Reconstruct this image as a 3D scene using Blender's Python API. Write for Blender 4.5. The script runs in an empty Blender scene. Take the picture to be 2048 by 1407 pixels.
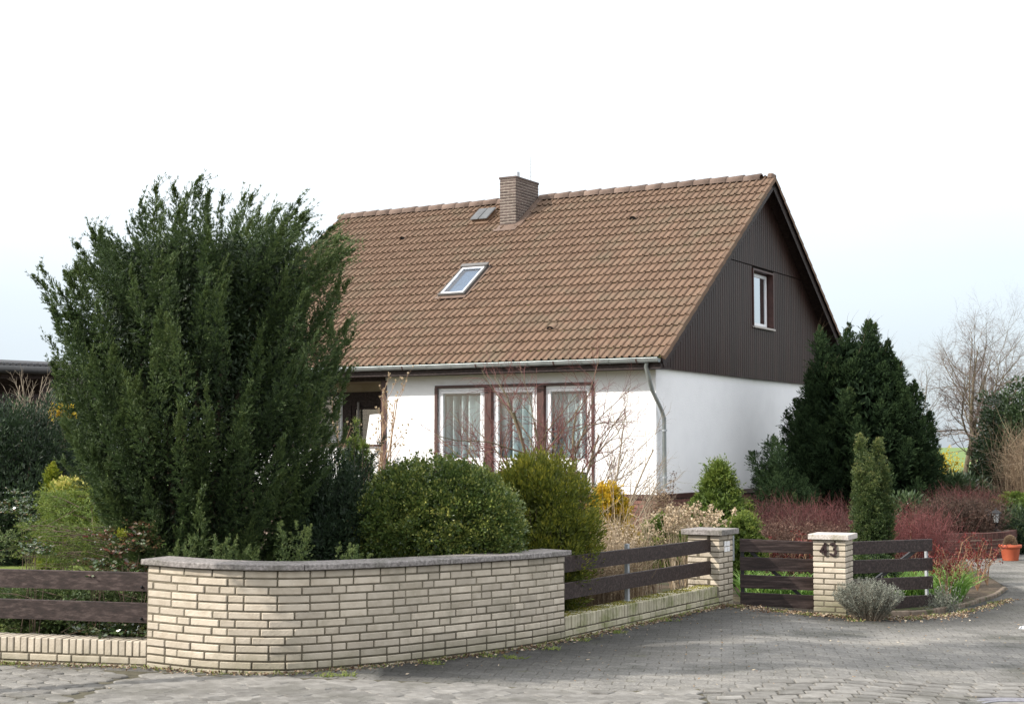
import bpy, math, random
import numpy as np
from mathutils import Vector, Matrix

random.seed(11)
rng = np.random.default_rng(11)
SC = bpy.context.scene
COL = SC.collection
R = math.radians

# ------------------------------------------------------------------ camera
EYE = 1.70
PITCH = R(3.65)
FPX = 2976.0
cam_d = bpy.data.cameras.new('camera')
cam = bpy.data.objects.new('camera', cam_d)
COL.objects.link(cam)
cam.location = (0, 0, EYE)
cam.rotation_euler = (R(90) + PITCH, 0, 0)
cam_d.sensor_width = 36.0
cam_d.lens = FPX / 2048 * 36
cam_d.clip_end = 6000
SC.camera = cam

# ------------------------------------------------------------------ world, sun, exposure
SUN = Vector((-0.925, -0.38, 0)).normalized()
SUN_EL = R(34)
world = bpy.data.worlds.new('World')
SC.world = world
world.use_nodes = True
wn, wl = world.node_tree.nodes, world.node_tree.links
wn.clear()
w_out = wn.new('ShaderNodeOutputWorld')
w_bg = wn.new('ShaderNodeBackground')
w_sky = wn.new('ShaderNodeTexSky')
w_sky.sky_type = 'NISHITA'
w_sky.sun_disc = False
w_sky.sun_elevation = SUN_EL
w_sky.sun_rotation = math.atan2(SUN.x, SUN.y)
w_sky.dust_density = 2.0
w_bg.inputs['Strength'].default_value = 0.15
w_tc = wn.new('ShaderNodeTexCoord')
w_map = wn.new('ShaderNodeMapping')
w_map.inputs['Scale'].default_value = (1.0, 1.0, 2.6)
w_map.inputs['Location'].default_value = (0.35, 0.1, 0.0)
w_noise = wn.new('ShaderNodeTexNoise')
w_noise.inputs['Scale'].default_value = 1.3
w_noise.inputs['Detail'].default_value = 5.0
w_noise.inputs['Roughness'].default_value = 0.5
w_ramp = wn.new('ShaderNodeMapRange')
w_ramp.inputs['From Min'].default_value = 0.36
w_ramp.inputs['From Max'].default_value = 0.60
w_ramp.inputs['To Min'].default_value = 0.58
w_ramp.inputs['To Max'].default_value = 0.99
w_mix = wn.new('ShaderNodeMix')
w_mix.data_type = 'RGBA'
w_mix.inputs['B'].default_value = (10.4, 10.5, 10.7, 1)
wl.new(w_tc.outputs['Generated'], w_map.inputs['Vector'])
wl.new(w_map.outputs[0], w_noise.inputs['Vector'])
wl.new(w_noise.outputs['Fac'], w_ramp.inputs['Value'])
# high haze: the layer thins towards the horizon all round
w_sep = wn.new('ShaderNodeSeparateXYZ')
wl.new(w_tc.outputs['Generated'], w_sep.inputs[0])
w_el = wn.new('ShaderNodeMapRange')
w_el.interpolation_type = 'SMOOTHSTEP'
w_el.inputs['From Min'].default_value = -0.02
w_el.inputs['From Max'].default_value = 0.60
wl.new(w_sep.outputs['Z'], w_el.inputs['Value'])
w_hc = wn.new('ShaderNodeMix')
w_hc.data_type = 'RGBA'
w_hc.inputs['A'].default_value = (4.2, 4.75, 5.25, 1)
w_hc.inputs['B'].default_value = (12.6, 12.8, 13.0, 1)
wl.new(w_el.outputs[0], w_hc.inputs['Factor'])
wl.new(w_hc.outputs['Result'], w_mix.inputs['B'])
wl.new(w_ramp.outputs[0], w_mix.inputs['Factor'])
wl.new(w_sky.outputs[0], w_mix.inputs['A'])
wl.new(w_mix.outputs['Result'], w_bg.inputs['Color'])
wl.new(w_bg.outputs[0], w_out.inputs['Surface'])

sun_d = bpy.data.lights.new('sun', 'SUN')
sun_d.energy = 4.8
sun_d.angle = R(0.55)
sun_d.color = (1.0, 0.94, 0.85)
sun = bpy.data.objects.new('sun', sun_d)
COL.objects.link(sun)
sdir = Vector((SUN.x * math.cos(SUN_EL), SUN.y * math.cos(SUN_EL), math.sin(SUN_EL)))
sun.rotation_euler = sdir.to_track_quat('Z', 'Y').to_euler()
sun.location = sdir * 60
SC.view_settings.view_transform = 'Standard'
SC.view_settings.look = 'None'
SC.view_settings.exposure = 0.30
SC.view_settings.gamma = 1.0

# ------------------------------------------------------------------ surveying helpers
_cp, _sp = math.cos(PITCH), math.sin(PITCH)


def at(u, v, Y):
    """world point at forward distance Y on the sight line of photo position (u, v)"""
    x = (u - 1024) / FPX
    z = (703.5 - v) / FPX
    ry = _cp - _sp * z
    return Vector((x / ry * Y, Y, (_sp + _cp * z) / ry * Y + EYE))


def pw(x, pts):
    xs = [p[0] for p in pts]
    ys = [p[1] for p in pts]
    return np.interp(x, xs, ys)


GZP = [(-14, -0.02), (-4, -0.005), (-2.8, 0.01), (-1.2, 0.005), (0.5, -0.04), (2.4, -0.055), (3.5, -0.165),
       (5.2, -0.215), (9, -0.245), (40, -0.27)]


def gz(x, y):
    z = pw(x, GZP)
    f = np.clip((np.asarray(y) - 22) / 10, 0, 1)
    return z * (1 - f) - 0.25 * f


def G(x, y, dz=0.0):
    return Vector((x, y, float(gz(x, y)) + dz))


# ------------------------------------------------------------------ object helpers
def link(o, parent=None):
    COL.objects.link(o)
    if parent:
        o.parent = parent
    return o


def tag(o, label=None, cat=None, group=None, kind=None):
    if label: o['label'] = label
    if cat: o['category'] = cat
    if group: o['group'] = group
    if kind: o['kind'] = kind
    return o


def thing(name, label, cat, loc=(0, 0, 0), group=None, mat=None):
    o = bpy.data.objects.new(name, None)
    o.empty_display_size = 0.2
    link(o)
    if mat is not None:
        o.matrix_world = mat
    else:
        o.location = loc
    return tag(o, label, cat, group)


def put(name, mesh, parent=None, mat=None, kind=None):
    """link mesh as an object; mat is its matrix relative to the world"""
    o = bpy.data.objects.new(name, mesh)
    link(o)
    if parent is not None:
        o.parent = parent
        pm = wmat(parent)
        o.matrix_parent_inverse = pm.inverted()
    if mat is not None:
        o.matrix_basis = mat
    if kind:
        o['kind'] = kind
    return o


def wmat(o):
    m = o.matrix_basis.copy()
    if o.parent:
        m = wmat(o.parent) @ o.matrix_parent_inverse @ m
    return m


def np_mesh(name, verts, faces, mat, tone=None, smooth=False):
    verts = np.asarray(verts, dtype=np.float32).reshape(-1, 3)
    faces = np.asarray(faces, dtype=np.int32)
    me = bpy.data.meshes.new(name)
    k = faces.shape[1]
    me.vertices.add(len(verts))
    me.vertices.foreach_set('co', verts.ravel())
    me.loops.add(faces.size)
    me.loops.foreach_set('vertex_index', faces.ravel())
    me.polygons.add(len(faces))
    me.polygons.foreach_set('loop_start', np.arange(0, faces.size, k, dtype=np.int32))
    me.polygons.foreach_set('loop_total', np.full(len(faces), k, dtype=np.int32))
    if smooth:
        me.polygons.foreach_set('use_smooth', np.ones(len(faces), dtype=bool))
    me.update(calc_edges=True)
    if tone is not None:
        at_ = me.attributes.new('tone', 'FLOAT', 'FACE')
        at_.data.foreach_set('value', np.clip(np.asarray(tone, dtype=np.float32).ravel(), 0, 1))
    if mat: me.materials.append(mat)
    return me


class MB:
    """collects shapes and makes ONE mesh"""

    def __init__(s):
        s.v = []
        s.f = []
        s.sm = []

    def add(s, vs, fs, M=None, smooth=False):
        b = len(s.v)
        for p in vs:
            p = Vector(p)
            s.v.append(M @ p if M is not None else p)
        for f in fs:
            s.f.append([i + b for i in f])
            s.sm.append(smooth)

    def box(s, x0, x1, y0, y1, z0, z1, M=None, c=0.0):
        if c <= 0:
            vs = [(x, y, z) for z in (z0, z1) for y in (y0, y1) for x in (x0, x1)]
            s.add(vs, [(0, 2, 3, 1), (4, 5, 7, 6), (0, 1, 5, 4), (2, 6, 7, 3), (0, 4, 6, 2), (1, 3, 7, 5)], M)
            return
        vs, fs = chamfer_box(x0, x1, y0, y1, z0, z1, c)
        s.add(vs, fs, M)

    def prism(s, poly, z0, z1, M=None):
        """poly: CCW list of (x, y)"""
        n = len(poly)
        vs = [(x, y, z0) for x, y in poly] + [(x, y, z1) for x, y in poly]
        fs = [tuple(range(n - 1, -1, -1)), tuple(range(n, 2 * n))]
        fs += [(i, (i + 1) % n, (i + 1) % n + n, i + n) for i in range(n)]
        s.add(vs, fs, M)

    def tube(s, pts, r, n=8, cap=True, smooth=True):
        pts = [Vector(p) for p in pts]
        rs = r if isinstance(r, (list, tuple)) else [r] * len(pts)
        rings = []
        up = None
        for i, p in enumerate(pts):
            t = (pts[min(i + 1, len(pts) - 1)] - pts[max(i - 1, 0)]).normalized()
            if up is None:
                up = Vector((0, 0, 1)) if abs(t.z) < 0.9 else Vector((1, 0, 0))
            a = t.cross(up).normalized()
            b = a.cross(t).normalized()
            up = b
            rings.append([p + (a * math.cos(2 * math.pi * k / n) + b * math.sin(2 * math.pi * k / n)) * rs[i] for k in range(n)])
        vs = [q for g in rings for q in g]
        fs = []
        for i in range(len(rings) - 1):
            for k in range(n):
                fs.append((i * n + k, i * n + (k + 1) % n, (i + 1) * n + (k + 1) % n, (i + 1) * n + k))
        s.add(vs, fs, smooth=smooth)
        if cap:
            m = len(rings) - 1
            s.add(rings[0], [tuple(range(n))])
            s.add(rings[m], [tuple(range(n))[::-1]])

    def lathe(s, prof, n=20, M=None, smooth=True):
        vs = []
        for r_, z in prof:
            vs += [(r_ * math.cos(2 * math.pi * k / n), r_ * math.sin(2 * math.pi * k / n), z) for k in range(n)]
        fs = []
        for i in range(len(prof) - 1):
            for k in range(n):
                fs.append((i * n + k, i * n + (k + 1) % n, (i + 1) * n + (k + 1) % n, (i + 1) * n + k))
        s.add(vs, fs, M, smooth)

    def ribbon(s, pts, w, d0, d1, M=None):
        """flat stroke of width w through 2D pts in the local xz plane, from y=d0 to y=d1"""
        n = len(pts)
        L, Rr = [], []
        for i in range(n):
            a = Vector(pts[max(i - 1, 0)])
            b = Vector(pts[min(i + 1, n - 1)])
            t = (b - a).normalized()
            nn = Vector((-t.y, t.x)) * (w / 2)
            p = Vector(pts[i])
            L.append(p + nn)
            Rr.append(p - nn)
        vs = [(p.x, d0, p.y) for p in L] + [(p.x, d0, p.y) for p in Rr] + [(p.x, d1, p.y) for p in L] + [(p.x, d1, p.y) for p in Rr]
        fs = []
        for i in range(n - 1):
            fs += [(i, i + 1, n + i + 1, n + i), (2 * n + i, 3 * n + i, 3 * n + i + 1, 2 * n + i + 1),
                   (i, 2 * n + i, 2 * n + i + 1, i + 1), (n + i, n + i + 1, 3 * n + i + 1, 3 * n + i)]
        fs += [(0, n, 3 * n, 2 * n), (n - 1, 3 * n - 1, 4 * n - 1, 2 * n - 1)]
        s.add(vs, fs, M)

    def mesh(s, name, mat):
        me = bpy.data.meshes.new(name)
        me.from_pydata([tuple(p) for p in s.v], [], s.f)
        me.polygons.foreach_set('use_smooth', s.sm)
        if mat: me.materials.append(mat)
        me.update()
        return me

    def build(s, name, mat, parent=None, kind=None):
        return put(name, s.mesh(name, mat), parent, kind=kind)


def chamfer_box(x0, x1, y0, y1, z0, z1, c):
    vs, idx = [], {}
    X, Y, Z = (x0, x1), (y0, y1), (z0, z1)
    for i in (0, 1):
        for j in (0, 1):
            for k in (0, 1):
                sx, sy, sz = (c, -c)[i], (c, -c)[j], (c, -c)[k]
                idx[(i, j, k)] = len(vs)
                vs += [(X[i], Y[j] + sy, Z[k] + sz), (X[i] + sx, Y[j], Z[k] + sz), (X[i] + sx, Y[j] + sy, Z[k])]
    q = lambda i, j, k, a: idx[(i, j, k)] + a
    fs = []
    for i in (0, 1):
        f = [q(i, 0, 0, 0), q(i, 1, 0, 0), q(i, 1, 1, 0), q(i, 0, 1, 0)]
        fs.append(f if i else f[::-1])
        f = [q(0, i, 0, 1), q(1, i, 0, 1), q(1, i, 1, 1), q(0, i, 1, 1)]
        fs.append(f[::-1] if i else f)
        f = [q(0, 0, i, 2), q(1, 0, i, 2), q(1, 1, i, 2), q(0, 1, i, 2)]
        fs.append(f if i else f[::-1])
    for i in (0, 1):
        for j in (0, 1):
            fs.append([q(i, j, 0, 0), q(i, j, 1, 0), q(i, j, 1, 1), q(i, j, 0, 1)])
            fs.append([q(i, 0, j, 0), q(i, 1, j, 0), q(i, 1, j, 2), q(i, 0, j, 2)])
            fs.append([q(0, i, j, 1), q(1, i, j, 1), q(1, i, j, 2), q(0, i, j, 2)])
    for i in (0, 1):
        for j in (0, 1):
            for k in (0, 1):
                fs.append([q(i, j, k, 0), q(i, j, k, 1), q(i, j, k, 2)])
    return vs, fs


def frame(o, xd, zd=(0, 0, 1)):
    """matrix with origin o, x axis xd, z axis close to zd"""
    x = Vector(xd).normalized()
    z = Vector(zd).normalized()
    y = z.cross(x).normalized()
    z = x.cross(y).normalized()
    M = Matrix.Identity(4)
    for i in range(3):
        M[i][0], M[i][1], M[i][2], M[i][3] = x[i], y[i], z[i], o[i]
    return M


# ------------------------------------------------------------------ materials
def new_mat(name):
    m = bpy.data.materials.new(name)
    m.use_nodes = True
    n = m.node_tree.nodes
    return m, n, m.node_tree.links, n['Principled BSDF']


def ramp_node(n, stops):
    r = n.new('ShaderNodeValToRGB')
    e = r.color_ramp.elements
    while len(e) > len(stops):
        e.remove(e[-1])
    while len(e) < len(stops):
        e.new(0.5)
    for k, (p, c) in enumerate(stops):
        e[k].position = p
        e[k].color = (c[0], c[1], c[2], 1)
    return r


def surf(name, stops, scale=6, rough=0.8, bump=0.15, bscale=None, detail=6, spec=0.3, metal=0.0, rand=0.0, stretch=None,
         dirt=None, coord='Object', coat=0.0):
    """noise coloured surface; rand: brightness variation per object; dirt: (colour, scale, lo, hi) second noise layer"""
    m, n, l, b = new_mat(name)
    tc = n.new('ShaderNodeTexCoord')
    src = tc.outputs[coord]
    mp = n.new('ShaderNodeMapping')
    l.new(src, mp.inputs[0])
    if stretch: mp.inputs['Scale'].default_value = stretch
    oi = n.new('ShaderNodeObjectInfo')
    if rand:
        vm = n.new('ShaderNodeVectorMath')
        vm.operation = 'SCALE'
        vm.inputs[0].default_value = (13, 7, 29)
        l.new(oi.outputs['Random'], vm.inputs['Scale'])
        l.new(vm.outputs[0], mp.inputs['Location'])
    ns = n.new('ShaderNodeTexNoise')
    ns.inputs['Scale'].default_value = scale
    ns.inputs['Detail'].default_value = detail
    ns.inputs['Roughness'].default_value = 0.6
    l.new(mp.outputs[0], ns.inputs['Vector'])
    rp = ramp_node(n, stops)
    l.new(ns.outputs['Fac'], rp.inputs[0])
    col = rp.outputs[0]
    if rand:
        hs = n.new('ShaderNodeHueSaturation')
        mr = n.new('ShaderNodeMapRange')
        mr.inputs['To Min'].default_value = 1 - rand
        mr.inputs['To Max'].default_value = 1 + rand * 0.7
        l.new(oi.outputs['Random'], mr.inputs['Value'])
        l.new(mr.outputs[0], hs.inputs['Value'])
        l.new(col, hs.inputs['Color'])
        col = hs.outputs[0]
    if dirt:
        dc, ds, lo, hi = dirt
        n2 = n.new('ShaderNodeTexNoise')
        n2.inputs['Scale'].default_value = ds
        n2.inputs['Detail'].default_value = 7
        n2.inputs['Roughness'].default_value = 0.65
        g = n.new('ShaderNodeNewGeometry')
        l.new(g.outputs['Position'], n2.inputs['Vector'])
        mr2 = n.new('ShaderNodeMapRange')
        mr2.inputs['From Min'].default_value = lo
        mr2.inputs['From Max'].default_value = hi
        l.new(n2.outputs['Fac'], mr2.inputs['Value'])
        mx = n.new('ShaderNodeMix')
        mx.data_type = 'RGBA'
        mx.inputs['B'].default_value = (*dc, 1)
        l.new(mr2.outputs[0], mx.inputs['Factor'])
        l.new(col, mx.inputs['A'])
        col = mx.outputs['Result']
    l.new(col, b.inputs['Base Color'])
    b.inputs['Roughness'].default_value = rough
    b.inputs['Specular IOR Level'].default_value = spec
    b.inputs['Metallic'].default_value = metal
    b.inputs['Coat Weight'].default_value = coat
    if bump:
        n3 = n.new('ShaderNodeTexNoise')
        n3.inputs['Scale'].default_value = bscale or scale * 6
        n3.inputs['Detail'].default_value = 4
        l.new(mp.outputs[0], n3.inputs['Vector'])
        bp = n.new('ShaderNodeBump')
        bp.inputs['Strength'].default_value = bump
        bp.inputs['Distance'].default_value = 0.01
        l.new(n3.outputs['Fac'], bp.inputs['Height'])
        l.new(bp.outputs[0], b.inputs['Normal'])
    return m


def leafmat(name, stops, rough=0.55, trans=0.25, spec=0.35, nscale=1.6, namt=0.22):
    """foliage: colour from the leaf's own tone, shifted a little by clump"""
    m, n, l, b = new_mat(name)
    a = n.new('ShaderNodeAttribute')
    a.attribute_name = 'tone'
    tc = n.new('ShaderNodeNewGeometry')
    ns = n.new('ShaderNodeTexNoise')
    ns.inputs['Scale'].default_value = nscale
    ns.inputs['Detail'].default_value = 3
    l.new(tc.outputs['Position'], ns.inputs['Vector'])
    m1 = n.new('ShaderNodeMath')
    m1.operation = 'MULTIPLY_ADD'
    m1.inputs[1].default_value = namt * 2
    m1.inputs[2].default_value = -namt
    l.new(ns.outputs['Fac'], m1.inputs[0])
    m2 = n.new('ShaderNodeMath')
    m2.operation = 'ADD'
    l.new(a.outputs['Fac'], m2.inputs[0])
    l.new(m1.outputs[0], m2.inputs[1])
    rp = ramp_node(n, stops)
    l.new(m2.outputs[0], rp.inputs[0])
    l.new(rp.outputs[0], b.inputs['Base Color'])
    b.inputs['Roughness'].default_value = rough
    b.inputs['Specular IOR Level'].default_value = spec
    tr = n.new('ShaderNodeBsdfTranslucent')
    l.new(rp.outputs[0], tr.inputs['Color'])
    mx = n.new('ShaderNodeMixShader')
    mx.inputs[0].default_value = trans
    out = n['Material Output']
    l.new(b.outputs[0], mx.inputs[1])
    l.new(tr.outputs[0], mx.inputs[2])
    l.new(mx.outputs[0], out.inputs['Surface'])
    return m


M_BRICK = surf('cream_brick', [(0.25, (0.36, 0.305, 0.235)), (0.5, (0.46, 0.40, 0.32)), (0.8, (0.54, 0.475, 0.39))], 9, 0.85, 0.35, 60, rand=0.20,
               dirt=((0.27, 0.24, 0.18), 3.0, 0.52, 0.80))
M_MORTAR = surf('grey_mortar', [(0.3, (0.08, 0.068, 0.048)), (0.7, (0.16, 0.138, 0.10))], 12, 0.95, 0.4, 80)
M_COPE = surf('coping_stone', [(0.3, (0.10, 0.09, 0.085)), (0.5, (0.22, 0.20, 0.19)), (0.72, (0.37, 0.34, 0.325))], 42, 0.9, 0.5, 120,
              dirt=((0.07, 0.07, 0.045), 2.5, 0.50, 0.75))
M_COPE_L = surf('pale_coping_stone', [(0.3, (0.30, 0.25, 0.22)), (0.5, (0.46, 0.42, 0.385)), (0.75, (0.6, 0.56, 0.52))], 50, 0.9, 0.4, 120,
                dirt=((0.16, 0.15, 0.07), 5, 0.55, 0.8))
M_MOSSBRICK = surf('mossy_cream_brick', [(0.25, (0.27, 0.25, 0.17)), (0.5, (0.38, 0.345, 0.25)), (0.8, (0.46, 0.42, 0.31))], 9, 0.9, 0.35, 60, rand=0.15,
                   dirt=((0.13, 0.15, 0.035), 3.2, 0.47, 0.68))
M_WOOD = surf('dark_stained_wood', [(0.32, (0.012, 0.007, 0.006)), (0.5, (0.028, 0.017, 0.015)), (0.68, (0.068, 0.048, 0.043))], 5, 0.6, 0.3, 30,
              stretch=(0.6, 8, 8), spec=0.3, rand=0.15)
M_CLAD = surf('dark_cladding_wood', [(0.3, (0.023, 0.011, 0.0085)), (0.55, (0.036, 0.0175, 0.0135)), (0.8, (0.053, 0.030, 0.025))], 3, 0.5, 0.2, 30,
              stretch=(8, 8, 0.5), spec=0.3, rand=0.22)
M_BROWN = surf('brown_trim_paint', [(0.3, (0.045, 0.02, 0.017)), (0.7, (0.085, 0.04, 0.033))], 8, 0.45, 0.1, spec=0.4)
M_RENDER = surf('white_render', [(0.3, (0.83, 0.83, 0.84)), (0.7, (0.87, 0.87, 0.875))], 3, 0.9, 0.5, 45,
                dirt=((0.76, 0.76, 0.76), 0.8, 0.55, 0.9))
def stain_render(m, bands=((2.98, 3.16, (0.52, 0.53, 0.36), 0.9), (1.05, 0.84, (0.55, 0.52, 0.47), 0.45))):
    n, l = m.node_tree.nodes, m.node_tree.links
    b = n['Principled BSDF']
    src = b.inputs['Base Color'].links[0].from_socket
    g = n.new('ShaderNodeNewGeometry')
    sp = n.new('ShaderNodeSeparateXYZ')
    l.new(g.outputs['Position'], sp.inputs[0])
    ns = n.new('ShaderNodeTexNoise')
    ns.inputs['Scale'].default_value = 2.2
    ns.inputs['Detail'].default_value = 6
    l.new(g.outputs['Position'], ns.inputs['Vector'])
    for (z0, z1, col, amt) in bands:
        mr = n.new('ShaderNodeMapRange')
        mr.inputs['From Min'].default_value = z0
        mr.inputs['From Max'].default_value = z1
        mr.inputs['To Max'].default_value = amt
        l.new(sp.outputs['Z'], mr.inputs['Value'])
        mu = n.new('ShaderNodeMath')
        mu.operation = 'MULTIPLY'
        l.new(mr.outputs[0], mu.inputs[0])
        l.new(ns.outputs['Fac'], mu.inputs[1])
        mx = n.new('ShaderNodeMix')
        mx.data_type = 'RGBA'
        mx.inputs['B'].default_value = (*col, 1)
        l.new(mu.outputs[0], mx.inputs['Factor'])
        l.new(src, mx.inputs['A'])
        src = mx.outputs['Result']
    l.new(src, b.inputs['Base Color'])


stain_render(M_RENDER)
stain_render(M_BRICK, ((0.17, -0.05, (0.15, 0.145, 0.085), 1.5),))
M_WHITE = surf('white_window_paint', [(0.3, (0.76, 0.76, 0.78)), (0.7, (0.84, 0.84, 0.85))], 3, 0.35, 0.0, spec=0.5)
M_BEIGE = surf('beige_plaster', [(0.3, (0.36, 0.31, 0.22)), (0.7, (0.44, 0.38, 0.28))], 3, 0.9, 0.2)
M_ZINC = surf('zinc_gutter', [(0.3, (0.25, 0.28, 0.28)), (0.7, (0.40, 0.43, 0.43))], 4, 0.38, 0.05, metal=0.6, spec=0.5)
M_STEEL = surf('galvanised_steel', [(0.3, (0.32, 0.34, 0.36)), (0.7, (0.5, 0.52, 0.54))], 14, 0.45, 0.1, metal=0.5)
M_BLACK = surf('black_iron', [(0.3, (0.012, 0.012, 0.013)), (0.7, (0.03, 0.03, 0.032))], 10, 0.45, 0.1)
M_TILE = surf('brown_roof_tile', [(0.25, (0.115, 0.071, 0.046)), (0.5, (0.155, 0.098, 0.065)), (0.8, (0.195, 0.128, 0.088))], 5, 0.85, 0.3, 50, rand=0.09,
              dirt=((0.13, 0.105, 0.07), 1.3, 0.50, 0.80))
M_RIDGE = surf('ridge_tile', [(0.25, (0.10, 0.07, 0.055)), (0.5, (0.17, 0.12, 0.095)), (0.8, (0.24, 0.175, 0.14))], 6, 0.85, 0.3, 50, rand=0.2)
M_LEAD = surf('brown_flashing', [(0.3, (0.10, 0.068, 0.052)), (0.7, (0.17, 0.118, 0.09))], 5, 0.6, 0.1)
M_CHBRICK = surf('grey_brown_brick', [(0.3, (0.075, 0.058, 0.052)), (0.7, (0.135, 0.102, 0.09))], 9, 0.9, 0.3, 50, rand=0.25)
M_CHMORT = surf('pale_mortar', [(0.3, (0.36, 0.31, 0.26)), (0.7, (0.48, 0.42, 0.36))], 9, 0.95, 0.2)
M_REDBRICK = surf('red_plinth_brick', [(0.3, (0.15, 0.068, 0.055)), (0.7, (0.25, 0.125, 0.10))], 9, 0.9, 0.3, 50, rand=0.3)
M_DARKBRICK = surf('dark_red_brick', [(0.3, (0.05, 0.022, 0.018)), (0.7, (0.10, 0.042, 0.034))], 9, 0.85, 0.3, 50, rand=0.35)
M_TERRA = surf('terracotta', [(0.3, (0.34, 0.075, 0.035)), (0.7, (0.43, 0.105, 0.05))], 6, 0.6, 0.1)
M_DARKIN = surf('dark_interior', [(0.3, (0.02, 0.02, 0.02)), (0.7, (0.035, 0.033, 0.03))], 3, 0.8, 0)
M_CURTAIN = leafmat('net_curtain_painted_pleats', [(0.0, (0.10, 0.12, 0.125)), (0.45, (0.38, 0.42, 0.43)), (1.0, (0.86, 0.90, 0.91))], 0.9, 0.2, spec=0.1, namt=0.0)  # dark to pale stops carry the painted pleat shading
M_PAVER = surf('concrete_paver', [(0.25, (0.105, 0.098, 0.088)), (0.5, (0.175, 0.166, 0.152)), (0.8, (0.25, 0.238, 0.22))], 9, 0.92, 0.5, 90, rand=0.24,
               dirt=((0.105, 0.10, 0.085), 1.7, 0.50, 0.72), spec=0.25)
M_SOIL = surf('garden_soil', [(0.25, (0.035, 0.024, 0.015)), (0.5, (0.07, 0.05, 0.032)), (0.8, (0.12, 0.09, 0.055))], 8, 0.95, 0.8, 50,
              dirt=((0.04, 0.06, 0.015), 1.5, 0.5, 0.65), coord='Object')
M_LAWN = surf('lawn_turf', [(0.25, (0.085, 0.115, 0.025)), (0.5, (0.13, 0.17, 0.035)), (0.8, (0.19, 0.22, 0.06))], 5, 0.9, 0.8, 60)
M_FIELD = surf('green_field', [(0.25, (0.085, 0.135, 0.035)), (0.5, (0.115, 0.175, 0.045)), (0.8, (0.15, 0.21, 0.06))], 0.05, 0.9, 0.2, 2)
M_BARK = surf('brown_bark', [(0.3, (0.075, 0.055, 0.04)), (0.7, (0.16, 0.12, 0.085))], 16, 0.9, 0.5, 60)
M_BARKG = surf('greenish_bark', [(0.3, (0.10, 0.085, 0.055)), (0.7, (0.20, 0.165, 0.105))], 10, 0.9, 0.4, 60)
M_STRAWBARK = surf('pale_bark', [(0.3, (0.20, 0.16, 0.12)), (0.7, (0.34, 0.28, 0.21))], 10, 0.9, 0.3, 60)
M_REDTWIG = surf('red_twig', [(0.3, (0.10, 0.035, 0.033)), (0.7, (0.20, 0.085, 0.075))], 6, 0.7, 0)
M_BUFFTWIG = surf('buff_twig', [(0.3, (0.22, 0.14, 0.085)), (0.7, (0.38, 0.25, 0.16))], 6, 0.8, 0)

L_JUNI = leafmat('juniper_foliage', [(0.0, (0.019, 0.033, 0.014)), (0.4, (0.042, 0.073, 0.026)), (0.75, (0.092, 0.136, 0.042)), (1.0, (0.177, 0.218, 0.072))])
L_EUON = leafmat('glossy_small_leaf', [(0.0, (0.038, 0.064, 0.018)), (0.55, (0.074, 0.117, 0.030)), (0.85, (0.190, 0.226, 0.054)), (1.0, (0.399, 0.395, 0.107))], 0.3, 0.2, 0.5)
L_YEWO = leafmat('olive_feather_foliage', [(0.0, (0.046, 0.062, 0.011)), (0.5, (0.105, 0.131, 0.018)), (0.85, (0.237, 0.235, 0.028)), (1.0, (0.382, 0.336, 0.042))])
L_DARK = leafmat('dark_needle_foliage', [(0.0, (0.014, 0.024, 0.014)), (0.5, (0.027, 0.049, 0.023)), (0.9, (0.065, 0.095, 0.041)), (1.0, (0.121, 0.149, 0.054))])
L_PINE = leafmat('bright_pine_needles', [(0.0, (0.04, 0.075, 0.012)), (0.6, (0.10, 0.17, 0.028)), (1.0, (0.24, 0.28, 0.07))])
L_CYP = leafmat('cypress_foliage', [(0.0, (0.012, 0.024, 0.011)), (0.5, (0.025, 0.047, 0.018)), (0.85, (0.052, 0.083, 0.030)), (1.0, (0.09, 0.115, 0.045))], rough=0.75, spec=0.15, nscale=0.9)
L_COLY = leafmat('columnar_yew_foliage', [(0.0, (0.023, 0.046, 0.018)), (0.5, (0.055, 0.088, 0.026)), (0.85, (0.130, 0.156, 0.046)), (1.0, (0.273, 0.247, 0.091))])
L_GOLD = leafmat('golden_foliage', [(0.0, (0.06, 0.07, 0.01)), (0.4, (0.20, 0.17, 0.015)), (0.75, (0.46, 0.31, 0.02)), (1.0, (0.62, 0.42, 0.04))])
L_LIME = leafmat('lime_foliage', [(0.0, (0.055, 0.085, 0.01)), (0.5, (0.16, 0.20, 0.018)), (1.0, (0.36, 0.34, 0.03))])
L_CHAM = leafmat('yellow_green_foliage', [(0.0, (0.050, 0.083, 0.015)), (0.5, (0.121, 0.176, 0.031)), (0.85, (0.264, 0.297, 0.055)), (1.0, (0.440, 0.396, 0.110))])
L_STRAW = leafmat('dry_straw', [(0.0, (0.115, 0.075, 0.046)), (0.4, (0.253, 0.178, 0.115)), (0.8, (0.483, 0.380, 0.253)), (1.0, (0.667, 0.552, 0.414))], 0.8, 0.2)
M_MOSS = leafmat('roof_moss', [(0.0, (0.045, 0.05, 0.015)), (1.0, (0.12, 0.12, 0.035))], 0.9, 0.0)
L_REDST = leafmat('red_stem', [(0.0, (0.045, 0.022, 0.018)), (0.5, (0.115, 0.036, 0.034)), (1.0, (0.25, 0.08, 0.075))], 0.6, 0.1)
L_BRST = leafmat('brown_stem', [(0.0, (0.04, 0.027, 0.02)), (0.5, (0.11, 0.062, 0.045)), (1.0, (0.22, 0.13, 0.095))], 0.8, 0.1)
L_GREY = leafmat('grey_green_foliage', [(0.0, (0.07, 0.075, 0.055)), (0.5, (0.17, 0.18, 0.145)), (1.0, (0.33, 0.33, 0.28))], 0.85, 0.15)
L_MAHO = leafmat('glossy_mahonia_leaf', [(0.0, (0.02, 0.04, 0.015)), (0.5, (0.05, 0.085, 0.025)), (0.8, (0.12, 0.07, 0.04)), (1.0, (0.20, 0.06, 0.05))], 0.16, 0.12, 0.8)
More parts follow.
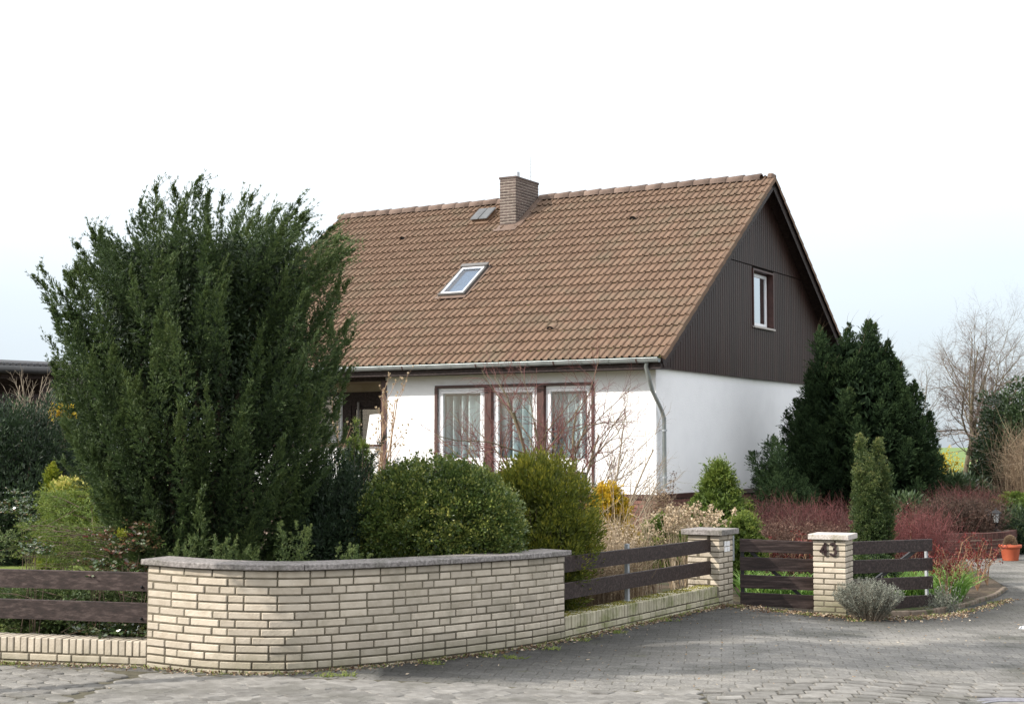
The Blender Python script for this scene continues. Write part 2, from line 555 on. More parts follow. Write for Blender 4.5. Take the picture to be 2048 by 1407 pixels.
L_YELL = leafmat('yellow_blossom', [(0.0, (0.35, 0.28, 0.02)), (1.0, (0.75, 0.52, 0.03))], 0.6, 0.3)
L_STRAP = leafmat('strap_leaf', [(0.0, (0.04, 0.10, 0.02)), (0.5, (0.10, 0.21, 0.035)), (1.0, (0.26, 0.36, 0.09))], 0.45, 0.35)
L_GRASS = leafmat('grass_blade', [(0.0, (0.09, 0.12, 0.025)), (0.6, (0.19, 0.24, 0.05)), (1.0, (0.34, 0.34, 0.12))], 0.6, 0.3)
L_RED = leafmat('red_young_leaf', [(0.0, (0.07, 0.012, 0.010)), (1.0, (0.22, 0.035, 0.03))], 0.5, 0.3)
L_RHODO = leafmat('rhododendron_leaf', [(0.0, (0.033, 0.055, 0.023)), (0.6, (0.078, 0.117, 0.052)), (1.0, (0.182, 0.234, 0.117))], 0.3, 0.2, 0.5)
L_LITTER = leafmat('leaf_litter', [(0.0, (0.06, 0.035, 0.02)), (0.4, (0.15, 0.09, 0.055)), (0.8, (0.30, 0.22, 0.14)), (1.0, (0.5, 0.43, 0.33))], 0.9, 0.1)


def glassmat(name, tint=(0.9, 0.95, 0.95), op=0.35, ior=1.5):
    m, n, l, b = new_mat(name)
    gl = n.new('ShaderNodeBsdfGlossy')
    gl.inputs['Roughness'].default_value = 0.01
    gl.inputs['Color'].default_value = (0.95, 0.97, 1, 1)
    tr = n.new('ShaderNodeBsdfTransparent')
    tr.inputs['Color'].default_value = (*tint, 1)
    fr = n.new('ShaderNodeFresnel')
    fr.inputs['IOR'].default_value = ior
    mr = n.new('ShaderNodeMapRange')
    mr.inputs['To Min'].default_value = op
    mr.inputs['To Max'].default_value = 1
    l.new(fr.outputs[0], mr.inputs['Value'])
    mx = n.new('ShaderNodeMixShader')
    # thin pane: only the outer face mirrors, the way out of the glass is clear
    ge = n.new('ShaderNodeNewGeometry')
    iv = n.new('ShaderNodeMath')
    iv.operation = 'SUBTRACT'
    iv.inputs[0].default_value = 1.0
    l.new(ge.outputs['Backfacing'], iv.inputs[1])
    mu = n.new('ShaderNodeMath')
    mu.operation = 'MULTIPLY'
    l.new(mr.outputs[0], mu.inputs[0])
    l.new(iv.outputs[0], mu.inputs[1])
    l.new(mu.outputs[0], mx.inputs[0])
    l.new(tr.outputs[0], mx.inputs[1])
    l.new(gl.outputs[0], mx.inputs[2])
    l.new(mx.outputs[0], n['Material Output'].inputs['Surface'])
    return m


M_GLASS = glassmat('window_glass', (0.90, 0.94, 0.94), 0.06, 1.5)
M_SKYGLASS = glassmat('skylight_glass', (0.80, 0.86, 0.92), 0.08, 1.4)

# ================================================================== GROUND
def grid_sheet(name, xs, yfun, dz, mat, ny=40, kind='structure', parent=None):
    """sheet of quads over columns xs; yfun(x) -> (y0, y1)"""
    V, Fc = [], []
    for x in xs:
        y0, y1 = yfun(x)
        for j in range(ny + 1):
            y = y0 + (y1 - y0) * (j / ny)
            V.append((x, y, float(gz(x, y)) + dz))
    for i in range(len(xs) - 1):
        for j in range(ny):
            a_ = i * (ny + 1) + j
            Fc.append((a_, a_ + ny + 1, a_ + ny + 2, a_ + 1))
    return put(name, np_mesh(name, V, Fc, mat), parent, kind=kind)


far = MB()
far.box(-2500, 2500, -200, 4500, -1.2, -0.36)
far.build('ground', M_SOIL, kind='structure')
grid_sheet('garden_ground', list(np.linspace(-30, 40, 141)), lambda x: (-6, 60), 0.0, M_SOIL, 120)
fld = MB()
fld.add([(-2400, 58, -0.3), (2400, 58, -0.3), (2400, 4400, -0.3), (-2400, 4400, -0.3)], [(0, 1, 2, 3)])
fld.build('field', M_FIELD, kind='structure')

# plan of the street-side wall face (X, Y)
CURVE = [(-2.81, 11.55), (-2.41, 11.33), (-2.02, 11.23), (-1.585, 11.30), (-1.03, 11.70), (-0.655, 12.07), (-0.267, 12.50),
         (0.159, 13.03), (0.479, 13.55)]
P1 = Vector((2.300, 16.6, 0))          # street corner of the pillar where the fence meets the gate
FD = (P1 - Vector((0.479, 13.55, 0))).normalized()   # direction of the receding fence
FN = Vector((FD.y, -FD.x, 0))          # its street side
LD = Vector((-1.24, 0.33, 0)).normalized()           # left fence, running out of the picture
LN = Vector((LD.y, -LD.x, 0)) * 1
if LN.y > 0: LN = -LN
R2 = Vector((0.905, -0.425, 0)).normalized()         # front face direction of the number pillar
P43 = at(1626.5, 1150, 16.72)
P43.z = 0


def spline(pts, n):
    P = np.array(pts, float)
    P = np.vstack([2 * P[0] - P[1], P, 2 * P[-1] - P[-2]])
    out = []
    m = len(P) - 3
    for i in range(m):
        for k in range(n):
            t = k / n
            p0, p1, p2, p3 = P[i:i + 4]
            out.append(0.5 * ((2 * p1) + (-p0 + p2) * t + (2 * p0 - 5 * p1 + 4 * p2 - p3) * t * t + (-p0 + 3 * p1 - 3 * p2 + p3) * t ** 3))
    out.append(P[-2])
    return np.array(out)


CRV = spline(CURVE, 14)
CRV_S = np.concatenate([[0], np.cumsum(np.linalg.norm(np.diff(CRV, axis=0), axis=1))])


def crv(s):
    x = np.interp(s, CRV_S, CRV[:, 0])
    y = np.interp(s, CRV_S, CRV[:, 1])
    e = 0.05
    dx = np.interp(min(s + e, CRV_S[-1]), CRV_S, CRV[:, 0]) - np.interp(max(s - e, 0), CRV_S, CRV[:, 0])
    dy = np.interp(min(s + e, CRV_S[-1]), CRV_S, CRV[:, 1]) - np.interp(max(s - e, 0), CRV_S, CRV[:, 1])
    t = Vector((dx, dy, 0)).normalized()
    return Vector((x, y, 0)), t, Vector((t.y, -t.x, 0))


# paved street: bounded by the walls and the flower bed
BND = [(-14, 15.0), (-2.86, 11.65)] + [(x, y + 0.12) for x, y in CURVE[1:]] + [(P1.x, P1.y + 0.15), (2.75, 17.0), (3.3, 16.95), (4.0, 16.65),
       (4.55, 16.9), (5.0, 17.35), (5.6, 18.25), (6.2, 19.2), (6.75, 20.4), (7.1, 22.3), (7.5, 24.6), (8.2, 27.3), (16, 28.5), (30, 29)]
M_DRIVE = surf('weathered_paving', [(0.25, (0.125, 0.118, 0.108)), (0.5, (0.185, 0.175, 0.16)), (0.8, (0.26, 0.245, 0.225))], 9, 0.95, 0.9, 70,
               dirt=((0.075, 0.078, 0.045), 1.1, 0.5, 0.7), stretch=(1, 1, 1), spec=0.2)


def dist_bnd(x, y):
    bx = np.array([p[0] for p in BND])
    by = np.array([p[1] for p in BND])
    a = np.stack([bx[:-1], by[:-1]], 1)
    b = np.stack([bx[1:], by[1:]], 1)
    p = np.array([x, y])
    t = np.clip(((p - a) * (b - a)).sum(1) / np.maximum(((b - a) ** 2).sum(1), 1e-9), 0, 1)
    return float(np.min(np.linalg.norm(a + (b - a) * t[:, None] - p, axis=1)))


def paving_shader():
    """weathered block paving: small blocks whose joints show as relief, moss and worn patches"""
    m, n, l, b = new_mat('weathered_block_paving')
    g = n.new('ShaderNodeNewGeometry')
    mp = n.new('ShaderNodeMapping')
    mp.inputs['Rotation'].default_value = (0, 0, R(8))
    l.new(g.outputs['Position'], mp.inputs[0])
    br = n.new('ShaderNodeTexBrick')
    br.inputs['Scale'].default_value = 1.0
    br.inputs['Brick Width'].default_value = 0.20
    br.inputs['Row Height'].default_value = 0.165
    br.inputs['Mortar Size'].default_value = 0.006
    br.inputs['Mortar Smooth'].default_value = 0.4
    br.inputs['Bias'].default_value = 0.0
    br.inputs['Color1'].default_value = (0.150, 0.143, 0.133, 1)
    br.inputs['Color2'].default_value = (0.185, 0.177, 0.165, 1)
    br.inputs['Mortar'].default_value = (0.115, 0.108, 0.095, 1)
    dn = n.new('ShaderNodeTexNoise')
    dn.inputs['Scale'].default_value = 7
    l.new(g.outputs['Position'], dn.inputs['Vector'])
    dm = n.new('ShaderNodeVectorMath')
    dm.operation = 'MULTIPLY_ADD'
    dm.inputs[1].default_value = (0.03, 0.03, 0)
    l.new(dn.outputs['Color'], dm.inputs[0])
    l.new(mp.outputs[0], dm.inputs[2])
    l.new(dm.outputs[0], br.inputs['Vector'])
    n1 = n.new('ShaderNodeTexNoise')
    n1.inputs['Scale'].default_value = 0.9
    n1.inputs['Detail'].default_value = 8
    n1.inputs['Roughness'].default_value = 0.62
    l.new(g.outputs['Position'], n1.inputs['Vector'])
    r1 = ramp_node(n, [(0.34, (0.52, 0.53, 0.5)), (0.5, (1, 1, 1)), (0.66, (1.35, 1.33, 1.28))])
    l.new(n1.outputs['Fac'], r1.inputs[0])
    mm = n.new('ShaderNodeMix')
    mm.data_type = 'RGBA'
    mm.blend_type = 'MULTIPLY'
    mm.inputs['Factor'].default_value = 1
    l.new(br.outputs['Color'], mm.inputs['A'])
    l.new(r1.outputs[0], mm.inputs['B'])
    n2 = n.new('ShaderNodeTexNoise')
    n2.inputs['Scale'].default_value = 45
    n2.inputs['Detail'].default_value = 6
    n2.inputs['Roughness'].default_value = 0.7
    l.new(g.outputs['Position'], n2.inputs['Vector'])
    r2 = ramp_node(n, [(0.3, (0.5, 0.5, 0.5)), (0.5, (1, 1, 1)), (0.7, (1.6, 1.58, 1.5))])
    l.new(n2.outputs['Fac'], r2.inputs[0])
    m2 = n.new('ShaderNodeMix')
    m2.data_type = 'RGBA'
    m2.blend_type = 'MULTIPLY'
    m2.inputs['Factor'].default_value = 0.85
    l.new(mm.outputs['Result'], m2.inputs['A'])
    l.new(r2.outputs[0], m2.inputs['B'])
    n3 = n.new('ShaderNodeTexNoise')
    n3.inputs['Scale'].default_value = 2.1
    n3.inputs['Detail'].default_value = 8
    n3.inputs['Roughness'].default_value = 0.7
    l.new(g.outputs['Position'], n3.inputs['Vector'])
    mr = n.new('ShaderNodeMapRange')
    mr.inputs['From Min'].default_value = 0.60
    mr.inputs['From Max'].default_value = 0.74
    mr.inputs['To Max'].default_value = 0.7
    l.new(n3.outputs['Fac'], mr.inputs['Value'])
    m3 = n.new('ShaderNodeMix')
    m3.data_type = 'RGBA'
    m3.inputs['B'].default_value = (0.095, 0.10, 0.03, 1)
    l.new(mr.outputs[0], m3.inputs['Factor'])
    l.new(m2.outputs['Result'], m3.inputs['A'])
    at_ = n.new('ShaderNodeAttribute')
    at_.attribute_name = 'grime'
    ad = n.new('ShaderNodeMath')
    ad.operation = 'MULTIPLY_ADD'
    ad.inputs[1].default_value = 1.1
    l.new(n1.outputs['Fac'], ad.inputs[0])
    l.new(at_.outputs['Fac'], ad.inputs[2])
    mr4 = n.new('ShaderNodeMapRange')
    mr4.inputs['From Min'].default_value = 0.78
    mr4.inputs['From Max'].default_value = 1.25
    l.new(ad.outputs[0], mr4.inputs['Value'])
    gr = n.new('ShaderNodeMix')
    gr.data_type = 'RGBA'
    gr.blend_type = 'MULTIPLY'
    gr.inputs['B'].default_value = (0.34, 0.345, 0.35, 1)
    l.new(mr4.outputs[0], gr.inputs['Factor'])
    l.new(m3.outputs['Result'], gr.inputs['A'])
    l.new(gr.outputs['Result'], b.inputs['Base Color'])
    b.inputs['Roughness'].default_value = 0.93
    b.inputs['Specular IOR Level'].default_value = 0.2
    iv = n.new('ShaderNodeMath')
    iv.operation = 'MULTIPLY_ADD'
    iv.inputs[1].default_value = -0.7
    l.new(br.outputs['Fac'], iv.inputs[0])
    l.new(n2.outputs['Fac'], iv.inputs[2])
    bp = n.new('ShaderNodeBump')
    bp.inputs['Strength'].default_value = 0.8
    bp.inputs['Distance'].default_value = 0.008
    l.new(iv.outputs[0], bp.inputs['Height'])
    l.new(bp.outputs[0], b.inputs['Normal'])
    return m


M_DRIVE = paving_shader()
xs = sorted(set([round(x, 3) for x in np.linspace(-14, 30, 200)] + [round(p[0], 3) for p in BND]))
drv = grid_sheet('driveway', xs, lambda x: (2, float(pw(x, BND))), 0.004, M_DRIVE, 90)
_g = drv.data.attributes.new('grime', 'FLOAT', 'POINT')
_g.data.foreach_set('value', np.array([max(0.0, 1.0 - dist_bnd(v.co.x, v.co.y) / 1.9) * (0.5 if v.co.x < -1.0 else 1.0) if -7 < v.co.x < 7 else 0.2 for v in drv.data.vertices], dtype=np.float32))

# ---- block pavers in the foreground, one object each
def in_street(x, y):
    return y < float(pw(x, BND)) - 0.12


def fit(x, y, yaw, dz=0.0):
    e = 0.1
    nx = (float(gz(x - e, y)) - float(gz(x + e, y))) / (2 * e)
    M = frame((x, y, float(gz(x, y)) + dz), (math.cos(yaw), math.sin(yaw), -nx))
    return M


MAN = at(2046, 1372, 10.75)       # centre of the manhole cover
hexa = [(-0.5, -0.18), (-0.27, -0.5), (0.27, -0.5), (0.5, -0.18), (0.5, 0.18), (0.27, 0.5), (-0.27, 0.5), (-0.5, 0.18)]
hexb = [(-0.5, 0), (-0.25, -0.5), (0.25, -0.5), (0.5, 0), (0.25, 0.5), (-0.25, 0.5)]
zig = [(-0.58, -0.5), (0.42, -0.5), (0.46, -0.2), (0.54, 0.2), (0.58, 0.5), (-0.42, 0.5), (-0.46, 0.2), (-0.54, -0.2)]


def paver_mesh(name, poly, w, h):
    m = MB()
    c = 0.006
    n = len(poly)
    P0 = [(x * w, y * h) for x, y in poly]
    cx = sum(p[0] for p in P0) / n
    cy = sum(p[1] for p in P0) / n
    P1_ = [(x + (cx - x) * 0.09, y + (cy - y) * 0.09) for x, y in P0]
    vs = [(x, y, -0.03) for x, y in P0] + [(x, y, 0.0) for x, y in P0] + [(x, y, c) for x, y in P1_]
    fs = [(i, (i + 1) % n, (i + 1) % n + n, i + n) for i in range(n)] + [(i + n, (i + 1) % n + n, (i + 1) % n + 2 * n, i + 2 * n) for i in range(n)]
    fs.append(tuple(range(2 * n, 3 * n)))
    m.add(vs, fs)
    return m.mesh(name, M_PAVER)


def lay(parent_name, mesh, w, h, yaw, org, test, shift, cap=285):
    spots = []
    ca, sa = math.cos(yaw), math.sin(yaw)
    for j in range(-40, 41):
        for i in range(-40, 41):
            lx = (i + (shift if j % 2 else 0)) * w
            ly = j * h
            x, y = org[0] + lx * ca - ly * sa, org[1] + lx * sa + ly * ca
            if test(x, y):
                spots.append((x, y))
    spots.sort(key=lambda p: p[0] ** 2 + p[1] ** 2)
    par = bpy.data.objects[parent_name]
    rest = MB()
    for k, (x, y) in enumerate(spots):
        M = fit(x, y, yaw + random.gauss(0, 0.012), 0.014 + random.uniform(-0.004, 0.004))
        M = M @ Matrix.Rotation(random.gauss(0, 0.02), 4, 'X')
        if k < cap:
            put('paver', mesh, par, M)
        else:
            rest.add([v.co for v in mesh.vertices], [tuple(p.vertices) for p in mesh.polygons], M)
    if rest.v:
        rest.build('distant_paver', M_PAVER, par, kind='stuff')


def vis(x, y, lo=9.75):
    return y > lo and abs(x) < 0.352 * y + 0.05


JL = [at(150, 1407, 10.05), at(283, 1345, 11.3)]
jx = lambda y: JL[0].x + (JL[1].x - JL[0].x) * (y - JL[0].y) / (JL[1].y - JL[0].y)
edge_far = lambda x: float(pw(x, [(-5, 11.7), (-4, 11.62), (-2.7, 11.2), (-2.0, 10.98), (-0.6, 10.85), (0.6, 10.62), (1.3, 10.75), (2, 11.3), (4, 12.0)]))
# the foot pavement is a sheet of its own at the left
grid_sheet('pavement', list(np.linspace(-14, 1.35, 80)), lambda x: (8.0, min(float(pw(x, BND)) - 0.25, edge_far(x) + 0.1)), 0.006,
           surf('pavement_joint_sand', [(0.3, (0.05, 0.045, 0.03)), (0.7, (0.10, 0.09, 0.06))], 9, 0.95, 0.6, 60), 20)
lay('pavement', paver_mesh('hexagon_paver', hexa, 0.137, 0.198), 0.152, 0.186, R(62),
    (-3.2, 10.5), lambda x, y: vis(x, y) and x < jx(y) - 0.05 and y < edge_far(x), 0.5, 110)
lay('pavement', paver_mesh('long_paver', hexb, 0.214, 0.170), 0.178, 0.102, R(-3),
    (-1.0, 10.3), lambda x, y: vis(x, y) and jx(y) + 0.07 < x < 1.28 and y < edge_far(x), 0.5, 185)
lay('driveway', paver_mesh('zigzag_paver', zig, 0.185, 0.144), 0.200, 0.166, R(9),
    (2.5, 10.6), lambda x, y: vis(x, y) and x > 1.4 and y < edge_far(x) and (x - MAN.x) ** 2 + (y - MAN.y) ** 2 > 0.46 ** 2, 0.5, 290)

# ---- manhole cover
zc_ = float(gz(MAN.x, MAN.y))
mh = thing('manhole_cover', 'round iron manhole cover with a concrete centre set in the block paving', 'manhole cover', (MAN.x, MAN.y, zc_))
mo = Matrix.Translation((MAN.x, MAN.y, zc_))
m = MB()
m.lathe([(0.29, 0.006), (0.29, 0.016), (0.31, 0.018), (0.33, 0.010), (0.35, 0.010), (0.365, 0.018), (0.385, 0.018), (0.40, 0.010), (0.42, 0.010), (0.43, 0.016),
         (0.44, 0.016), (0.45, -0.01)], 48, mo, smooth=False)
m.build('rim', surf('grey_cast_iron', [(0.3, (0.13, 0.125, 0.14)), (0.7, (0.24, 0.235, 0.26))], 20, 0.5, 0.2, metal=0.3), mh)
m = MB()
m.lathe([(0.0, 0.012), (0.285, 0.011), (0.286, -0.01)], 48, mo, smooth=False)
m.build('concrete_plug', M_PAVER, mh)

# ================================================================== BRICKWORK
CH = 0.0615      # course height


def brick_mesh(name, L, D, H, mat, c=0.005):
    vs, fs = chamfer_box(0, L, 0, D, 0, H, c)
    m = MB()
    m.add(vs, fs)
    return m.mesh(name, mat)


B_FULL = brick_mesh('stretcher_brick', 0.238, 0.10, CH - 0.0125, M_BRICK)
B_HALF = brick_mesh('half_brick', 0.114, 0.10, CH - 0.0125, M_BRICK)
BM_FULL = brick_mesh('mossy_stretcher_brick', 0.239, 0.10, CH - 0.0125, M_MOSSBRICK)
BM_HALF = brick_mesh('mossy_half_brick', 0.114, 0.10, CH - 0.0125, M_MOSSBRICK)


def jit(s=0.0015):
    return random.gauss(0, s)


# ---- curved wall
cw = thing('curved_brick_wall', 'curved cream brick garden wall with a grey stone coping', 'brick wall', (-1.6, 11.3, 0))
WTOP = lambda s: 0.795 - 0.073 * s / CRV_S[-1]     # underside of the coping falls gently to the right
SL = CRV_S[-1]
NC = 13
n_made = 0
low = MB()
for c_ in range(NC):
    s = -random.choice([0.0, 0.125, 0.06, 0.19])
    if c_ % 2: s -= 0.06
    since = 0
    while s < SL - 0.02:
        half = (since > 2 and random.random() < 0.5) or since > 5 or random.random() < 0.10
        L = 0.125 if half else 0.25
        since = 0 if half else since + 1
        s0, s1 = max(s, 0), min(s + L, SL)
        s += L
        if s1 - s0 < 0.04: continue
        sm = (s0 + s1) / 2
        p, t, nrm = crv(sm)
        Lr = s1 - s0 - 0.0125
        ztop = WTOP(sm) - c_ * CH
        z0 = ztop - CH + 0.005
        dzds = -0.073 / SL
        M = frame(p - Vector((t.x, t.y, dzds)) * (Lr / 2) + Vector((0, 0, z0)) + nrm * jit(0.0016), (t.x, t.y, dzds))
        M = M @ Matrix.Rotation(jit(0.004), 4, 'Z')
        full = abs(Lr - 0.239) < 0.02
        me = B_FULL if full else B_HALF
        sx = Lr / (0.239 if full else 0.114)
        M = M @ Matrix.Diagonal((sx, 1, 1, 1))
        if c_ < 12 and n_made < 300:
            put('brick', me, cw, M)
            n_made += 1
        else:
            low.add([v.co for v in me.vertices], [tuple(q.vertices) for q in me.polygons], M)
low.build('footing_bricks', M_BRICK, cw, kind='stuff')
# mortar body
V, Fc = [], []
ns_ = 90
for i in range(ns_ + 1):
    s = SL * i / ns_
    p, t, nr = crv(s)
    for off, z in ((-0.006, -0.2), (-0.006, WTOP(s)), (-0.235, WTOP(s)), (-0.235, -0.2)):
        q = p + nr * off
        V.append((q.x, q.y, z))
for i in range(ns_):
    for k in range(4):
        a_, b_ = i * 4 + k, i * 4 + (k + 1) % 4
        Fc.append((a_, a_ + 4, b_ + 4, b_))
Fc += [(0, 1, 2, 3), (ns_ * 4, ns_ * 4 + 3, ns_ * 4 + 2, ns_ * 4 + 1)]
put('mortar', np_mesh('mortar', V, Fc, M_MORTAR), cw)
# coping slabs
cuts = [-0.03, SL * 0.30, SL * 0.615, SL + 0.05]


def crv_ext(s):
    if s < 0:
        p, t, n_ = crv(0)
        return p + t * s, t, n_
    if s > SL:
        p, t, n_ = crv(SL)
        return p + t * (s - SL), t, n_
    return crv(s)


for ci in range(3):
    a0, a1 = cuts[ci] + (0.004 if ci else 0), cuts[ci + 1] - (0.004 if ci < 2 else 0)
    V, Fc = [], []
    N = 26
    prof = [(0.036, 0.0), (0.041, 0.005), (0.041, 0.038), (0.036, 0.043), (-0.27, 0.048), (-0.275, 0.043), (-0.275, 0.0)]
    for i in range(N + 1):
        s = a0 + (a1 - a0) * i / N
        p, t, nr = crv_ext(s)
        z = WTOP(min(max(s, 0), SL)) + 0.002
        for off, dz in prof:
            q = p + nr * off
            V.append((q.x, q.y, z + dz))
    k = len(prof)
    fq = []
    for i in range(N):
        for j in range(k):
            fq.append((i * k + j, (i + 1) * k + j, (i + 1) * k + (j + 1) % k, i * k + (j + 1) % k))
    me = bpy.data.meshes.new('coping')
    me.from_pydata(V, [], fq + [tuple(range(k)), tuple(range(N * k, N * k + k))[::-1]])
    me.materials.append(M_COPE)
    me.update()
    put('coping_slab', me, cw)


def low_wall(name, label, org, d, nrm, length, ztop, n_st, mats, fullm, halfm, start=0.0, step=0.0625, half_at=()):
    """dwarf wall: bricks on edge over stretcher courses; org = end at the curved wall, d = running direction"""
    w = thing(name, label, 'dwarf wall', tuple(org))
    up = brick_mesh(name + '_upright', step - 0.0095, 0.238, 0.114, mats, 0.005)
    n = int(length / step)
    inward = -nrm
    # local frame: x along d, y inward
    for i in range(n):
        p = org + d * (start + i * step + 0.004)
        M = Matrix.Identity(4)
        for r_ in range(3):
            M[r_][0], M[r_][1], M[r_][2], M[r_][3] = d[r_], inward[r_], (0, 0, 1)[r_], p[r_]
        M[2][3] = ztop - 0.114 + jit(0.0015)
        M = M @ Matrix.Rotation(jit(0.006), 4, 'Y') @ Matrix.Translation((0, jit(0.002), 0))
        put('upright_brick', up, w, M)
    for c in range(n_st):
        s = start - (0.0 if c % 2 else 0.1)
        k = 0
        while s < length + start:
            half = (c, k) in half_at or (k % 5 == 3)
            L = 0.125 if half else 0.25
            s0, s1 = max(s, start), min(s + L, length + start)
            s += L
            k += 1
            if s1 - s0 < 0.04: continue
            p = org + d * (s0 + 0.005)
            M = Matrix.Identity(4)
            for r_ in range(3):
                M[r_][0], M[r_][1], M[r_][2], M[r_][3] = d[r_], inward[r_], (0, 0, 1)[r_], p[r_]
            M[2][3] = ztop - 0.114 - 0.010 - (c + 1) * CH + 0.0105
            Lr = s1 - s0 - 0.011
            full = Lr > 0.13
            M = M @ Matrix.Translation((0, jit(0.002), 0)) @ Matrix.Diagonal((Lr / (0.239 if full else 0.114), 1, 1, 1))
            put('brick', fullm if full else halfm, w, M)
    m = MB()
    M = Matrix.Identity(4)
    for r_ in range(3):
        M[r_][0], M[r_][1], M[r_][2], M[r_][3] = d[r_], inward[r_], (0, 0, 1)[r_], org[r_]
    m.box(start, start + length, 0.009, 0.229, -0.25 - org[2], ztop - 0.006 - org[2], M)
    m.build('mortar', M_MORTAR, w)
    return w


LO = Vector((-2.812, 11.575, 0))
low_wall('dwarf_wall', 'low cream brick wall under the fence left of the curved wall', LO, LD, LN, 3.2, 0.205, 2, M_BRICK, B_FULL, B_HALF, 0.0, 0.0612)
RO = Vector((0.479, 13.55, 0)) + FD * 0.005
low_wall('dwarf_wall', 'low mossy cream brick wall between the curved wall and the corner pillar', RO, FD, FN, (P1 - RO).length - 0.012, 0.168, 3,
         M_MOSSBRICK, BM_FULL, BM_HALF, 0.0, 0.0600)


# ---- pillars
def pillar(name, label, corner, fr, size, courses, ztop, base_mat, cope_mat, ov=0.055, thick=0.062):
    """corner: front-left street corner; fr: direction of the front face to the right"""
    w = thing(name, label, 'gate pillar', (corner.x, corner.y, 0))
    inn = Vector((-fr.y, fr.x, 0))
    if inn.y < 0: inn = -inn
    C4 = [corner, corner + fr * size, corner + fr * size + inn * size, corner + inn * size]
    D4 = [fr, inn, -fr, -inn]
    for c in range(courses):
        z = ztop - (c + 1) * CH + 0.005
        for k in range(4):
            for part in range(1):
                d = D4[k]
                inw = Vector((-d.y, d.x, 0))
                if c % 2 == 0:
                    p = C4[k]                       # full brick starts at this corner
                else:
                    p = C4[k] + d * (size - 0.239)
                M = Matrix.Identity(4)
                for r_ in range(3):
                    M[r_][0], M[r_][1], M[r_][2], M[r_][3] = d[r_], inw[r_], (0, 0, 1)[r_], p[r_]
                M[2][3] = z
                M = M @ Matrix.Translation((0, jit(0.001), 0)) @ Matrix.Diagonal((1, 1.13, 1, 1))
                put('brick', B_FULL, w, M)
    m = MB()
    M = Matrix.Identity(4)
    for r_ in range(3):
        M[r_][0], M[r_][1], M[r_][2], M[r_][3] = fr[r_], inn[r_], (0, 0, 1)[r_], corner[r_]
    M[2][3] = 0
    m.box(0.006, size - 0.006, 0.006, size - 0.006, ztop - courses * CH - 0.2, ztop, M)
    m.build('mortar', M_MORTAR, w)
    m = MB()
    m.box(-ov, size + ov, -ov, size + ov, ztop + 0.001, ztop + thick, M, c=0.005)
    m.build('coping_slab', cope_mat, w)
    return w, M


PL_FR = Vector((FD.y, -FD.x, 0)) * 1.0
# corner pillar: its left face looks down the street, its right face is in line with the receding fence
PS = 0.385
pc0 = P1 - PL_FR * PS
pil1, M1 = pillar('gate_pillar', 'cream brick pillar at the corner where the fence meets the garden gate', pc0, PL_FR, PS, 14, 0.722, M_BRICK, M_COPE)
pil2, M2 = pillar('gate_pillar', 'cream brick pillar with the house number 43 and a pale coping', P43, R2, 0.365, 15, 0.672, M_BRICK, M_COPE_L, 0.045, 0.06)

# bell plate on the corner pillar (four small pale tiles) and its timber stop
m = MB()
Mb = Matrix.Identity(4)
for r_ in range(3):
    Mb[r_][0], Mb[r_][1], Mb[r_][2], Mb[r_][3] = FD[r_], (-FN)[r_], (0, 0, 1)[r_], P1[r_]
for (a0, a1, z0, z1) in ((0.135, 0.185, 0.595, 0.648), (0.197, 0.285, 0.595, 0.648), (0.135, 0.215, 0.534, 0.586), (0.227, 0.285, 0.534, 0.586)):
    mm = MB()
    mm.box(a0, a1, -0.006, 0.004, z0, z1, Mb)
    mm.build('pale_tile', M_RENDER, pil1)
m = MB()
m.box(PS + 0.004, PS + 0.045, 0.0, 0.07, 0.42, 0.70, Mb)
m.build('gate_stop', M_STEEL, pil1)


# house number
def digit(pts_list, x0, parent):
    m = MB()
    M = M2 @ Matrix.Translation((x0, 0, 0.494))
    for pts in pts_list:
        m.ribbon(pts, 0.023, -0.026, -0.008, M)
    m.build('digit', surf('dark_number_enamel', [(0.3, (0.02, 0.012, 0.012)), (0.7, (0.04, 0.025, 0.025))], 8, 0.35, 0), parent)
    d = MB()
    for k in (0.03, 0.11):
        q = M @ Vector((0.04, -0.012, k))


four = [[(0.060, 0.0), (0.064, 0.146)], [(0.064, 0.141), (0.004, 0.042)], [(0.002, 0.046), (0.084, 0.046)]]
arc = lambda cx, cz, r_, a0, a1, n: [(cx + r_ * math.cos(R(a0 + (a1 - a0) * i / n)), cz + r_ * math.sin(R(a0 + (a1 - a0) * i / n))) for i in range(n + 1)]
three = [arc(0.040, 0.106, 0.031, 155, -80, 10), arc(0.040, 0.045, 0.034, 85, -150, 11)]
digit(four, 0.082, pil2)
digit(three, 0.187, pil2)


# ================================================================== FENCES AND GATES
def board(name, a, b, zt_a, zb_a, zt_b, zb_b, thick, nrm, parent, mat=M_WOOD):
    """plank from a to b (plan points), front face towards nrm"""
    m = MB()
    d = (b - a).normalized()
    c = 0.005
    vs = []
    for p, zt, zb in ((a, zt_a, zb_a), (b, zt_b, zb_b)):
        for off, z in ((0, zb), (0, zt - c), (-c, zt), (-thick + c, zt), (-thick, zt - c), (-thick, zb)):
            q = p + nrm * off
            vs.append((q.x, q.y, z))
    n = 6
    fs = [(i, i + n, (i + 1) % n + n, (i + 1) % n) for i in range(n)] + [tuple(range(n)), tuple(range(n, 2 * n))[::-1]]
    m.add(vs, fs)
    return m.build(name, mat, parent)


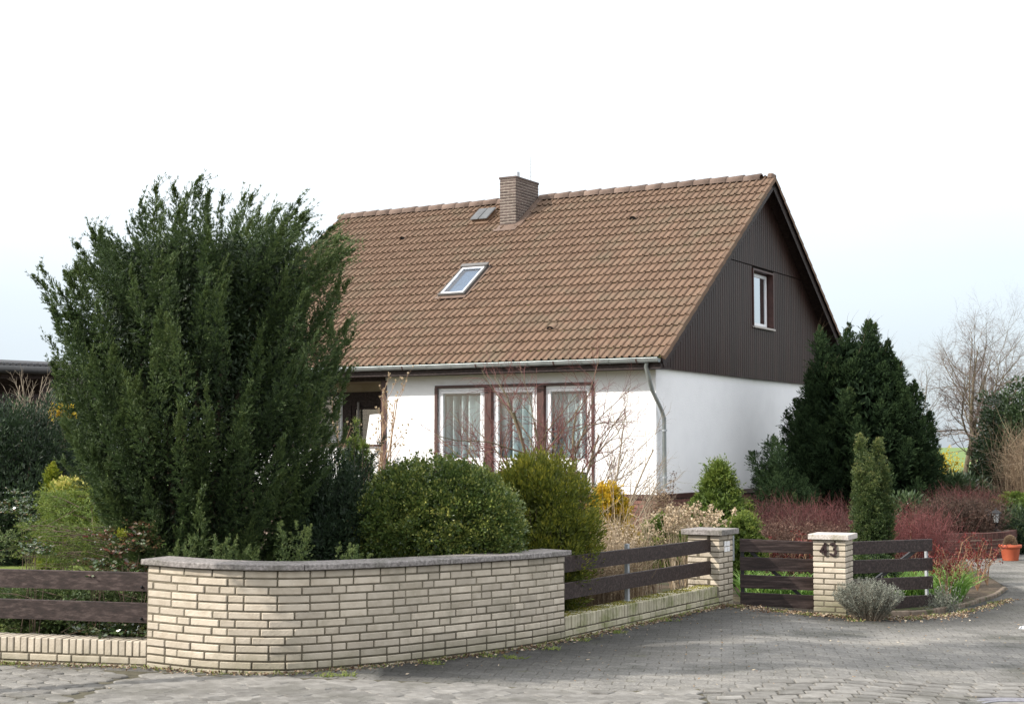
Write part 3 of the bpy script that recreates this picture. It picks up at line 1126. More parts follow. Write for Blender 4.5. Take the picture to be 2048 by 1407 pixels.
zat = lambda v, Y: at(1024, v, Y).z
fl = thing('board_fence', 'two dark brown horizontal fence boards left of the curved wall', 'fence', (-3, 11.6, 0.3))
a_ = LO + LN * -0.06 + LD * 0.005
b_ = a_ + LD * 3.2
for (zt, zb) in ((0.729, 0.583), (0.494, 0.340)):
    o = board('board', a_, b_, zt, zb, zt, zb, 0.03, LN, fl)
    m = MB()
    q = a_ + LD * 0.075
    zz = zb + 0.032
    Mq = frame(q + Vector((0, 0, zz)), LD, -LN)
    m.lathe([(0.0, -0.014), (0.009, -0.013), (0.012, -0.004), (0.012, 0.0)], 10, frame(q + Vector((0, 0, zz)), LD, LN) @ Matrix.Rotation(math.pi, 4, 'X'))
    m.lathe([(0.0, 0.014), (0.009, 0.013), (0.012, 0.004), (0.012, 0.0)], 10, frame(q + Vector((0, 0, zz)), LD, LN))
    bo = m.build('bolt', M_BLACK, o)
m = MB()
q = a_ + LD * 2.0 - LN * 0.06
m.box(q.x - 0.025, q.x + 0.025, q.y - 0.02, q.y + 0.02, 0.2, 0.74)
m.build('post', M_STEEL, fl)

fr_ = thing('board_fence', 'two dark brown fence boards on a steel post receding to the corner pillar', 'fence', (1.4, 15, 0.3))
a_ = Vector((0.479, 13.55, 0)) - FN * 0.10 + FD * 0.0
b_ = P1 - FN * 0.10 - FD * 0.012
for (zt, zb, zt2, zb2) in ((0.700, 0.552, 0.678, 0.537), (0.456, 0.305, 0.441, 0.292)):
    board('board', a_, b_, zt, zb, zt2, zb2, 0.03, FN, fr_)
m = MB()
q = at(1281, 1150, 14.9)
q = a_ + FD * ((q - a_).dot(FD)) - FN * 0.055
m.box(-0.022, 0.022, -0.018, 0.018, 0.165, 0.735, frame((q.x, q.y, 0), FD))
m.box(-0.045, 0.045, -0.04, 0.04, 0.160, 0.172, frame((q.x, q.y, 0), FD))
m.build('post', M_STEEL, fr_)

# garden gate between the pillars
gl_ = thing('garden_gate', 'dark brown four-board garden gate between the two brick pillars', 'gate', (3, 16.9, 0))
a_ = at(1480.5, 1150, 16.93); a_.z = 0
b_ = at(1640, 1150, 16.90); b_.z = 0
gn = Vector(((b_ - a_).y, -(b_ - a_).x, 0)).normalized()
u0, u1 = 1480.5, 1626
tops_l = [(1076.5, 1102), (1112.4, 1139.5), (1148, 1175), (1183.4, 1208.8)]
tops_r = [(1082.6, 1107.4), (1117.6, 1143), (1153.3, 1180), (1189.8, 1217.5)]
ext = lambda l, r: l + (r - l) * (1640 - u0) / (u1 - u0)
for (tl, bl), (tr, br_) in zip(tops_l, tops_r):
    board('board', a_, b_, zat(tl, a_.y), zat(bl, a_.y), zat(ext(tl, tr), b_.y), zat(ext(bl, br_), b_.y), 0.026, gn, gl_)
m = MB()
Mg = frame((a_.x, a_.y, 0), (b_ - a_).normalized())
m.box(0.01, 0.05, 0.028, 0.06, zat(1212, a_.y), zat(1079, a_.y), Mg)
Lg = (b_ - a_).length
m.box(Lg - 0.06, Lg - 0.02, 0.028, 0.06, zat(1222, b_.y), zat(1086, b_.y), Mg)
m.build('frame_upright', M_BLACK, gl_)
m = MB()
pA, pB = at(1493, 1095, 16.99), at(1612, 1200, 16.97)
dd = (pB - pA)
Mx = frame(pA, dd, (0, -1, 0))
m.box(0, dd.length, -0.018, 0.018, -0.012, 0.012, Mx)
m.build('diagonal_brace', M_BLACK, gl_)

gr_ = thing('gate_leaf', 'dark brown four-board gate leaf standing open behind the lavender bush', 'gate', (4.4, 17.4, 0))
a_ = at(1700, 1150, 16.98); a_.z = 0
b_ = at(1866, 1150, 18.15); b_.z = 0
gn = Vector(((b_ - a_).y, -(b_ - a_).x, 0)).normalized()
Yl, Yr = a_.y, b_.y
for (tl, bl), (tr, br_) in zip([(1082.7, 1109), (1120, 1147), (1158, 1184), (1196, 1223)], [(1077, 1101), (1114.5, 1139.6), (1151, 1176.6), (1188.6, 1214)]):
    board('board', a_, b_, zat(tl, Yl), zat(bl, Yl), zat(tr, Yr), zat(br_, Yr), 0.026, gn, gr_)
m = MB()
Mg = frame((a_.x, a_.y, 0), (b_ - a_).normalized())
Lg = (b_ - a_).length
m.box(Lg - 0.09, Lg - 0.055, 0.028, 0.058, zat(1216, Yr), zat(1079, Yr), Mg)
m.build('frame_upright', M_STEEL, gr_)
m = MB()
m.box(0.0, 0.04, 0.028, 0.058, zat(1226, Yl), zat(1085, Yl), Mg)
m.build('frame_upright', M_BLACK, gr_)
m = MB()
pA, pB = at(1835, 1096, 18.0), at(1752, 1158, 17.45)
dd = pB - pA
m.box(0, dd.length, -0.025, 0.025, -0.012, 0.012, frame(pA, dd, -gn))
m.build('diagonal_brace', M_BLACK, gr_)

# ================================================================== HOUSE
HC = Vector((2.611, 27.0, 0))                    # right front corner of the walls
HA = Vector((-0.86690, 0.49849, 0))              # along the front, to the left
HB = Vector((0.49849, 0.86690, 0))               # along the gable, away
HL, HD = 10.9, 10.85                             # length, depth
PZ, WZ, RZ, EZ = 0.84, 3.18, 7.46, 3.295         # plinth top, wall top, ridge, eave
OV_G, OV_E = 0.323, 0.45
HM = Matrix.Identity(4)                          # house frame: x = left along front, y = depth, z up
for r_ in range(3):
    HM[r_][0], HM[r_][1], HM[r_][3] = HA[r_], HB[r_], HC[r_]
house = thing('house', 'white rendered detached house with a steep brown tiled roof and dark timber gable', 'house', (HC.x, HC.y, 0))


def hp(x, y, z):
    return HM @ Vector((x, y, z))


def hbuild(m, name, mat, parent=house, kind=None):
    m.v = [HM @ p for p in m.v]
    m.f = [list(f)[::-1] for f in m.f]      # the house frame is left-handed
    return m.build(name, mat, parent, kind)


# walls: front with window opening and loggia, gable, back, left
LGX = 5.95        # right edge of the loggia
WX0, WX1, WZ0, WZ1 = 1.30, 4.70, 0.90, 2.90
m = MB()
T = 0.30
m.box(0, WX0, 0, T, PZ, WZ)
m.box(WX1, LGX, 0, T, PZ, WZ)
m.box(WX0, WX1, 0, T, WZ1, WZ)
m.box(WX0, WX1, 0, T, PZ, WZ0 - 0.001)
m.box(LGX, HL, 0, 0.16, PZ, 1.70)                # loggia parapet
m.box(0, T, T, HD, PZ, WZ)                       # gable wall
m.box(0, HL, HD - T, HD - 0.001, PZ, WZ)
m.box(HL - T, HL, 0.16, HD - T, PZ, WZ)
m.box(LGX - 0.2, LGX, T, 1.5, PZ, WZ)            # loggia side wall
hbuild(m, 'wall', M_RENDER)
m = MB()
m.box(LGX, HL - T, 1.5, 1.62, 0.9, 3.06)
m.box(T, LGX, 1.52, 1.62, PZ, WZ)
hbuild(m, 'loggia_back_wall', M_BEIGE)
m = MB()
m.box(LGX, HL, 0.02, 1.5, 3.055, 3.09)
hbuild(m, 'loggia_ceiling', M_BEIGE)
m = MB()
m.box(LGX + 0.001, HL, -0.02, 0.12, 3.03, WZ + 0.06)
hbuild(m, 'loggia_beam', M_BROWN if False else M_WOOD)
m = MB()
m.box(LGX - 0.03, LGX + 0.09, -0.03, 0.12, PZ, 3.03)
hbuild(m, 'loggia_post', M_BROWN)
m = MB()
m.box(LGX + 0.092, HL, -0.05, 0.2, 1.703, 1.755)
hbuild(m, 'parapet_cap', M_BROWN)
# dark boarded wall below the lintel with a window
m = MB()
for (x0, x1, z0, z1) in ((LGX, 7.0, 1.0, 2.88), (7.85, 8.08, 1.0, 2.88), (9.9, HL - T, 1.0, 2.88), (8.08, 9.9, 2.80, 2.88), (7.0, 7.85, 2.6, 2.88)):
    m.box(x0, x1, 1.44, 1.499, z0, z1)
hbuild(m, 'loggia_panelling', M_WOOD)


def window(x0, x1, z0, z1, y, fw=0.07, sash=0.05, parent=house, curtain=True, transom=None, dark=True, flip=None, name='window', pale=M_WHITE):
    """window in the house frame at depth y: frame > sash, pane, curtain"""
    m = MB()
    for (a, b, c, d) in ((x0, x1, z1 - fw, z1), (x0, x1, z0, z0 + fw), (x0, x0 + fw, z0 + fw, z1 - fw), (x1 - fw, x1, z0 + fw, z1 - fw)):
        m.box(a, b, y, y + 0.06, c, d, c=0.004)
    if transom:
        m.box(x0 + fw, x1 - fw, y, y + 0.06, transom[0], transom[1], c=0.004)
    fr = hbuild(m, name, pale, parent)
    parts = [(z0 + fw, z1 - fw)] if not transom else [(z0 + fw, transom[0]), (transom[1], z1 - fw)]
    for (a, b) in parts:
        m = MB()
        s = sash
        X0, X1 = x0 + fw + 0.004, x1 - fw - 0.004
        A, B = a + 0.004, b - 0.004
        for (p, q, c, d) in ((X0, X1, B - s, B), (X0, X1, A, A + s), (X0, X0 + s, A + s, B - s), (X1 - s, X1, A + s, B - s)):
            m.box(p, q, y - 0.012, y + 0.05, c, d, c=0.004)
        hbuild(m, 'sash', pale, fr)
        m = MB()
        m.box(X0 + s - 0.002, X1 - s + 0.002, y + 0.015, y + 0.021, A + s - 0.002, B - s + 0.002)
        hbuild(m, 'pane', M_GLASS, fr)
    return fr


def curtain(x0, x1, z0, z1, y, parent, mat=M_CURTAIN, amp=0.022, per=0.075):
    n = int((x1 - x0) / 0.008)
    V, Fc = [], []
    ph = random.random() * 6
    for i in range(n + 1):
        x = x0 + (x1 - x0) * i / n
        k = x / per * 2 * math.pi + ph + 1.2 * math.sin(x * 9)
        yy = y + amp * math.sin(k) + 0.45 * amp * math.sin(1.7 * k + 1) + 0.3 * amp * math.sin(0.41 * k)
        for z in (z0, z1):
            q = hp(x, yy, z)
            V.append((q.x, q.y, q.z))
    for i in range(n):
        Fc.append((2 * i, 2 * i + 2, 2 * i + 3, 2 * i + 1))
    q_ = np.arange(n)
    tn = 0.5 + 0.32 * np.sin(q_ * 0.008 / per * 2 * math.pi + ph) + 0.22 * np.sin(q_ * 0.21 + ph * 2) + 0.15 * np.sin(q_ * 0.047)  # fold shading put into the cloth colour as light and dark stripes
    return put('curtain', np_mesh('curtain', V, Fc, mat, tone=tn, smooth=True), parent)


# triple window of the living room
m = MB()
m.box(WX0 - 0.05, WX1 + 0.05, -0.035, 0.1, WZ1 - 0.045, WZ1 + 0.005)
m.box(WX0 - 0.05, WX0, -0.03, 0.1, WZ0, WZ1 - 0.046)
m.box(WX1, WX1 + 0.06, -0.03, 0.1, WZ0, WZ1 - 0.046)
m.box(2.29, 2.46, -0.02, 0.12, WZ0, WZ1 - 0.046)
m.box(3.44, 3.62, -0.02, 0.12, WZ0, WZ1 - 0.046)
m.box(2.30, 2.35, -0.045, -0.021, WZ0, WZ1 - 0.046)
m.box(3.45, 3.49, -0.045, -0.021, WZ0, WZ1 - 0.046)
hbuild(m, 'window_surround', M_BROWN)
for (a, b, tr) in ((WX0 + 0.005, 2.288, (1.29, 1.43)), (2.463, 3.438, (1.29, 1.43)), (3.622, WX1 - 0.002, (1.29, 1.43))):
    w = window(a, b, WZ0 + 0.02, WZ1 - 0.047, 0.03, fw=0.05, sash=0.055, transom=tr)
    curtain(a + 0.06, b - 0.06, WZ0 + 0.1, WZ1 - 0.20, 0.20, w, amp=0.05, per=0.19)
m = MB()
m.box(WX0 - 0.06, WX1 + 0.06, -0.06, 0.05, WZ0 - 0.035, WZ0 - 0.002)
hbuild(m, 'window_sill', M_WHITE)
# room behind
m = MB()
m.box(T + 0.1, LGX - 0.25, 1.35, 1.40, PZ, WZ - 0.05)
m.box(T + 0.1, LGX - 0.25, T + 0.01, 1.34, PZ + 0.02, PZ + 0.05)
hbuild(m, 'living_room', M_DARKIN)
# loggia window with curtain
w = window(8.08, 9.9, 1.80, 2.80, 1.46, fw=0.03, sash=0.03)
curtain(8.14, 9.84, 1.86, 2.74, 1.492, w, mat=surf('grey_curtain', [(0.3, (0.20, 0.20, 0.23)), (0.7, (0.30, 0.30, 0.33))], 3, 0.9, 0), amp=0.006)
w = window(7.0, 7.85, 1.1, 2.6, 1.46, fw=0.05, sash=0.04, pale=M_WOOD)
m = MB()
m.box(7.05, 7.8, 1.50, 1.51, 1.15, 2.55)
hbuild(m, 'dark_room', M_DARKIN)
# dimly seen pale frame strip of the loggia door
m = MB()
m.box(7.62, 7.66, 1.40, 1.439, 1.2, 2.66)
hbuild(m, 'door_edge', surf('grey_trim', [(0.3, (0.22, 0.21, 0.2)), (0.7, (0.3, 0.29, 0.28))], 5, 0.6, 0))

# white board standing in the loggia
wb = thing('white_board', 'white board with a sloping left edge standing in the loggia behind the parapet', 'board', tuple(hp(6.3, 0.45, 1.7)))
m = MB()
poly = [(6.02, 1.2), (6.72, 1.2), (6.71, 1.84), (6.62, 2.36), (6.42, 2.385), (6.28, 2.35), (6.19, 2.27), (6.14, 2.22), (6.02, 2.21)]
n = len(poly)
m.add([(x, 0.40, z) for x, z in poly] + [(x, 0.43, z) for x, z in poly],
      [tuple(range(n)), tuple(range(n, 2 * n))[::-1]] + [(i, i + n, (i + 1) % n + n, (i + 1) % n) for i in range(n)])
hbuild(m, 'panel', M_WHITE, wb)

# plinth and trim band
m = MB()
m.box(0.04, HL, 0.04, HD - 0.04, -0.6, PZ - 0.10)
plinth = hbuild(m, 'plinth', surf('plinth_mortar', [(0.3, (0.26, 0.19, 0.15)), (0.7, (0.36, 0.28, 0.23))], 8, 0.95, 0.2))
m = MB()
m.box(-0.012, HL, -0.012, 0.05, PZ - 0.085, PZ - 0.002)
m.box(-0.012, 0.05, 0.051, HD, PZ - 0.085, PZ - 0.002)
hbuild(m, 'base_trim', M_BROWN)
PB = brick_mesh('plinth_brick', 0.239, 0.03, 0.064, M_REDBRICK, 0.003)
PBH = brick_mesh('plinth_half_brick', 0.114, 0.03, 0.064, M_REDBRICK, 0.003)
pl_n = 0
pl_rest = MB()
for c in range(10):
    for side in (0, 1):
        z = PZ - 0.10 - (c + 1) * 0.075
        x = 0.0
        k = 0
        while x < (6.2 if side == 0 else 10.4):
            first_half = (k == 0 and (c + side) % 2)
            me = PBH if first_half else PB
            if side == 0:
                M = HM @ Matrix.Translation((x, 0.012, z))
            else:
                M = HM @ Matrix(((0, 1, 0, 0.012), (1, 0, 0, x + 0.035), (0, 0, 1, z), (0, 0, 0, 1)))
            if pl_n < 300 and x < 3.0 + 2 * side:
                put('brick', me, plinth, M)
                pl_n += 1
            else:
                pl_rest.add([v.co for v in me.vertices], [tuple(q.vertices) for q in me.polygons], M)
            x += 0.125 if first_half else 0.25
            k += 1
pl_rest.build('hidden_bricks', M_REDBRICK, plinth, kind='stuff')

# gable cladding boards, two tiers
def roofz(y):           # underside of the roof over the gable
    mid = HD / 2
    k = (RZ - EZ) / (mid + OV_E)
    return EZ + (OV_E + min(y, HD - y)) * k - 0.13


clad = MB()
bw = 0.118
nb = int(HD / bw) + 1
GW0, GW1, GWZ0, GWZ1 = 4.86, 6.05, 4.28, 5.46     # gable window
JZ = 5.51
cl_parent = None
cbase = MB()
yy = [(-0.05, WZ - 0.05), (HD + 0.05, WZ - 0.05), (HD + 0.05, roofz(HD)), (HD / 2, roofz(HD / 2)), (-0.05, roofz(0))]
# backing boards around the window
def gpoly(y0, y1, z0, z1f, x):
    """vertical strip on the gable from z0 up to z1f(y)"""
    return [(x, y0, z0), (x, y1, z0), (x, y1, z1f(y1)), (x, y0, z1f(y0))]


def strip(y0, y1, z0, zf0, zf1, x0, x1, name, mat, parent):
    ym = (y0 + y1) / 2
    m = MB()
    g = 0.004
    a, b = y0 + g, y1 - g
    c = 0.006
    pts = [(x1, a, z0, 0), (x0, a + c, z0, 0), (x0, b - c, z0, 0), (x1, b, z0, 0)]
    top = [(x1, a, zf0), (x0, a + c, zf0), (x0, b - c, zf1), (x1, b, zf1)]
    vs = [(p[0], p[1], p[2]) for p in pts] + top
    m.add(vs, [(0, 1, 5, 4), (1, 2, 6, 5), (2, 3, 7, 6), (0, 3, 2, 1), (4, 5, 6, 7)])
    return hbuild(m, name, mat, parent)


gc = MB()
gc.add([(-0.012, 0, WZ), (-0.012, GW0 - 0.02, WZ), (-0.012, GW0 - 0.02, roofz(GW0 - 0.02)), (-0.012, 0, roofz(0)),
        (-0.012, GW1 + 0.02, WZ), (-0.012, HD, WZ), (-0.012, HD, roofz(HD)), (-0.012, GW1 + 0.02, roofz(GW1 + 0.02)),
        (-0.012, HD / 2, roofz(HD / 2)), (-0.012, GW0 - 0.02, GWZ1 + 0.02), (-0.012, GW1 + 0.02, GWZ1 + 0.02),
        (-0.012, GW0 - 0.02, GWZ0 - 0.02), (-0.012, GW1 + 0.02, GWZ0 - 0.02)],
       [(0, 1, 2, 3), (4, 5, 6, 7), (9, 10, 7, 8, 2), (1, 4, 12, 11)])
cladding = hbuild(gc, 'cladding', surf('dark_gap', [(0.3, (0.012, 0.008, 0.007)), (0.7, (0.02, 0.014, 0.012))], 3, 0.9, 0))
for i in range(nb):
    y0 = -0.04 + i * bw
    y1 = y0 + bw
    if y1 > HD + 0.1: break
    lo = WZ - 0.05
    f0, f1 = roofz(y0), roofz(y1)
    over = y1 > GW0 - 0.02 and y0 < GW1 + 0.02
    if over:
        strip(y0, y1, lo, GWZ0 - 0.05, GWZ0 - 0.05, -0.05, -0.013, 'board', M_CLAD, cladding)
    else:
        strip(y0, y1, lo, min(f0, JZ - 0.012), min(f1, JZ - 0.012), -0.05, -0.013, 'board', M_CLAD, cladding)
    if max(f0, f1) > JZ + 0.01:
        strip(y0, y1, JZ + 0.008, max(f0, JZ + 0.008), max(f1, JZ + 0.008), -0.058, -0.013, 'board', M_CLAD, cladding)
# gable window in a deep dark reveal
m = MB()
m.box(-0.07, 0.14, GW0 - 0.03, GW0 + 0.01, GWZ0 - 0.03, GWZ1 + 0.0)
m.box(-0.07, 0.14, GW1 - 0.01, GW1 + 0.03, GWZ0 - 0.03, GWZ1 + 0.0)
m.box(-0.07, 0.14, GW0 + 0.011, GW1 - 0.011, GWZ1 - 0.035, GWZ1 + 0.0)
hbuild(m, 'window_reveal', M_BROWN)
m = MB()
m.box(-0.10, 0.12, GW0 - 0.03, GW1 + 0.03, GWZ0 - 0.075, GWZ0 - 0.035)
hbuild(m, 'window_sill', surf('grey_sill', [(0.3, (0.40, 0.37, 0.34)), (0.7, (0.5, 0.47, 0.44))], 5, 0.7, 0.1))
m = MB()
g0, g1, h0, h1 = GW0 + 0.012, GW1 - 0.012, GWZ0 - 0.03, GWZ1 - 0.037
X = 0.085
for (a, b, c, d) in ((g0, g1, h1 - 0.045, h1), (g0, g1, h0, h0 + 0.045), (g0, g0 + 0.045, h0, h1), (g1 - 0.045, g1, h0, h1)):
    m.box(X, X + 0.05, a + 0.0005, b - 0.0005, c, d)
gwf = hbuild(m, 'window', M_BROWN)
m = MB()
s0, s1, t0, t1 = g0 + 0.01, g1 - 0.05, h0 + 0.02, h1 - 0.03
for (a, b, c, d) in ((s0, s1, t1 - 0.07, t1), (s0, s1, t0, t0 + 0.07), (s0, s0 + 0.07, t0 + 0.07, t1 - 0.07), (s1 - 0.07, s1, t0 + 0.07, t1 - 0.07)):
    m.box(X - 0.02, X + 0.03, a, b, c, d, c=0.003)
hbuild(m, 'sash', M_WHITE, gwf)
m = MB()
m.box(X, X + 0.006, s0 + 0.06, s1 - 0.06, t0 + 0.06, t1 - 0.06)
hbuild(m, 'pane', glassmat('gable_glass', (0.3, 0.33, 0.36), 0.6), gwf)
m = MB()
m.box(X + 0.12, X + 0.13, g0 - 0.1, g1 + 0.1, h0 - 0.1, h1 + 0.1)
hbuild(m, 'blind', surf('grey_blind', [(0.3, (0.40, 0.43, 0.48)), (0.7, (0.5, 0.53, 0.58))], 5, 0.9, 0), gwf)

# ---- roof
RS = 7.2032                                       # slope length eave to ridge
RD = (Vector((0, HD / 2 + OV_E, RZ - EZ))).normalized()
RN = Vector((0, -RD.z, RD.y))
RFR = Matrix.Identity(4)                          # roof frame: x left, y up the slope, z out of the roof
for r_ in range(3):
    RFR[r_][0], RFR[r_][1], RFR[r_][2] = (1, 0, 0)[r_], RD[r_], RN[r_]
RFR[0][3], RFR[1][3], RFR[2][3] = -OV_G, -OV_E, EZ
ROOF = HM @ RFR
BFR = Matrix.Identity(4)                          # rear slope frame
RD2 = Vector((0, -RD.y, RD.z))
RN2 = Vector((0, RD.z, RD.y))
for r_ in range(3):
    BFR[r_][0], BFR[r_][1], BFR[r_][2] = (1, 0, 0)[r_], RD2[r_], RN2[r_]
BFR[0][3], BFR[1][3], BFR[2][3] = -OV_G, HD + OV_E, EZ
ROOFB = HM @ BFR
RLEN = 11.43
m = MB()
for Mx in (RFR, BFR):
    m.box(0.02, RLEN, 0.0, RS - 0.03, -0.14, -0.06, Mx)
roof = hbuild(m, 'roof', M_WOOD)
# verge boards and soffit
for Mx in (RFR, BFR):
    for xa in (0.0, RLEN + 0.001):
        m = MB()
        m.box(xa, xa + 0.018, -0.01, RS - 0.01, -0.22, 0.0, Mx)
        hbuild(m, 'barge_board', M_WOOD, roof)
m = MB()
m.box(0.02, RLEN, -0.43 + 0.0, 0.0, 3.10, 3.125)
m.v = [HM @ (p + Vector((-OV_G, 0, 0))) for p in m.v]
m.build('eave_soffit', M_WOOD, roof)
m = MB()
m.box(0.02, RLEN, -0.455, -0.432, 3.10, 3.24)
m.v = [HM @ (p + Vector((-OV_G, 0, 0))) for p in m.v]
m.build('fascia', M_WOOD, roof)

NROW, TW = 20, 0.3008
EXPO = (RS - 0.05) / NROW
prof = []
for x0 in (0.0, 0.15):
    prof += [(x0 + 0.000, 0.0), (x0 + 0.010, 0.024), (x0 + 0.026, 0.036), (x0 + 0.044, 0.026), (x0 + 0.056, 0.0), (x0 + 0.10, -0.002)]
prof.append((0.302, 0.0))


def tile_geom(front=0.032):
    TL = EXPO + 0.10
    k = len(prof)
    vs = [(x, -0.0, z + front) for x, z in prof] + [(x, TL, z + front * (1 - TL / EXPO) + 0.001) for x, z in prof] + [(x, 0.0, z + front - 0.013) for x, z in prof]
    fs = [(i, i + 1, k + i + 1, k + i) for i in range(k - 1)] + [(2 * k + i, 2 * k + i + 1, i + 1, i) for i in range(k - 1)]
    return vs, fs


tv, tf = tile_geom()
tm = MB()
tm.add(tv, tf)
TILE = tm.mesh('roof_tile', M_TILE)
SKY = (5.47, 6.13, 2.68, 3.93)
HAT = (6.60, 7.06, 6.16, 6.70)
CHX = (5.73, 6.16)
spots = []
for j in range(NROW):
    for i in range(38):
        x, y = i * TW + 0.0, j * EXPO
        cx, cy = x + TW / 2, y + EXPO / 2
        if SKY[0] - 0.02 < cx < SKY[1] + 0.02 and SKY[2] - 0.05 < cy < SKY[3]: continue
        if CHX[0] < cx < CHX[1] and cy > 5.9: continue
        if HAT[0] < cx < HAT[1] and HAT[2] < cy < HAT[3]: continue
        M = ROOF @ Matrix.Translation((x + random.gauss(0, 0.0012), y + random.gauss(0, 0.002), random.gauss(0, 0.0015)))
        spots.append(((M.translation - Vector((0, 0, EYE))).length, M))
spots.sort(key=lambda q: q[0])
rest = MB()
for k, (d, M) in enumerate(spots):
    if k < 300:
        put('tile', TILE, roof, M)
    else:
        rest.add(tv, tf, M)
rest.build('upper_tiles', M_TILE, roof, kind='stuff')
rest = MB()
for j in range(NROW):
    for i in range(38):
        rest.add(tv, tf, ROOFB @ Matrix.Translation((i * TW, j * EXPO, 0)))
rest.build('rear_tiles', M_TILE, roof, kind='stuff')
# moss in the tile laps, mostly near the eave and the right-hand verge
nm_ = 5200
mj = np.minimum((rng.random(nm_) ** 1.8 * NROW).astype(int), NROW - 1)
mx = rng.random(nm_) ** 1.15 * RLEN
pc = 0.5 + 0.5 * np.sin(mx * 3.1 + mj * 1.7) * np.sin(mx * 7.3 + mj * 2.9)
ok_ = rng.random(nm_) < pc
mj, mx = mj[ok_], mx[ok_]
ML = np.stack([mx, mj * EXPO - 0.004 - 0.02 * rng.random(len(mx)), 0.006 + 0.02 * rng.random(len(mx))], 1)
MW = np.array([tuple(ROOF @ Vector(p)) for p in ML])
md = np.random.default_rng(5).normal(size=(len(MW), 3))
md = md / np.linalg.norm(md, axis=1, keepdims=True)
ms = np.cross(md, np.roll(md, 1, axis=0))
ms = ms / np.linalg.norm(ms, axis=1, keepdims=True)
MV = np.stack([MW, MW + md * 0.012 + ms * 0.009, MW + md * 0.024, MW + md * 0.012 - ms * 0.009], 1)
put('roof_moss', np_mesh('roof_moss', MV.reshape(-1, 3), np.arange(4 * len(MW)).reshape(-1, 4), M_MOSS, rng.random(len(MW))), roof, kind='stuff')
# verge caps: rounded edge tiles along the right gable
vc = MB()
vc.add([(-0.035, 0, 0.03), (0.0, 0, 0.045), (0.05, 0, 0.03), (-0.035, EXPO + 0.04, 0.008), (0.0, EXPO + 0.04, 0.022), (0.05, EXPO + 0.04, 0.006),
        (-0.038, 0, -0.06), (-0.038, EXPO + 0.04, -0.08)], [(0, 1, 4, 3), (1, 2, 5, 4), (6, 0, 3, 7), (6, 2, 1, 0)])
VC = vc.mesh('verge_tile', M_TILE)
for j in range(NROW):
    put('verge_tile', VC, roof, ROOF @ Matrix.Translation((-0.012, j * EXPO, 0)))
    put('verge_tile', VC, roof, ROOFB @ Matrix.Translation((-0.012, j * EXPO, 0)))
# ridge tiles
rg = MB()
n = 8
pr = [(0.125 * math.cos(math.pi * k / n), 0.085 * math.sin(math.pi * k / n)) for k in range(n + 1)]
pr = [(0.135, -0.05)] + pr + [(-0.135, -0.05)]
k = len(pr)
RTL = 0.385
vs = [(0, a * 1.08, b * 1.12 + 0.014) for a, b in pr] + [(RTL + 0.03, a, b) for a, b in pr] + [(0, a * 0.93, b * 0.9) for a, b in pr]
rg.add(vs, [(i, i + 1, k + i + 1, k + i) for i in range(k - 1)] + [(2 * k + i, 2 * k + i + 1, i + 1, i) for i in range(k - 1)], smooth=True)
RTM = rg.mesh('ridge_tile', M_RIDGE)
for i in range(int(RLEN / RTL) + 1):
    x = RLEN - OV_G - (i + 1) * RTL
    if x < -OV_G - 0.1: break
    if 5.35 < x + RTL / 2 + 0.0 < 5.9: continue
    put('ridge_tile', RTM, roof, HM @ Matrix.Translation((x, HD / 2, RZ + 0.0 + jit(0.004))) @ Matrix.Rotation(jit(0.01), 4, 'Y'))
m = MB()
m.box(-OV_G - 0.03, -OV_G + 0.10, HD / 2 - 0.125, HD / 2 + 0.125, RZ - 0.05, RZ + 0.075, c=0.03)
hbuild(m, 'ridge_end', M_RIDGE, roof)

# gutter
m = MB()
k = 10
GR = 0.075
gx0, gx1 = -OV_G + 0.02, RLEN - OV_G
gp = [(GR * math.cos(math.pi + math.pi * i / k), GR * math.sin(math.pi + math.pi * i / k)) for i in range(k + 1)]
outer = gp + [(a * 0.93, b * 0.93) for a, b in gp][::-1]
k2 = len(outer)
yc, zc = -OV_E - 0.075, EZ - 0.02
vs = [(gx0, yc + a, zc + b) for a, b in outer] + [(gx1, yc + a, zc + b) for a, b in outer]
m.add(vs, [(i, (i + 1) % k2, (i + 1) % k2 + k2, i + k2) for i in range(k2)] + [tuple(range(k2))], smooth=True)
m.add([(gx0 - 0.002, yc + a, zc + b) for a, b in gp], [tuple(range(k + 1))])
m.tube([(gx0, yc - GR, zc + 0.004), (gx1, yc - GR, zc + 0.004)], 0.010, 6)
gut = hbuild(m, 'gutter', M_ZINC)
for i in range(20):
    x = gx0 + 0.42 + i * 0.56
    m = MB()
    pts = [(x, yc + (GR + 0.004) * math.cos(math.pi + math.pi * t / 8), zc + (GR + 0.004) * math.sin(math.pi + math.pi * t / 8)) for t in range(9)]
    for q in range(8):
        a, b = pts[q], pts[q + 1]
        m.add([(a[0] - 0.014, a[1], a[2]), (a[0] + 0.014, a[1], a[2]), (b[0] + 0.014, b[1], b[2]), (b[0] - 0.014, b[1], b[2])], [(0, 1, 2, 3)])
    hbuild(m, 'bracket', M_BROWN if i % 3 == 0 else M_ZINC, gut)
# downpipe: out of the gutter, back round the corner and down the gable side
m = MB()
dp = [(-0.055, -0.50, 3.22), (-0.03, -0.48, 3.13), (0.06 - 0.12, -0.30, 2.72), (-0.09, 0.05, 2.36), (-0.10, 0.13, 2.22), (-0.10, 0.14, 0.95)]
m.tube(dp, 0.039, 10)
dpo = hbuild(m, 'downpipe', M_ZINC)
for z in (2.0, 1.15):
    m = MB()
    m.tube([(-0.10, 0.14, z - 0.015), (-0.10, 0.14, z + 0.015)], 0.052, 12)
    m.box(-0.07, 0.0, 0.13, 0.15, z - 0.01, z + 0.01)
    hbuild(m, 'pipe_clip', M_STEEL, dpo)

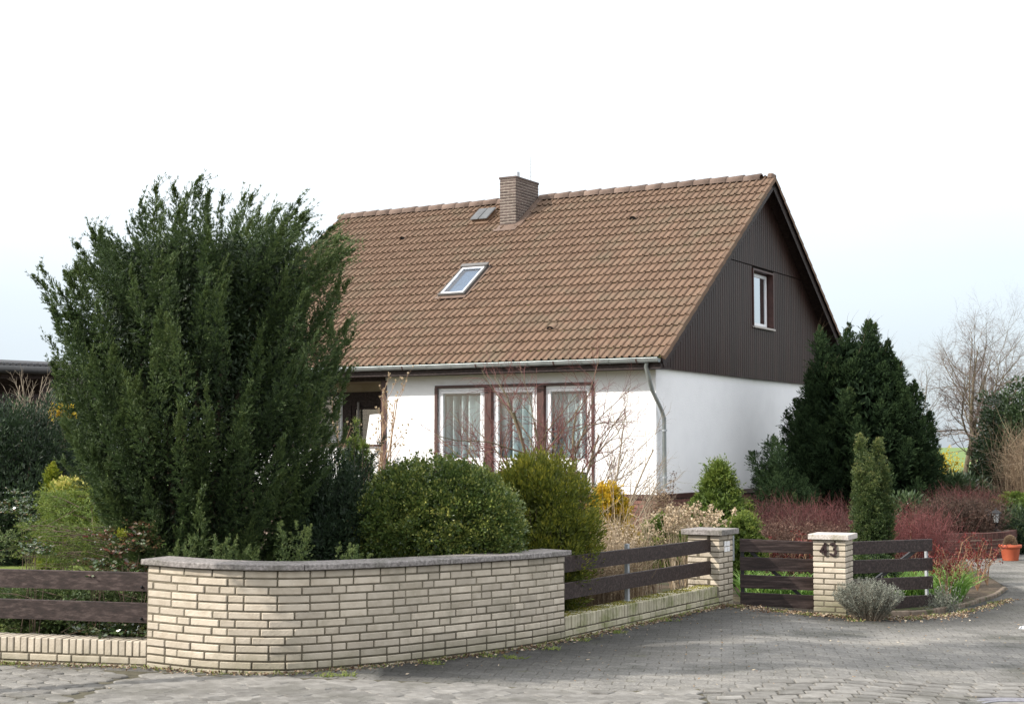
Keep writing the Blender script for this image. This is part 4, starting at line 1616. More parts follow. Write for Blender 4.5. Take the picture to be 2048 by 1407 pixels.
# chimney
cy0, cy1 = 4.34, 5.41
cx0, cx1 = CHX[0] - OV_G, CHX[1] - OV_G
CT = 7.84
m = MB()
m.box(cx0 + 0.008, cx1 - 0.008, cy0 + 0.008, cy1 - 0.008, 6.3, CT - 0.05)
chim = hbuild(m, 'chimney', M_CHMORT, roof)
CB = brick_mesh('chimney_brick', 0.202, 0.02, 0.050, M_CHBRICK, 0.003)
nc = 22
for c in range(nc):
    z = CT - 0.05 - (c + 1) * 0.0655
    for face in (0, 1):
        x = 0.0
        Lf = (cx1 - cx0) if face == 0 else (cy1 - cy0)
        if c % 2: x -= 0.107
        while x < Lf - 0.02:
            a, b = max(x, 0.0), min(x + 0.214, Lf)
            x += 0.214
            if b - a < 0.03: continue
            # hidden inside the roof?
            if face == 1:
                ym = cy0 + (a + b) / 2
                if z + 0.05 < EZ + (OV_E + ym) * (RZ - EZ) / (HD / 2 + OV_E): continue
            sc = (b - a - 0.009) / 0.206
            if face == 0:
                M = HM @ Matrix.Translation((cx0 + a + 0.004, cy0, z)) @ Matrix.Diagonal((sc, 1, 1, 1))
            else:
                M = HM @ Matrix(((0, 1, 0, cx0), (1, 0, 0, cy0 + a + 0.004), (0, 0, 1, z), (0, 0, 0, 1))) @ Matrix.Diagonal((sc, 1, 1, 1))
            put('brick', CB, chim, M)
m = MB()
m.box(cx0 - 0.012, cx1 + 0.012, cy0 - 0.012, cy1 + 0.012, CT - 0.05, CT, c=0.006)
hbuild(m, 'chimney_cap', M_CHBRICK, chim)
m = MB()
m.tube([(cx0 + 0.15, cy0 + 0.34, CT), (cx0 + 0.15, cy0 + 0.34, CT + 0.15)], 0.05, 14)
hbuild(m, 'flue', M_STEEL, chim)
m = MB()
m.tube([(cx0 + 0.06, cy0 + 0.80, CT), (cx0 + 0.06, cy0 + 0.80, CT + 0.56)], 0.011, 6)
hbuild(m, 'lightning_rod', M_STEEL, chim)
# flashing
m = MB()
m.box(CHX[0] - 0.10, CHX[1] + 0.06, 5.62, 5.90, 0.020, 0.040, RFR)
m.box(CHX[0] - 0.16, CHX[0] + 0.004, 5.80, 7.18, 0.015, 0.05, RFR)
m.box(cx0 - 0.012, cx1 + 0.012, cy0 - 0.015, cy0 - 0.001, 6.55, 6.72)
hbuild(m, 'flashing', M_LEAD, chim)


def rbuild(m, name, mat, parent):
    m.v = [ROOF @ p for p in m.v]
    m.f = [list(f)[::-1] for f in m.f]
    return m.build(name, mat, parent)


# roof window
x0, x1, y0, y1 = SKY
m = MB()
fw = 0.055
for (a, b, c, d) in ((x0, x1, y0, y0 + fw), (x0, x1, y1 - fw, y1), (x0, x0 + fw, y0 + fw, y1 - fw), (x1 - fw, x1, y0 + fw, y1 - fw)):
    m.box(a, b, c, d, -0.02, 0.085, c=0.004)
skw = rbuild(m, 'skylight', surf('grey_aluminium', [(0.3, (0.05, 0.048, 0.045)), (0.7, (0.09, 0.085, 0.08))], 6, 0.6, 0.05), roof)
m = MB()
m.box(x0 - 0.01, x1 + 0.01, y1 - 0.09, y1 + 0.02, 0.086, 0.125, c=0.006)
rbuild(m, 'hood', surf('grey_hood', [(0.3, (0.10, 0.095, 0.09)), (0.7, (0.14, 0.135, 0.13))], 6, 0.6, 0.05), skw)
m = MB()
a0, a1, b0, b1 = x0 + fw, x1 - fw, y0 + fw, y1 - 0.1
for (a, b, c, d) in ((a0, a1, b0, b0 + 0.03), (a0, a1, b1 - 0.03, b1), (a0, a0 + 0.03, b0 + 0.03, b1 - 0.03), (a1 - 0.03, a1, b0 + 0.03, b1 - 0.03)):
    m.box(a, b, c, d, 0.05, 0.088)
rbuild(m, 'sash', M_WHITE, skw)
m = MB()
m.box(a0, a1, b0, b1, 0.06, 0.066)
rbuild(m, 'pane', M_SKYGLASS, skw)
m = MB()
m.box(a0, a1, b0, b1, -0.02, 0.0)
rbuild(m, 'blind', surf('blue_grey_blind', [(0.3, (0.10, 0.13, 0.16)), (0.7, (0.13, 0.16, 0.195))], 3, 0.9, 0), skw)
m = MB()
m.box(x0 - 0.05, x1 + 0.10, y0 - 0.10, y0 - 0.001, 0.03, 0.044)
m.box(x1 + 0.001, x1 + 0.09, y0, y1, 0.02, 0.036)
m.box(x0 - 0.06, x0 - 0.001, y0, y1, 0.02, 0.036)
rbuild(m, 'apron', M_LEAD, skw)
# roof hatch
x0, x1, y0, y1 = HAT
m = MB()
m.box(x0 - 0.02, x1 + 0.02, y0 - 0.08, y1 + 0.01, 0.0, 0.045)
m.box(x0 + 0.03, x1 - 0.03, y0 + 0.03, y1 - 0.03, 0.045, 0.10)
hat = rbuild(m, 'roof_hatch', M_TILE, roof)
m = MB()
m.box(x0 - 0.005, (x0 + x1) / 2 - 0.006, y0, y1, 0.105, 0.135, c=0.014)
m.box((x0 + x1) / 2 + 0.006, x1 + 0.005, y0, y1, 0.105, 0.135, c=0.014)
m.box((x0 + x1) / 2 - 0.005, (x0 + x1) / 2 + 0.005, y0 + 0.02, y1 - 0.02, 0.11, 0.14)
rbuild(m, 'lid', surf('grey_acrylic', [(0.3, (0.085, 0.088, 0.092)), (0.7, (0.13, 0.135, 0.14))], 6, 0.6, 0.0, spec=0.2), hat)
# vent tiles
for (vx, vy) in ((8.67, 5.62), (2.72, 5.66), (2.73, 1.10)):
    m = MB()
    w, l = 0.085, 0.24
    for s in range(9):
        pass
    ring0 = [(vx + w * math.cos(math.pi * i / 8), vy, 0.02 + 0.085 * math.sin(math.pi * i / 8)) for i in range(9)]
    ring1 = [(vx + w * 0.8 * math.cos(math.pi * i / 8), vy + l, 0.01 + 0.02 * math.sin(math.pi * i / 8)) for i in range(9)]
    m.add(ring0 + ring1, [(i, i + 1, i + 10, i + 9) for i in range(8)], smooth=True)
    vt = rbuild(m, 'vent_tile', M_TILE, roof)
    m = MB()
    m.add([(p[0], p[1] + 0.012, p[2] - 0.01) for p in ring0], [tuple(range(9))])
    rbuild(m, 'vent_opening', M_BLACK, vt)

# ================================================================== PLANT TOOLS
def unit(v):
    return v / np.maximum(np.linalg.norm(v, axis=-1, keepdims=True), 1e-9)


def rdir(n):
    return unit(rng.normal(size=(n, 3)))


def kites(P, D, L, W, fold=0.0):
    """leaf quads from base points P along D"""
    n = len(P)
    L = np.broadcast_to(np.asarray(L, float), (n,))[:, None]
    W = np.broadcast_to(np.asarray(W, float), (n,))[:, None]
    S = unit(np.cross(D, rdir(n)))
    V = np.stack([P, P + D * L * 0.45 + S * W * 0.5, P + D * L, P + D * L * 0.45 - S * W * 0.5], axis=1)
    return V.reshape(-1, 3), np.arange(4 * n).reshape(n, 4)


def leaf_obj(name, P, D, L, W, mat, tone, parent=None, kind=None):
    V, Fc = kites(P, D, L, W)
    return put(name, np_mesh(name, V, Fc, mat, tone), parent, kind=kind)


def strands(P0, D, L, r, m=4, bend=0.15, droop=0.0, sides=3, taper=0.25):
    """curved tapering stems; returns verts, faces, and the path points (n, m+1, 3)"""
    n = len(P0)
    L = np.broadcast_to(np.asarray(L, float), (n,))
    r = np.broadcast_to(np.asarray(r, float), (n,))
    B = rdir(n) * bend
    t = np.linspace(0, 1, m + 1)[None, :, None]
    C = P0[:, None, :] + (D[:, None, :] * t + B[:, None, :] * t * t + np.array([0, 0, -droop])[None, None, :] * t * t) * L[:, None, None]
    rad = r[:, None] * (1 - (1 - taper) * np.linspace(0, 1, m + 1)[None, :])
    V, Fc = tube_arr(C, rad, sides)
    return V, Fc, C


def tube_arr(C, rad, sides):
    n, k, _ = C.shape
    T = np.gradient(C, axis=1)
    T = unit(T)
    ref = np.where(np.abs(T[:, :1, 2:3]) > 0.8, np.array([1.0, 0.15, 0.1])[None, None, :], np.array([0.1, 0.1, 1.0])[None, None, :])
    A = unit(np.cross(T, np.broadcast_to(ref, T.shape)))
    Bn = np.cross(T, A)
    ang = np.arange(sides) * 2 * math.pi / sides
    V = C[:, :, None, :] + (A[:, :, None, :] * np.cos(ang)[None, None, :, None] + Bn[:, :, None, :] * np.sin(ang)[None, None, :, None]) * rad[:, :, None, None]
    idx = np.arange(n * k * sides).reshape(n, k, sides)
    a = idx[:, :-1, :]
    b = np.roll(idx, -1, axis=2)[:, :-1, :]
    c = np.roll(idx, -1, axis=2)[:, 1:, :]
    d = idx[:, 1:, :]
    Fc = np.stack([a, b, c, d], axis=-1).reshape(-1, 4)
    return V.reshape(-1, 3), Fc


def join(parts):
    V, Fc, Tn, o = [], [], [], 0
    for v, f, t in parts:
        V.append(v)
        Fc.append(f + o)
        o += len(v)
        Tn.append(np.broadcast_to(t, (len(f),)))
    return np.vstack(V), np.vstack(Fc), np.concatenate(Tn)


def resample(pts, m):
    P = np.array([tuple(p) for p in pts])
    s = np.concatenate([[0], np.cumsum(np.linalg.norm(np.diff(P, axis=0), axis=1))])
    q = np.linspace(0, s[-1], m)
    return np.stack([np.interp(q, s, P[:, i]) for i in range(3)], axis=1)


def grow(out, p, d, L, r, lvl, P):
    """recursive bare branching; out[lvl] gets (points, r0, r1)"""
    k = P['seg'][lvl]
    pts = [p.copy()]
    cur = p.copy()
    dd = d.copy()
    dirs = [dd.copy()]
    for i in range(k):
        dd = (dd + Vector((random.gauss(0, 1), random.gauss(0, 1), random.gauss(0, 1))) * P['wig'][lvl] + Vector((0, 0, 1)) * P['up'][lvl]).normalized()
        cur = cur + dd * (L / k)
        pts.append(cur.copy())
        dirs.append(dd.copy())
    r1 = r * P['tap'][lvl]
    out.setdefault(lvl, []).append((pts, r, r1))
    if lvl + 1 < len(P['n']) + 1 and lvl < len(P['n']):
        nc_ = P['n'][lvl]
        for j in range(nc_):
            s = P['s0'][lvl] + (1 - P['s0'][lvl]) * (j + random.random()) / nc_
            f = s * k
            i0 = min(int(f), k - 1)
            q = pts[i0].lerp(pts[i0 + 1], f - i0)
            base = dirs[i0 + 1]
            ax = base.cross(Vector((random.gauss(0, 1), random.gauss(0, 1), random.gauss(0, 1)))).normalized()
            nd = Matrix.Rotation(R(random.uniform(*P['ang'][lvl])), 3, ax) @ base
            Lc = L * P['rat'][lvl] * random.uniform(0.7, 1.2) * (1.15 - 0.55 * s)
            rc = (r + (r1 - r) * s) * P['rr'][lvl]
            grow(out, q, nd, Lc, rc, lvl + 1, P)


def bare(out, parent, name_mats, sides=(7, 5, 4, 3, 3, 3), tone=None):
    """name_mats: list of (part name, levels, material)"""
    for nm, lv, mat in name_mats:
        parts = []
        for l_ in lv:
            if l_ not in out: continue
            m = 9 if l_ == 0 else (6 if l_ < 3 else 4)
            C = np.stack([resample(q[0], m) for q in out[l_]])
            r0 = np.array([q[1] for q in out[l_]])[:, None]
            r1 = np.array([q[2] for q in out[l_]])[:, None]
            t = np.linspace(0, 1, m)[None, :]
            v, f = tube_arr(C, r0 + (r1 - r0) * t, sides[l_])
            parts.append((v, f, 0.5))
        if parts:
            v, f, t = join(parts)
            put(nm, np_mesh(nm, v, f, mat, smooth=True), parent)


def plumes(S, Cc, Tp, Rr, nsub, nleaf, subL, L, W, f0=0.12, splay=0.65, jit_=0.42, base_tone=0.3, ptone=None, power=0.75):
    """feathery plumes along quadratic curves S-Cc-Tp; returns P, D, L, W, tone"""
    n = len(S)
    s = f0 + (1 - f0) * rng.random((n, nsub)) ** power
    s_ = s[..., None]
    B = (1 - s_) ** 2 * S[:, None] + 2 * (1 - s_) * s_ * Cc[:, None] + s_ ** 2 * Tp[:, None]
    T = unit(2 * (1 - s_) * (Cc - S)[:, None] + 2 * s_ * (Tp - Cc)[:, None])
    rad = rng.normal(size=(n, nsub, 3))
    rad = unit(rad - (rad * T).sum(-1, keepdims=True) * T)
    prof = np.clip(np.minimum(1, 2.2 * (1 - s) ** 0.8), 0.05, 1) * (0.7 + 0.6 * rng.random((n, nsub)))
    ln = subL * prof
    sd = unit(T * (1.0 - 0.35 * prof[..., None]) + rad * splay * prof[..., None] + rng.normal(size=(n, nsub, 3)) * 0.12)
    base = B + rad * (Rr[:, None] * prof * rng.random((n, nsub)) ** 0.6)[..., None]
    u = 0.1 + 0.9 * rng.random((n, nsub, nleaf))
    ld = unit(sd[:, :, None, :] + rng.normal(size=(n, nsub, nleaf, 3)) * jit_)
    pos = base[:, :, None, :] + sd[:, :, None, :] * (u * ln[..., None])[..., None] + ld * 0.004
    ll = L * (0.65 + 0.7 * rng.random((n, nsub, nleaf))) * (1 - 0.35 * s[..., None])
    ww = W * (0.7 + 0.6 * rng.random((n, nsub, nleaf))) * (1 - 0.4 * s[..., None])
    if ptone is None: ptone = rng.normal(size=n) * 0.08
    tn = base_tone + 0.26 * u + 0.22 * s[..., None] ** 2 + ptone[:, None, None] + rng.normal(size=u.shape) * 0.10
    return pos.reshape(-1, 3), ld.reshape(-1, 3), ll.ravel(), ww.ravel(), tn.ravel()


def curls(Tp, D, n_each, Lc, r, wind):
    """fine whip-like tips at plume ends"""
    n = len(Tp)
    P0 = np.repeat(Tp, n_each, axis=0) + rng.normal(size=(n * n_each, 3)) * 0.015
    DD = unit(np.repeat(D, n_each, axis=0) + rng.normal(size=(n * n_each, 3)) * 0.25)
    t = np.linspace(0, 1, 5)[None, :, None]
    Ls = (Lc * (0.5 + rng.random(n * n_each)))[:, None, None]
    C = P0[:, None] + DD[:, None] * t * Ls + np.asarray(wind)[None, None] * t * t * Ls
    rad = np.repeat((r * (1 - 0.8 * t[..., 0])), n * n_each, axis=0)
    return tube_arr(C, rad, 3) + (C,)


def blob(center, rad3, nclump, rc, nleaf, L, W, up=0.3, out_=0.6, zmin=-0.2, base_tone=0.35, lump=0.12, shell=(0.72, 1.0), clump_tone=0.10, uptone=0.15):
    c = np.asarray(center, float)
    r3 = np.asarray(rad3, float)
    d = rdir(nclump * 2)
    d = d[d[:, 2] > zmin][:nclump]
    n = len(d)
    f = shell[0] + (shell[1] - shell[0]) * rng.random(n) ** 0.6
    lum = 1 + lump * np.sin(d[:, 0] * 5 + d[:, 2] * 3 + c[0]) * np.cos(d[:, 1] * 4 + c[1])
    cc = c + d * r3 * (f * lum)[:, None]
    q = rdir(n * nleaf).reshape(n, nleaf, 3)
    rcl = rc * (0.7 + 0.6 * rng.random(n))
    pos = cc[:, None] + q * (rcl[:, None] * rng.random((n, nleaf)) ** 0.4)[..., None]
    dn = unit(d / r3)
    ld = unit(dn[:, None] * out_ + q * 0.6 + np.array([0, 0, up]) + rng.normal(size=(n, nleaf, 3)) * 0.3)
    ll = L * (0.7 + 0.6 * rng.random((n, nleaf)))
    ww = W * (0.7 + 0.6 * rng.random((n, nleaf)))
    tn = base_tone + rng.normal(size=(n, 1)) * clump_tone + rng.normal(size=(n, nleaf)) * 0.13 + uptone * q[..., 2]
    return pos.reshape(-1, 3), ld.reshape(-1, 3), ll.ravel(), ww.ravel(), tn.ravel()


def cat(*a):
    return tuple(np.concatenate(x) for x in zip(*a))


def curve3(P, Q):
    """straight helper: control points for plumes"""
    return (P + Q) / 2


def V3(v):
    return np.array([v[0], v[1], v[2]], float)


def stem_mesh(name, P0, P1_, r, mat, parent, sides=5):
    C = np.stack([np.asarray(P0), (np.asarray(P0) + np.asarray(P1_)) / 2 + rng.normal(size=np.asarray(P0).shape) * 0.02, np.asarray(P1_)], axis=1)
    rad = np.broadcast_to(np.array([[1, 0.75, 0.45]]) * r, (len(C), 3))
    v, f = tube_arr(C, rad, sides)
    return put(name, np_mesh(name, v, f, mat, smooth=True), parent)


# ================================================================== BIG JUNIPER
JC = at(398, 900, 13.15)
jz = float(gz(JC.x, JC.y))
jun = thing('juniper', 'huge dark green juniper with feathery upswept branches behind the curved wall', 'juniper', (JC.x, JC.y, jz))
JR = [(0, 0.38), (0.5, 0.50), (1.0, 0.68), (1.4, 0.86), (1.9, 1.02), (2.4, 1.06), (2.8, 1.02), (3.1, 0.95), (3.35, 0.88), (3.6, 0.68), (3.75, 0.35)]
OC = np.array([JC.x, JC.y, jz])


def jun_ring(n, hlo, hhi, rfac, plen, lean, seed_off, tipup=0.30):
    k = np.arange(n) + 0.5
    hh = hlo + (hhi - hlo) * (k / n) ** 0.80 + rng.normal(size=n) * 0.05
    az = k * 2.39996 + seed_off + rng.normal(size=n) * 0.18
    o = np.stack([np.cos(az), np.sin(az), np.zeros(n)], 1)
    r_ = pw(hh, JR) * rfac * rng.uniform(0.93, 1.07, n)
    # the right-hand side is fuller low down
    r_ = r_ * (1 + 0.28 * np.clip(o[:, 0], 0, 1) * np.clip((2.4 - hh) / 1.4, 0, 1))
    body = OC + o * r_[:, None] + np.array([0, 0, 1]) * hh[:, None]
    body[:, 0] += np.clip(hh - 2.9, 0, 2) * 0.16
    Ln = plen * rng.uniform(0.75, 1.25, n)
    ln_ = lean * rng.uniform(0.7, 1.3, n)
    d_ = unit(o * ln_[:, None] + np.array([0, 0, 1]))
    wind = np.clip((hh - 2.2) / 1.4, 0, 1)[:, None] * np.array([[0.20, 0, 0.0]]) * rng.uniform(0.5, 1.3, (n, 1)) * (o[:, :1] > -0.75)
    d_ = unit(d_ + rng.normal(size=(n, 3)) * 0.10)
    tip = body + d_ * (Ln * tipup)[:, None] + wind * Ln[:, None] * 0.8 + rng.normal(size=(n, 3)) * 0.03
    tip[:, 0] = np.minimum(tip[:, 0], JC.x + 1.30 + 0.05 * rng.normal(size=n))
    tip[:, 2] = np.minimum(tip[:, 2], jz + 3.86 + rng.random(n) * 0.14 - 0.38 * np.abs(tip[:, 0] - JC.x - 0.25) ** 1.6)
    st = body - unit(o * (ln_ * 1.35)[:, None] + np.array([0, 0, 1])) * (Ln * (1 - tipup))[:, None]
    st[:, 2] = np.maximum(st[:, 2], jz + 0.02)
    ct = body + o * 0.05 + rng.normal(size=(n, 3)) * 0.06
    return st, ct, tip, o


PT, CU = [], []
for (n, hlo, hhi, rf, pl, le, so, nsub, nlf, bt, rad_, tu) in (
        (250, 0.35, 3.58, 1.0, 1.05, 0.58, 0.0, 190, 14, 0.32, 0.034, 0.42),
        (90, 0.50, 3.45, 0.78, 1.1, 0.50, 1.3, 110, 11, 0.18, 0.07, 0.40),
        (70, 2.2, 3.58, 0.50, 0.95, 0.42, 2.1, 170, 12, 0.28, 0.036, 0.42),
        ):
    st, ct, tip, o = jun_ring(n, hlo, hhi, rf, pl, le, so, tu)
    PT.append(plumes(st, ct, tip, np.full(n, rad_) * rng.uniform(0.75, 1.25, n), nsub, nlf, 0.072, 0.033, 0.0090, f0=0.0, jit_=0.30, splay=0.62, base_tone=bt,
                     ptone=rng.normal(size=n) * 0.07, power=0.9))
    CU.append((tip, unit(tip - ct)))
nf = 60000
fh = 0.15 + 3.3 * rng.random(nf)
fa = rng.random(nf) * 2 * math.pi
fr2 = pw(fh, JR) * 0.90 * rng.random(nf) ** 0.42
FP = np.stack([JC.x + fr2 * np.cos(fa) + np.clip(fh - 2.7, 0, 2) * 0.2, JC.y + fr2 * np.sin(fa), jz + fh], 1)
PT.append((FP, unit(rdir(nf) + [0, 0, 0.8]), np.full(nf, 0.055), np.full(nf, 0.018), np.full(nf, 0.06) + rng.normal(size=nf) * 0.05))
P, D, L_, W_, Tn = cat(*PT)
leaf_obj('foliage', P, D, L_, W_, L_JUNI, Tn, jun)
tipA = np.vstack([c_[0] for c_ in CU[:3]])
dirA = np.vstack([c_[1] for c_ in CU[:3]])
v, f, C = curls(tipA - dirA * 0.05, dirA, 4, 0.13, 0.0028, (0.25, 0, 0.0))
cp_ = C[:, 1:4].reshape(-1, 3)
tag(put('shoot_tips', np_mesh('shoot_tips', v, f, L_JUNI, np.full(len(f), 0.75)), jun), kind='stuff')
cpr = np.repeat(cp_, 5, axis=0) + rng.normal(size=(len(cp_) * 5, 3)) * 0.006
leaf_obj('tip_sprays', cpr, unit(rdir(len(cpr)) * 0.7 + np.repeat(np.repeat(dirA, 4, axis=0), 15, axis=0)), 0.026, 0.007, L_JUNI, 0.62 + rng.normal(size=len(cpr)) * 0.12, jun)
nb_ = 26
ba = rng.random(nb_) * 2 * math.pi
b0 = np.stack([JC.x + 0.18 * np.cos(ba), JC.y + 0.18 * np.sin(ba), np.full(nb_, jz - 0.05)], 1)
bh = 1.4 + 1.7 * rng.random(nb_)
b1 = np.stack([JC.x + 0.55 * np.cos(ba), JC.y + 0.55 * np.sin(ba), jz + bh], 1)
stem_mesh('trunk', b0, b1, 0.04, M_BARK, jun)


# ================================================================== SHRUBS BEHIND THE CURVED WALL
def shrub(name, label, cat_, u, v, Y, rad3, mat, args, zc=None, group=None, trunk=True, extra=None, part='foliage', tm_=None):
    c = at(u, v, Y)
    g = float(gz(c.x, c.y))
    if zc is None: zc = g + rad3[2] * 0.55
    t = thing(name, label, cat_, (c.x, c.y, g), group)
    arr = blob((c.x, c.y, zc), rad3, **args)
    if extra is not None:
        arr = cat(arr, extra(c, g))
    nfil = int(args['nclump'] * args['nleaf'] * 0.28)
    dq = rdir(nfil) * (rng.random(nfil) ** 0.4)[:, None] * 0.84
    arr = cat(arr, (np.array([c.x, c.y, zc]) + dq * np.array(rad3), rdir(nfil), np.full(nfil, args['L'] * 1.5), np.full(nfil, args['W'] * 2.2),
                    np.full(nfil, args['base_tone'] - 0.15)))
    ok = arr[0][:, 2] > g
    arr = tuple(a[ok] for a in arr)
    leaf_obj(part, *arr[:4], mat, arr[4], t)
    if trunk:
        n = 7
        a = rng.random(n) * 6.283
        b0 = np.stack([c.x + 0.05 * np.cos(a), c.y + 0.05 * np.sin(a), np.full(n, g - 0.05)], 1)
        b1 = np.stack([c.x + 0.6 * rad3[0] * np.cos(a), c.y + 0.6 * rad3[1] * np.sin(a), np.full(n, zc + rad3[2] * 0.4)], 1)
        stem_mesh('stems', b0, b1, 0.02 * max(rad3[0], 0.4), tm_ or M_BARK, t)
    return t, c, g


def shoots_extra(rad3, zc_off, n, hmin, hmax, nl, L, W, tone):
    def fn(c, g):
        a = rng.random(n) * 6.283
        q = rng.random(n) ** 0.5 * 0.8
        z = g + zc_off + rad3[2] * np.sqrt(1 - q * q) * 0.96
        b = np.stack([c.x + rad3[0] * q * np.cos(a), c.y + rad3[1] * q * np.sin(a), z], 1)
        hh = hmin + (hmax - hmin) * rng.random(n)
        u = rng.random((n, nl))
        lean = rng.normal(size=(n, 3)) * [0.2, 0.2, 0]
        pos = b[:, None] + (np.array([0, 0, 1]) + lean[:, None]) * (u * hh[:, None])[..., None]
        ld = unit(rng.normal(size=(n, nl, 3)) * 0.6 + [0, 0, 0.8])
        return pos.reshape(-1, 3), ld.reshape(-1, 3), np.full(n * nl, L), np.full(n * nl, W), tone + rng.normal(size=n * nl) * 0.12
    return fn


# small-leaved glossy evergreen
r3 = (0.74, 0.66, 0.60)
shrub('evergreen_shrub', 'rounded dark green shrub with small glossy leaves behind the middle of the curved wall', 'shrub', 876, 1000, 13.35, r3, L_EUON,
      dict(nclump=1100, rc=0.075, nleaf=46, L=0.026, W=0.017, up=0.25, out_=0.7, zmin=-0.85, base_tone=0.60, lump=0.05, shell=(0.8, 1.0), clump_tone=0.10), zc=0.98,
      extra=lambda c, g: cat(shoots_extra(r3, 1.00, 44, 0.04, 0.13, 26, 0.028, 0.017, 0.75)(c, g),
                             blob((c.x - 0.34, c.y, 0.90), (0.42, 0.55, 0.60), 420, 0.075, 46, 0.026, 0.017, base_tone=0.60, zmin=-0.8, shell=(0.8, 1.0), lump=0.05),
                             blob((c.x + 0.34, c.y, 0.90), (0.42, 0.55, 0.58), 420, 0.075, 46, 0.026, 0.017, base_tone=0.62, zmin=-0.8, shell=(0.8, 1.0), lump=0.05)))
# darker mass at its left foot
r3 = (0.50, 0.45, 0.62)
shrub('evergreen_shrub', 'dark needle-leaved shrub squeezed between the juniper and the glossy round shrub', 'shrub', 665, 1000, 13.3, r3, L_DARK,
      dict(nclump=420, rc=0.12, nleaf=46, L=0.05, W=0.012, up=0.5, out_=0.4, zmin=-0.9, base_tone=0.40, lump=0.15, shell=(0.6, 1.0)), zc=0.86,
      extra=shoots_extra(r3, 0.75, 26, 0.2, 0.5, 60, 0.05, 0.009, 0.55))
# olive feathery one
r3 = (0.58, 0.6, 0.80)
shrub('feathery_shrub', 'olive green feathery conifer shrub with yellowish tips at the right end of the curved wall', 'shrub', 1078, 1000, 14.45, r3, L_YEWO,
      dict(nclump=620, rc=0.10, nleaf=52, L=0.045, W=0.012, up=0.7, out_=0.5, zmin=-0.9, base_tone=0.54, lump=0.08, shell=(0.75, 1.0), uptone=0.22), zc=0.80,
      extra=shoots_extra(r3, 0.8, 60, 0.06, 0.2, 46, 0.035, 0.009, 0.8))
# bare long needle sprays in front of the loggia
t = thing('sparse_conifer', 'sparse dark conifer sprays rising before the shaded loggia parapet', 'conifer', tuple(G(*at(668, 900, 13.9).xy)))
c = at(668, 900, 13.9)
n = 16
b0 = np.stack([np.full(n, c.x) + rng.normal(size=n) * 0.1, np.full(n, c.y) + rng.normal(size=n) * 0.1, np.full(n, 0.9)], 1)
dd = unit(np.stack([rng.uniform(-0.25, 0.9, n), rng.normal(size=n) * 0.2, rng.uniform(0.5, 1.1, n)], 1))
v, f, C = strands(b0, dd, rng.uniform(0.5, 0.85, n), 0.008, m=6, bend=0.12)
put('stems', np_mesh('stems', v, f, M_BARK), t)
pp = np.repeat(C[:, 1:].reshape(-1, 3), 70, axis=0)
tt = np.repeat(np.repeat(dd, 6, axis=0), 70, axis=0)
off = rng.random((len(pp), 1)) * 0.12
leaf_obj('needles', pp + tt * off, unit(tt * 0.7 + rdir(len(pp))), 0.055, 0.006, L_DARK, 0.42 + rng.normal(size=len(pp)) * 0.1, t)

# dwarf pine with bright upright candles
c = at(716, 930, 15.6)
t = thing('dwarf_pine', 'small pine with bright green upright shoots in front of the loggia', 'pine', tuple(G(c.x, c.y)))
bs = []
for (u, v0, v1) in ((715, 905, 842), (700, 930, 878), (708, 935, 872), (726, 935, 880), (735, 945, 892), (690, 950, 903), (720, 950, 890), (745, 955, 912), (705, 960, 905)):
    q0, q1 = at(u, v0 + 40, 15.6), at(u + random.uniform(-3, 3), v1, 15.6 + random.uniform(-0.1, 0.1))
    bs.append((V3(q0), V3(q1)))
PP, DDm, TT = [], [], []
for q0, q1 in bs:
    n = 420
    u = rng.random((n, 1))
    PP.append(q0 + (q1 - q0) * u)
    DDm.append(unit(unit((q1 - q0)[None]) * 0.75 + rdir(n) * 0.75))
    TT.append(0.35 + 0.5 * u[:, 0] + rng.normal(size=n) * 0.1)
leaf_obj('needles', np.vstack(PP), np.vstack(DDm), 0.065, 0.009, L_PINE, np.concatenate(TT), t)
stem_mesh('stems', [[c.x, c.y, 0.0]] * len(bs), [q[1] for q in bs], 0.014, M_BARK, t)

# ================================================================== BARE SHRUBS AND SMALL TREES IN FRONT OF THE HOUSE
def bare_thing(name, label, cat_, base, trunks, P, parts, group=None, sides=(7, 5, 4, 3, 3, 3)):
    t = thing(name, label, cat_, tuple(base), group)
    out = {}
    for (d, L, r) in trunks:
        grow(out, Vector(base) + Vector((random.gauss(0, 0.03), random.gauss(0, 0.03), 0)), Vector(d).normalized(), L, r, 0, P)
    bare(out, t, parts, sides)
    return t, out


MAPLE = dict(seg=(7, 6, 5, 4, 3), wig=(0.13, 0.16, 0.2, 0.22), up=(0.03, 0.04, 0.03, 0.0), tap=(0.45, 0.4, 0.4, 0.6), n=(8, 7, 6),
             s0=(0.30, 0.2, 0.15), ang=((28, 62), (24, 55), (20, 50)), rat=(0.66, 0.58, 0.52), rr=(0.6, 0.62, 0.72))
c = at(1120, 1100, 19.0)
g = float(gz(c.x, c.y))
bare_thing('bare_maple', 'leafless shrubby maple with fine reddish twigs in front of the triple window', 'shrub', (c.x, c.y, g),
           [((-0.22, 0.1, 1), 2.1, 0.030), ((0.0, 0.0, 1), 2.35, 0.032), ((-0.5, 0, 1), 2.1, 0.026), ((0.2, -0.1, 1), 2.3, 0.028), ((0.42, 0.1, 1), 2.1, 0.024)],
           MAPLE, [('branches', (0, 1), M_BARKG), ('twigs', (2, 3), M_REDTWIG)])
c = at(1172, 1110, 18.2)
g = float(gz(c.x, c.y))
BUSH2 = dict(seg=(7, 6, 5, 4), wig=(0.07, 0.12, 0.18, 0.2), up=(0.03, 0.06, 0.05, 0.0), tap=(0.4, 0.4, 0.4, 0.5), n=(6, 5, 4),
             s0=(0.45, 0.25, 0.15), ang=((15, 38), (20, 45), (20, 50)), rat=(0.5, 0.5, 0.5), rr=(0.55, 0.6, 0.6))
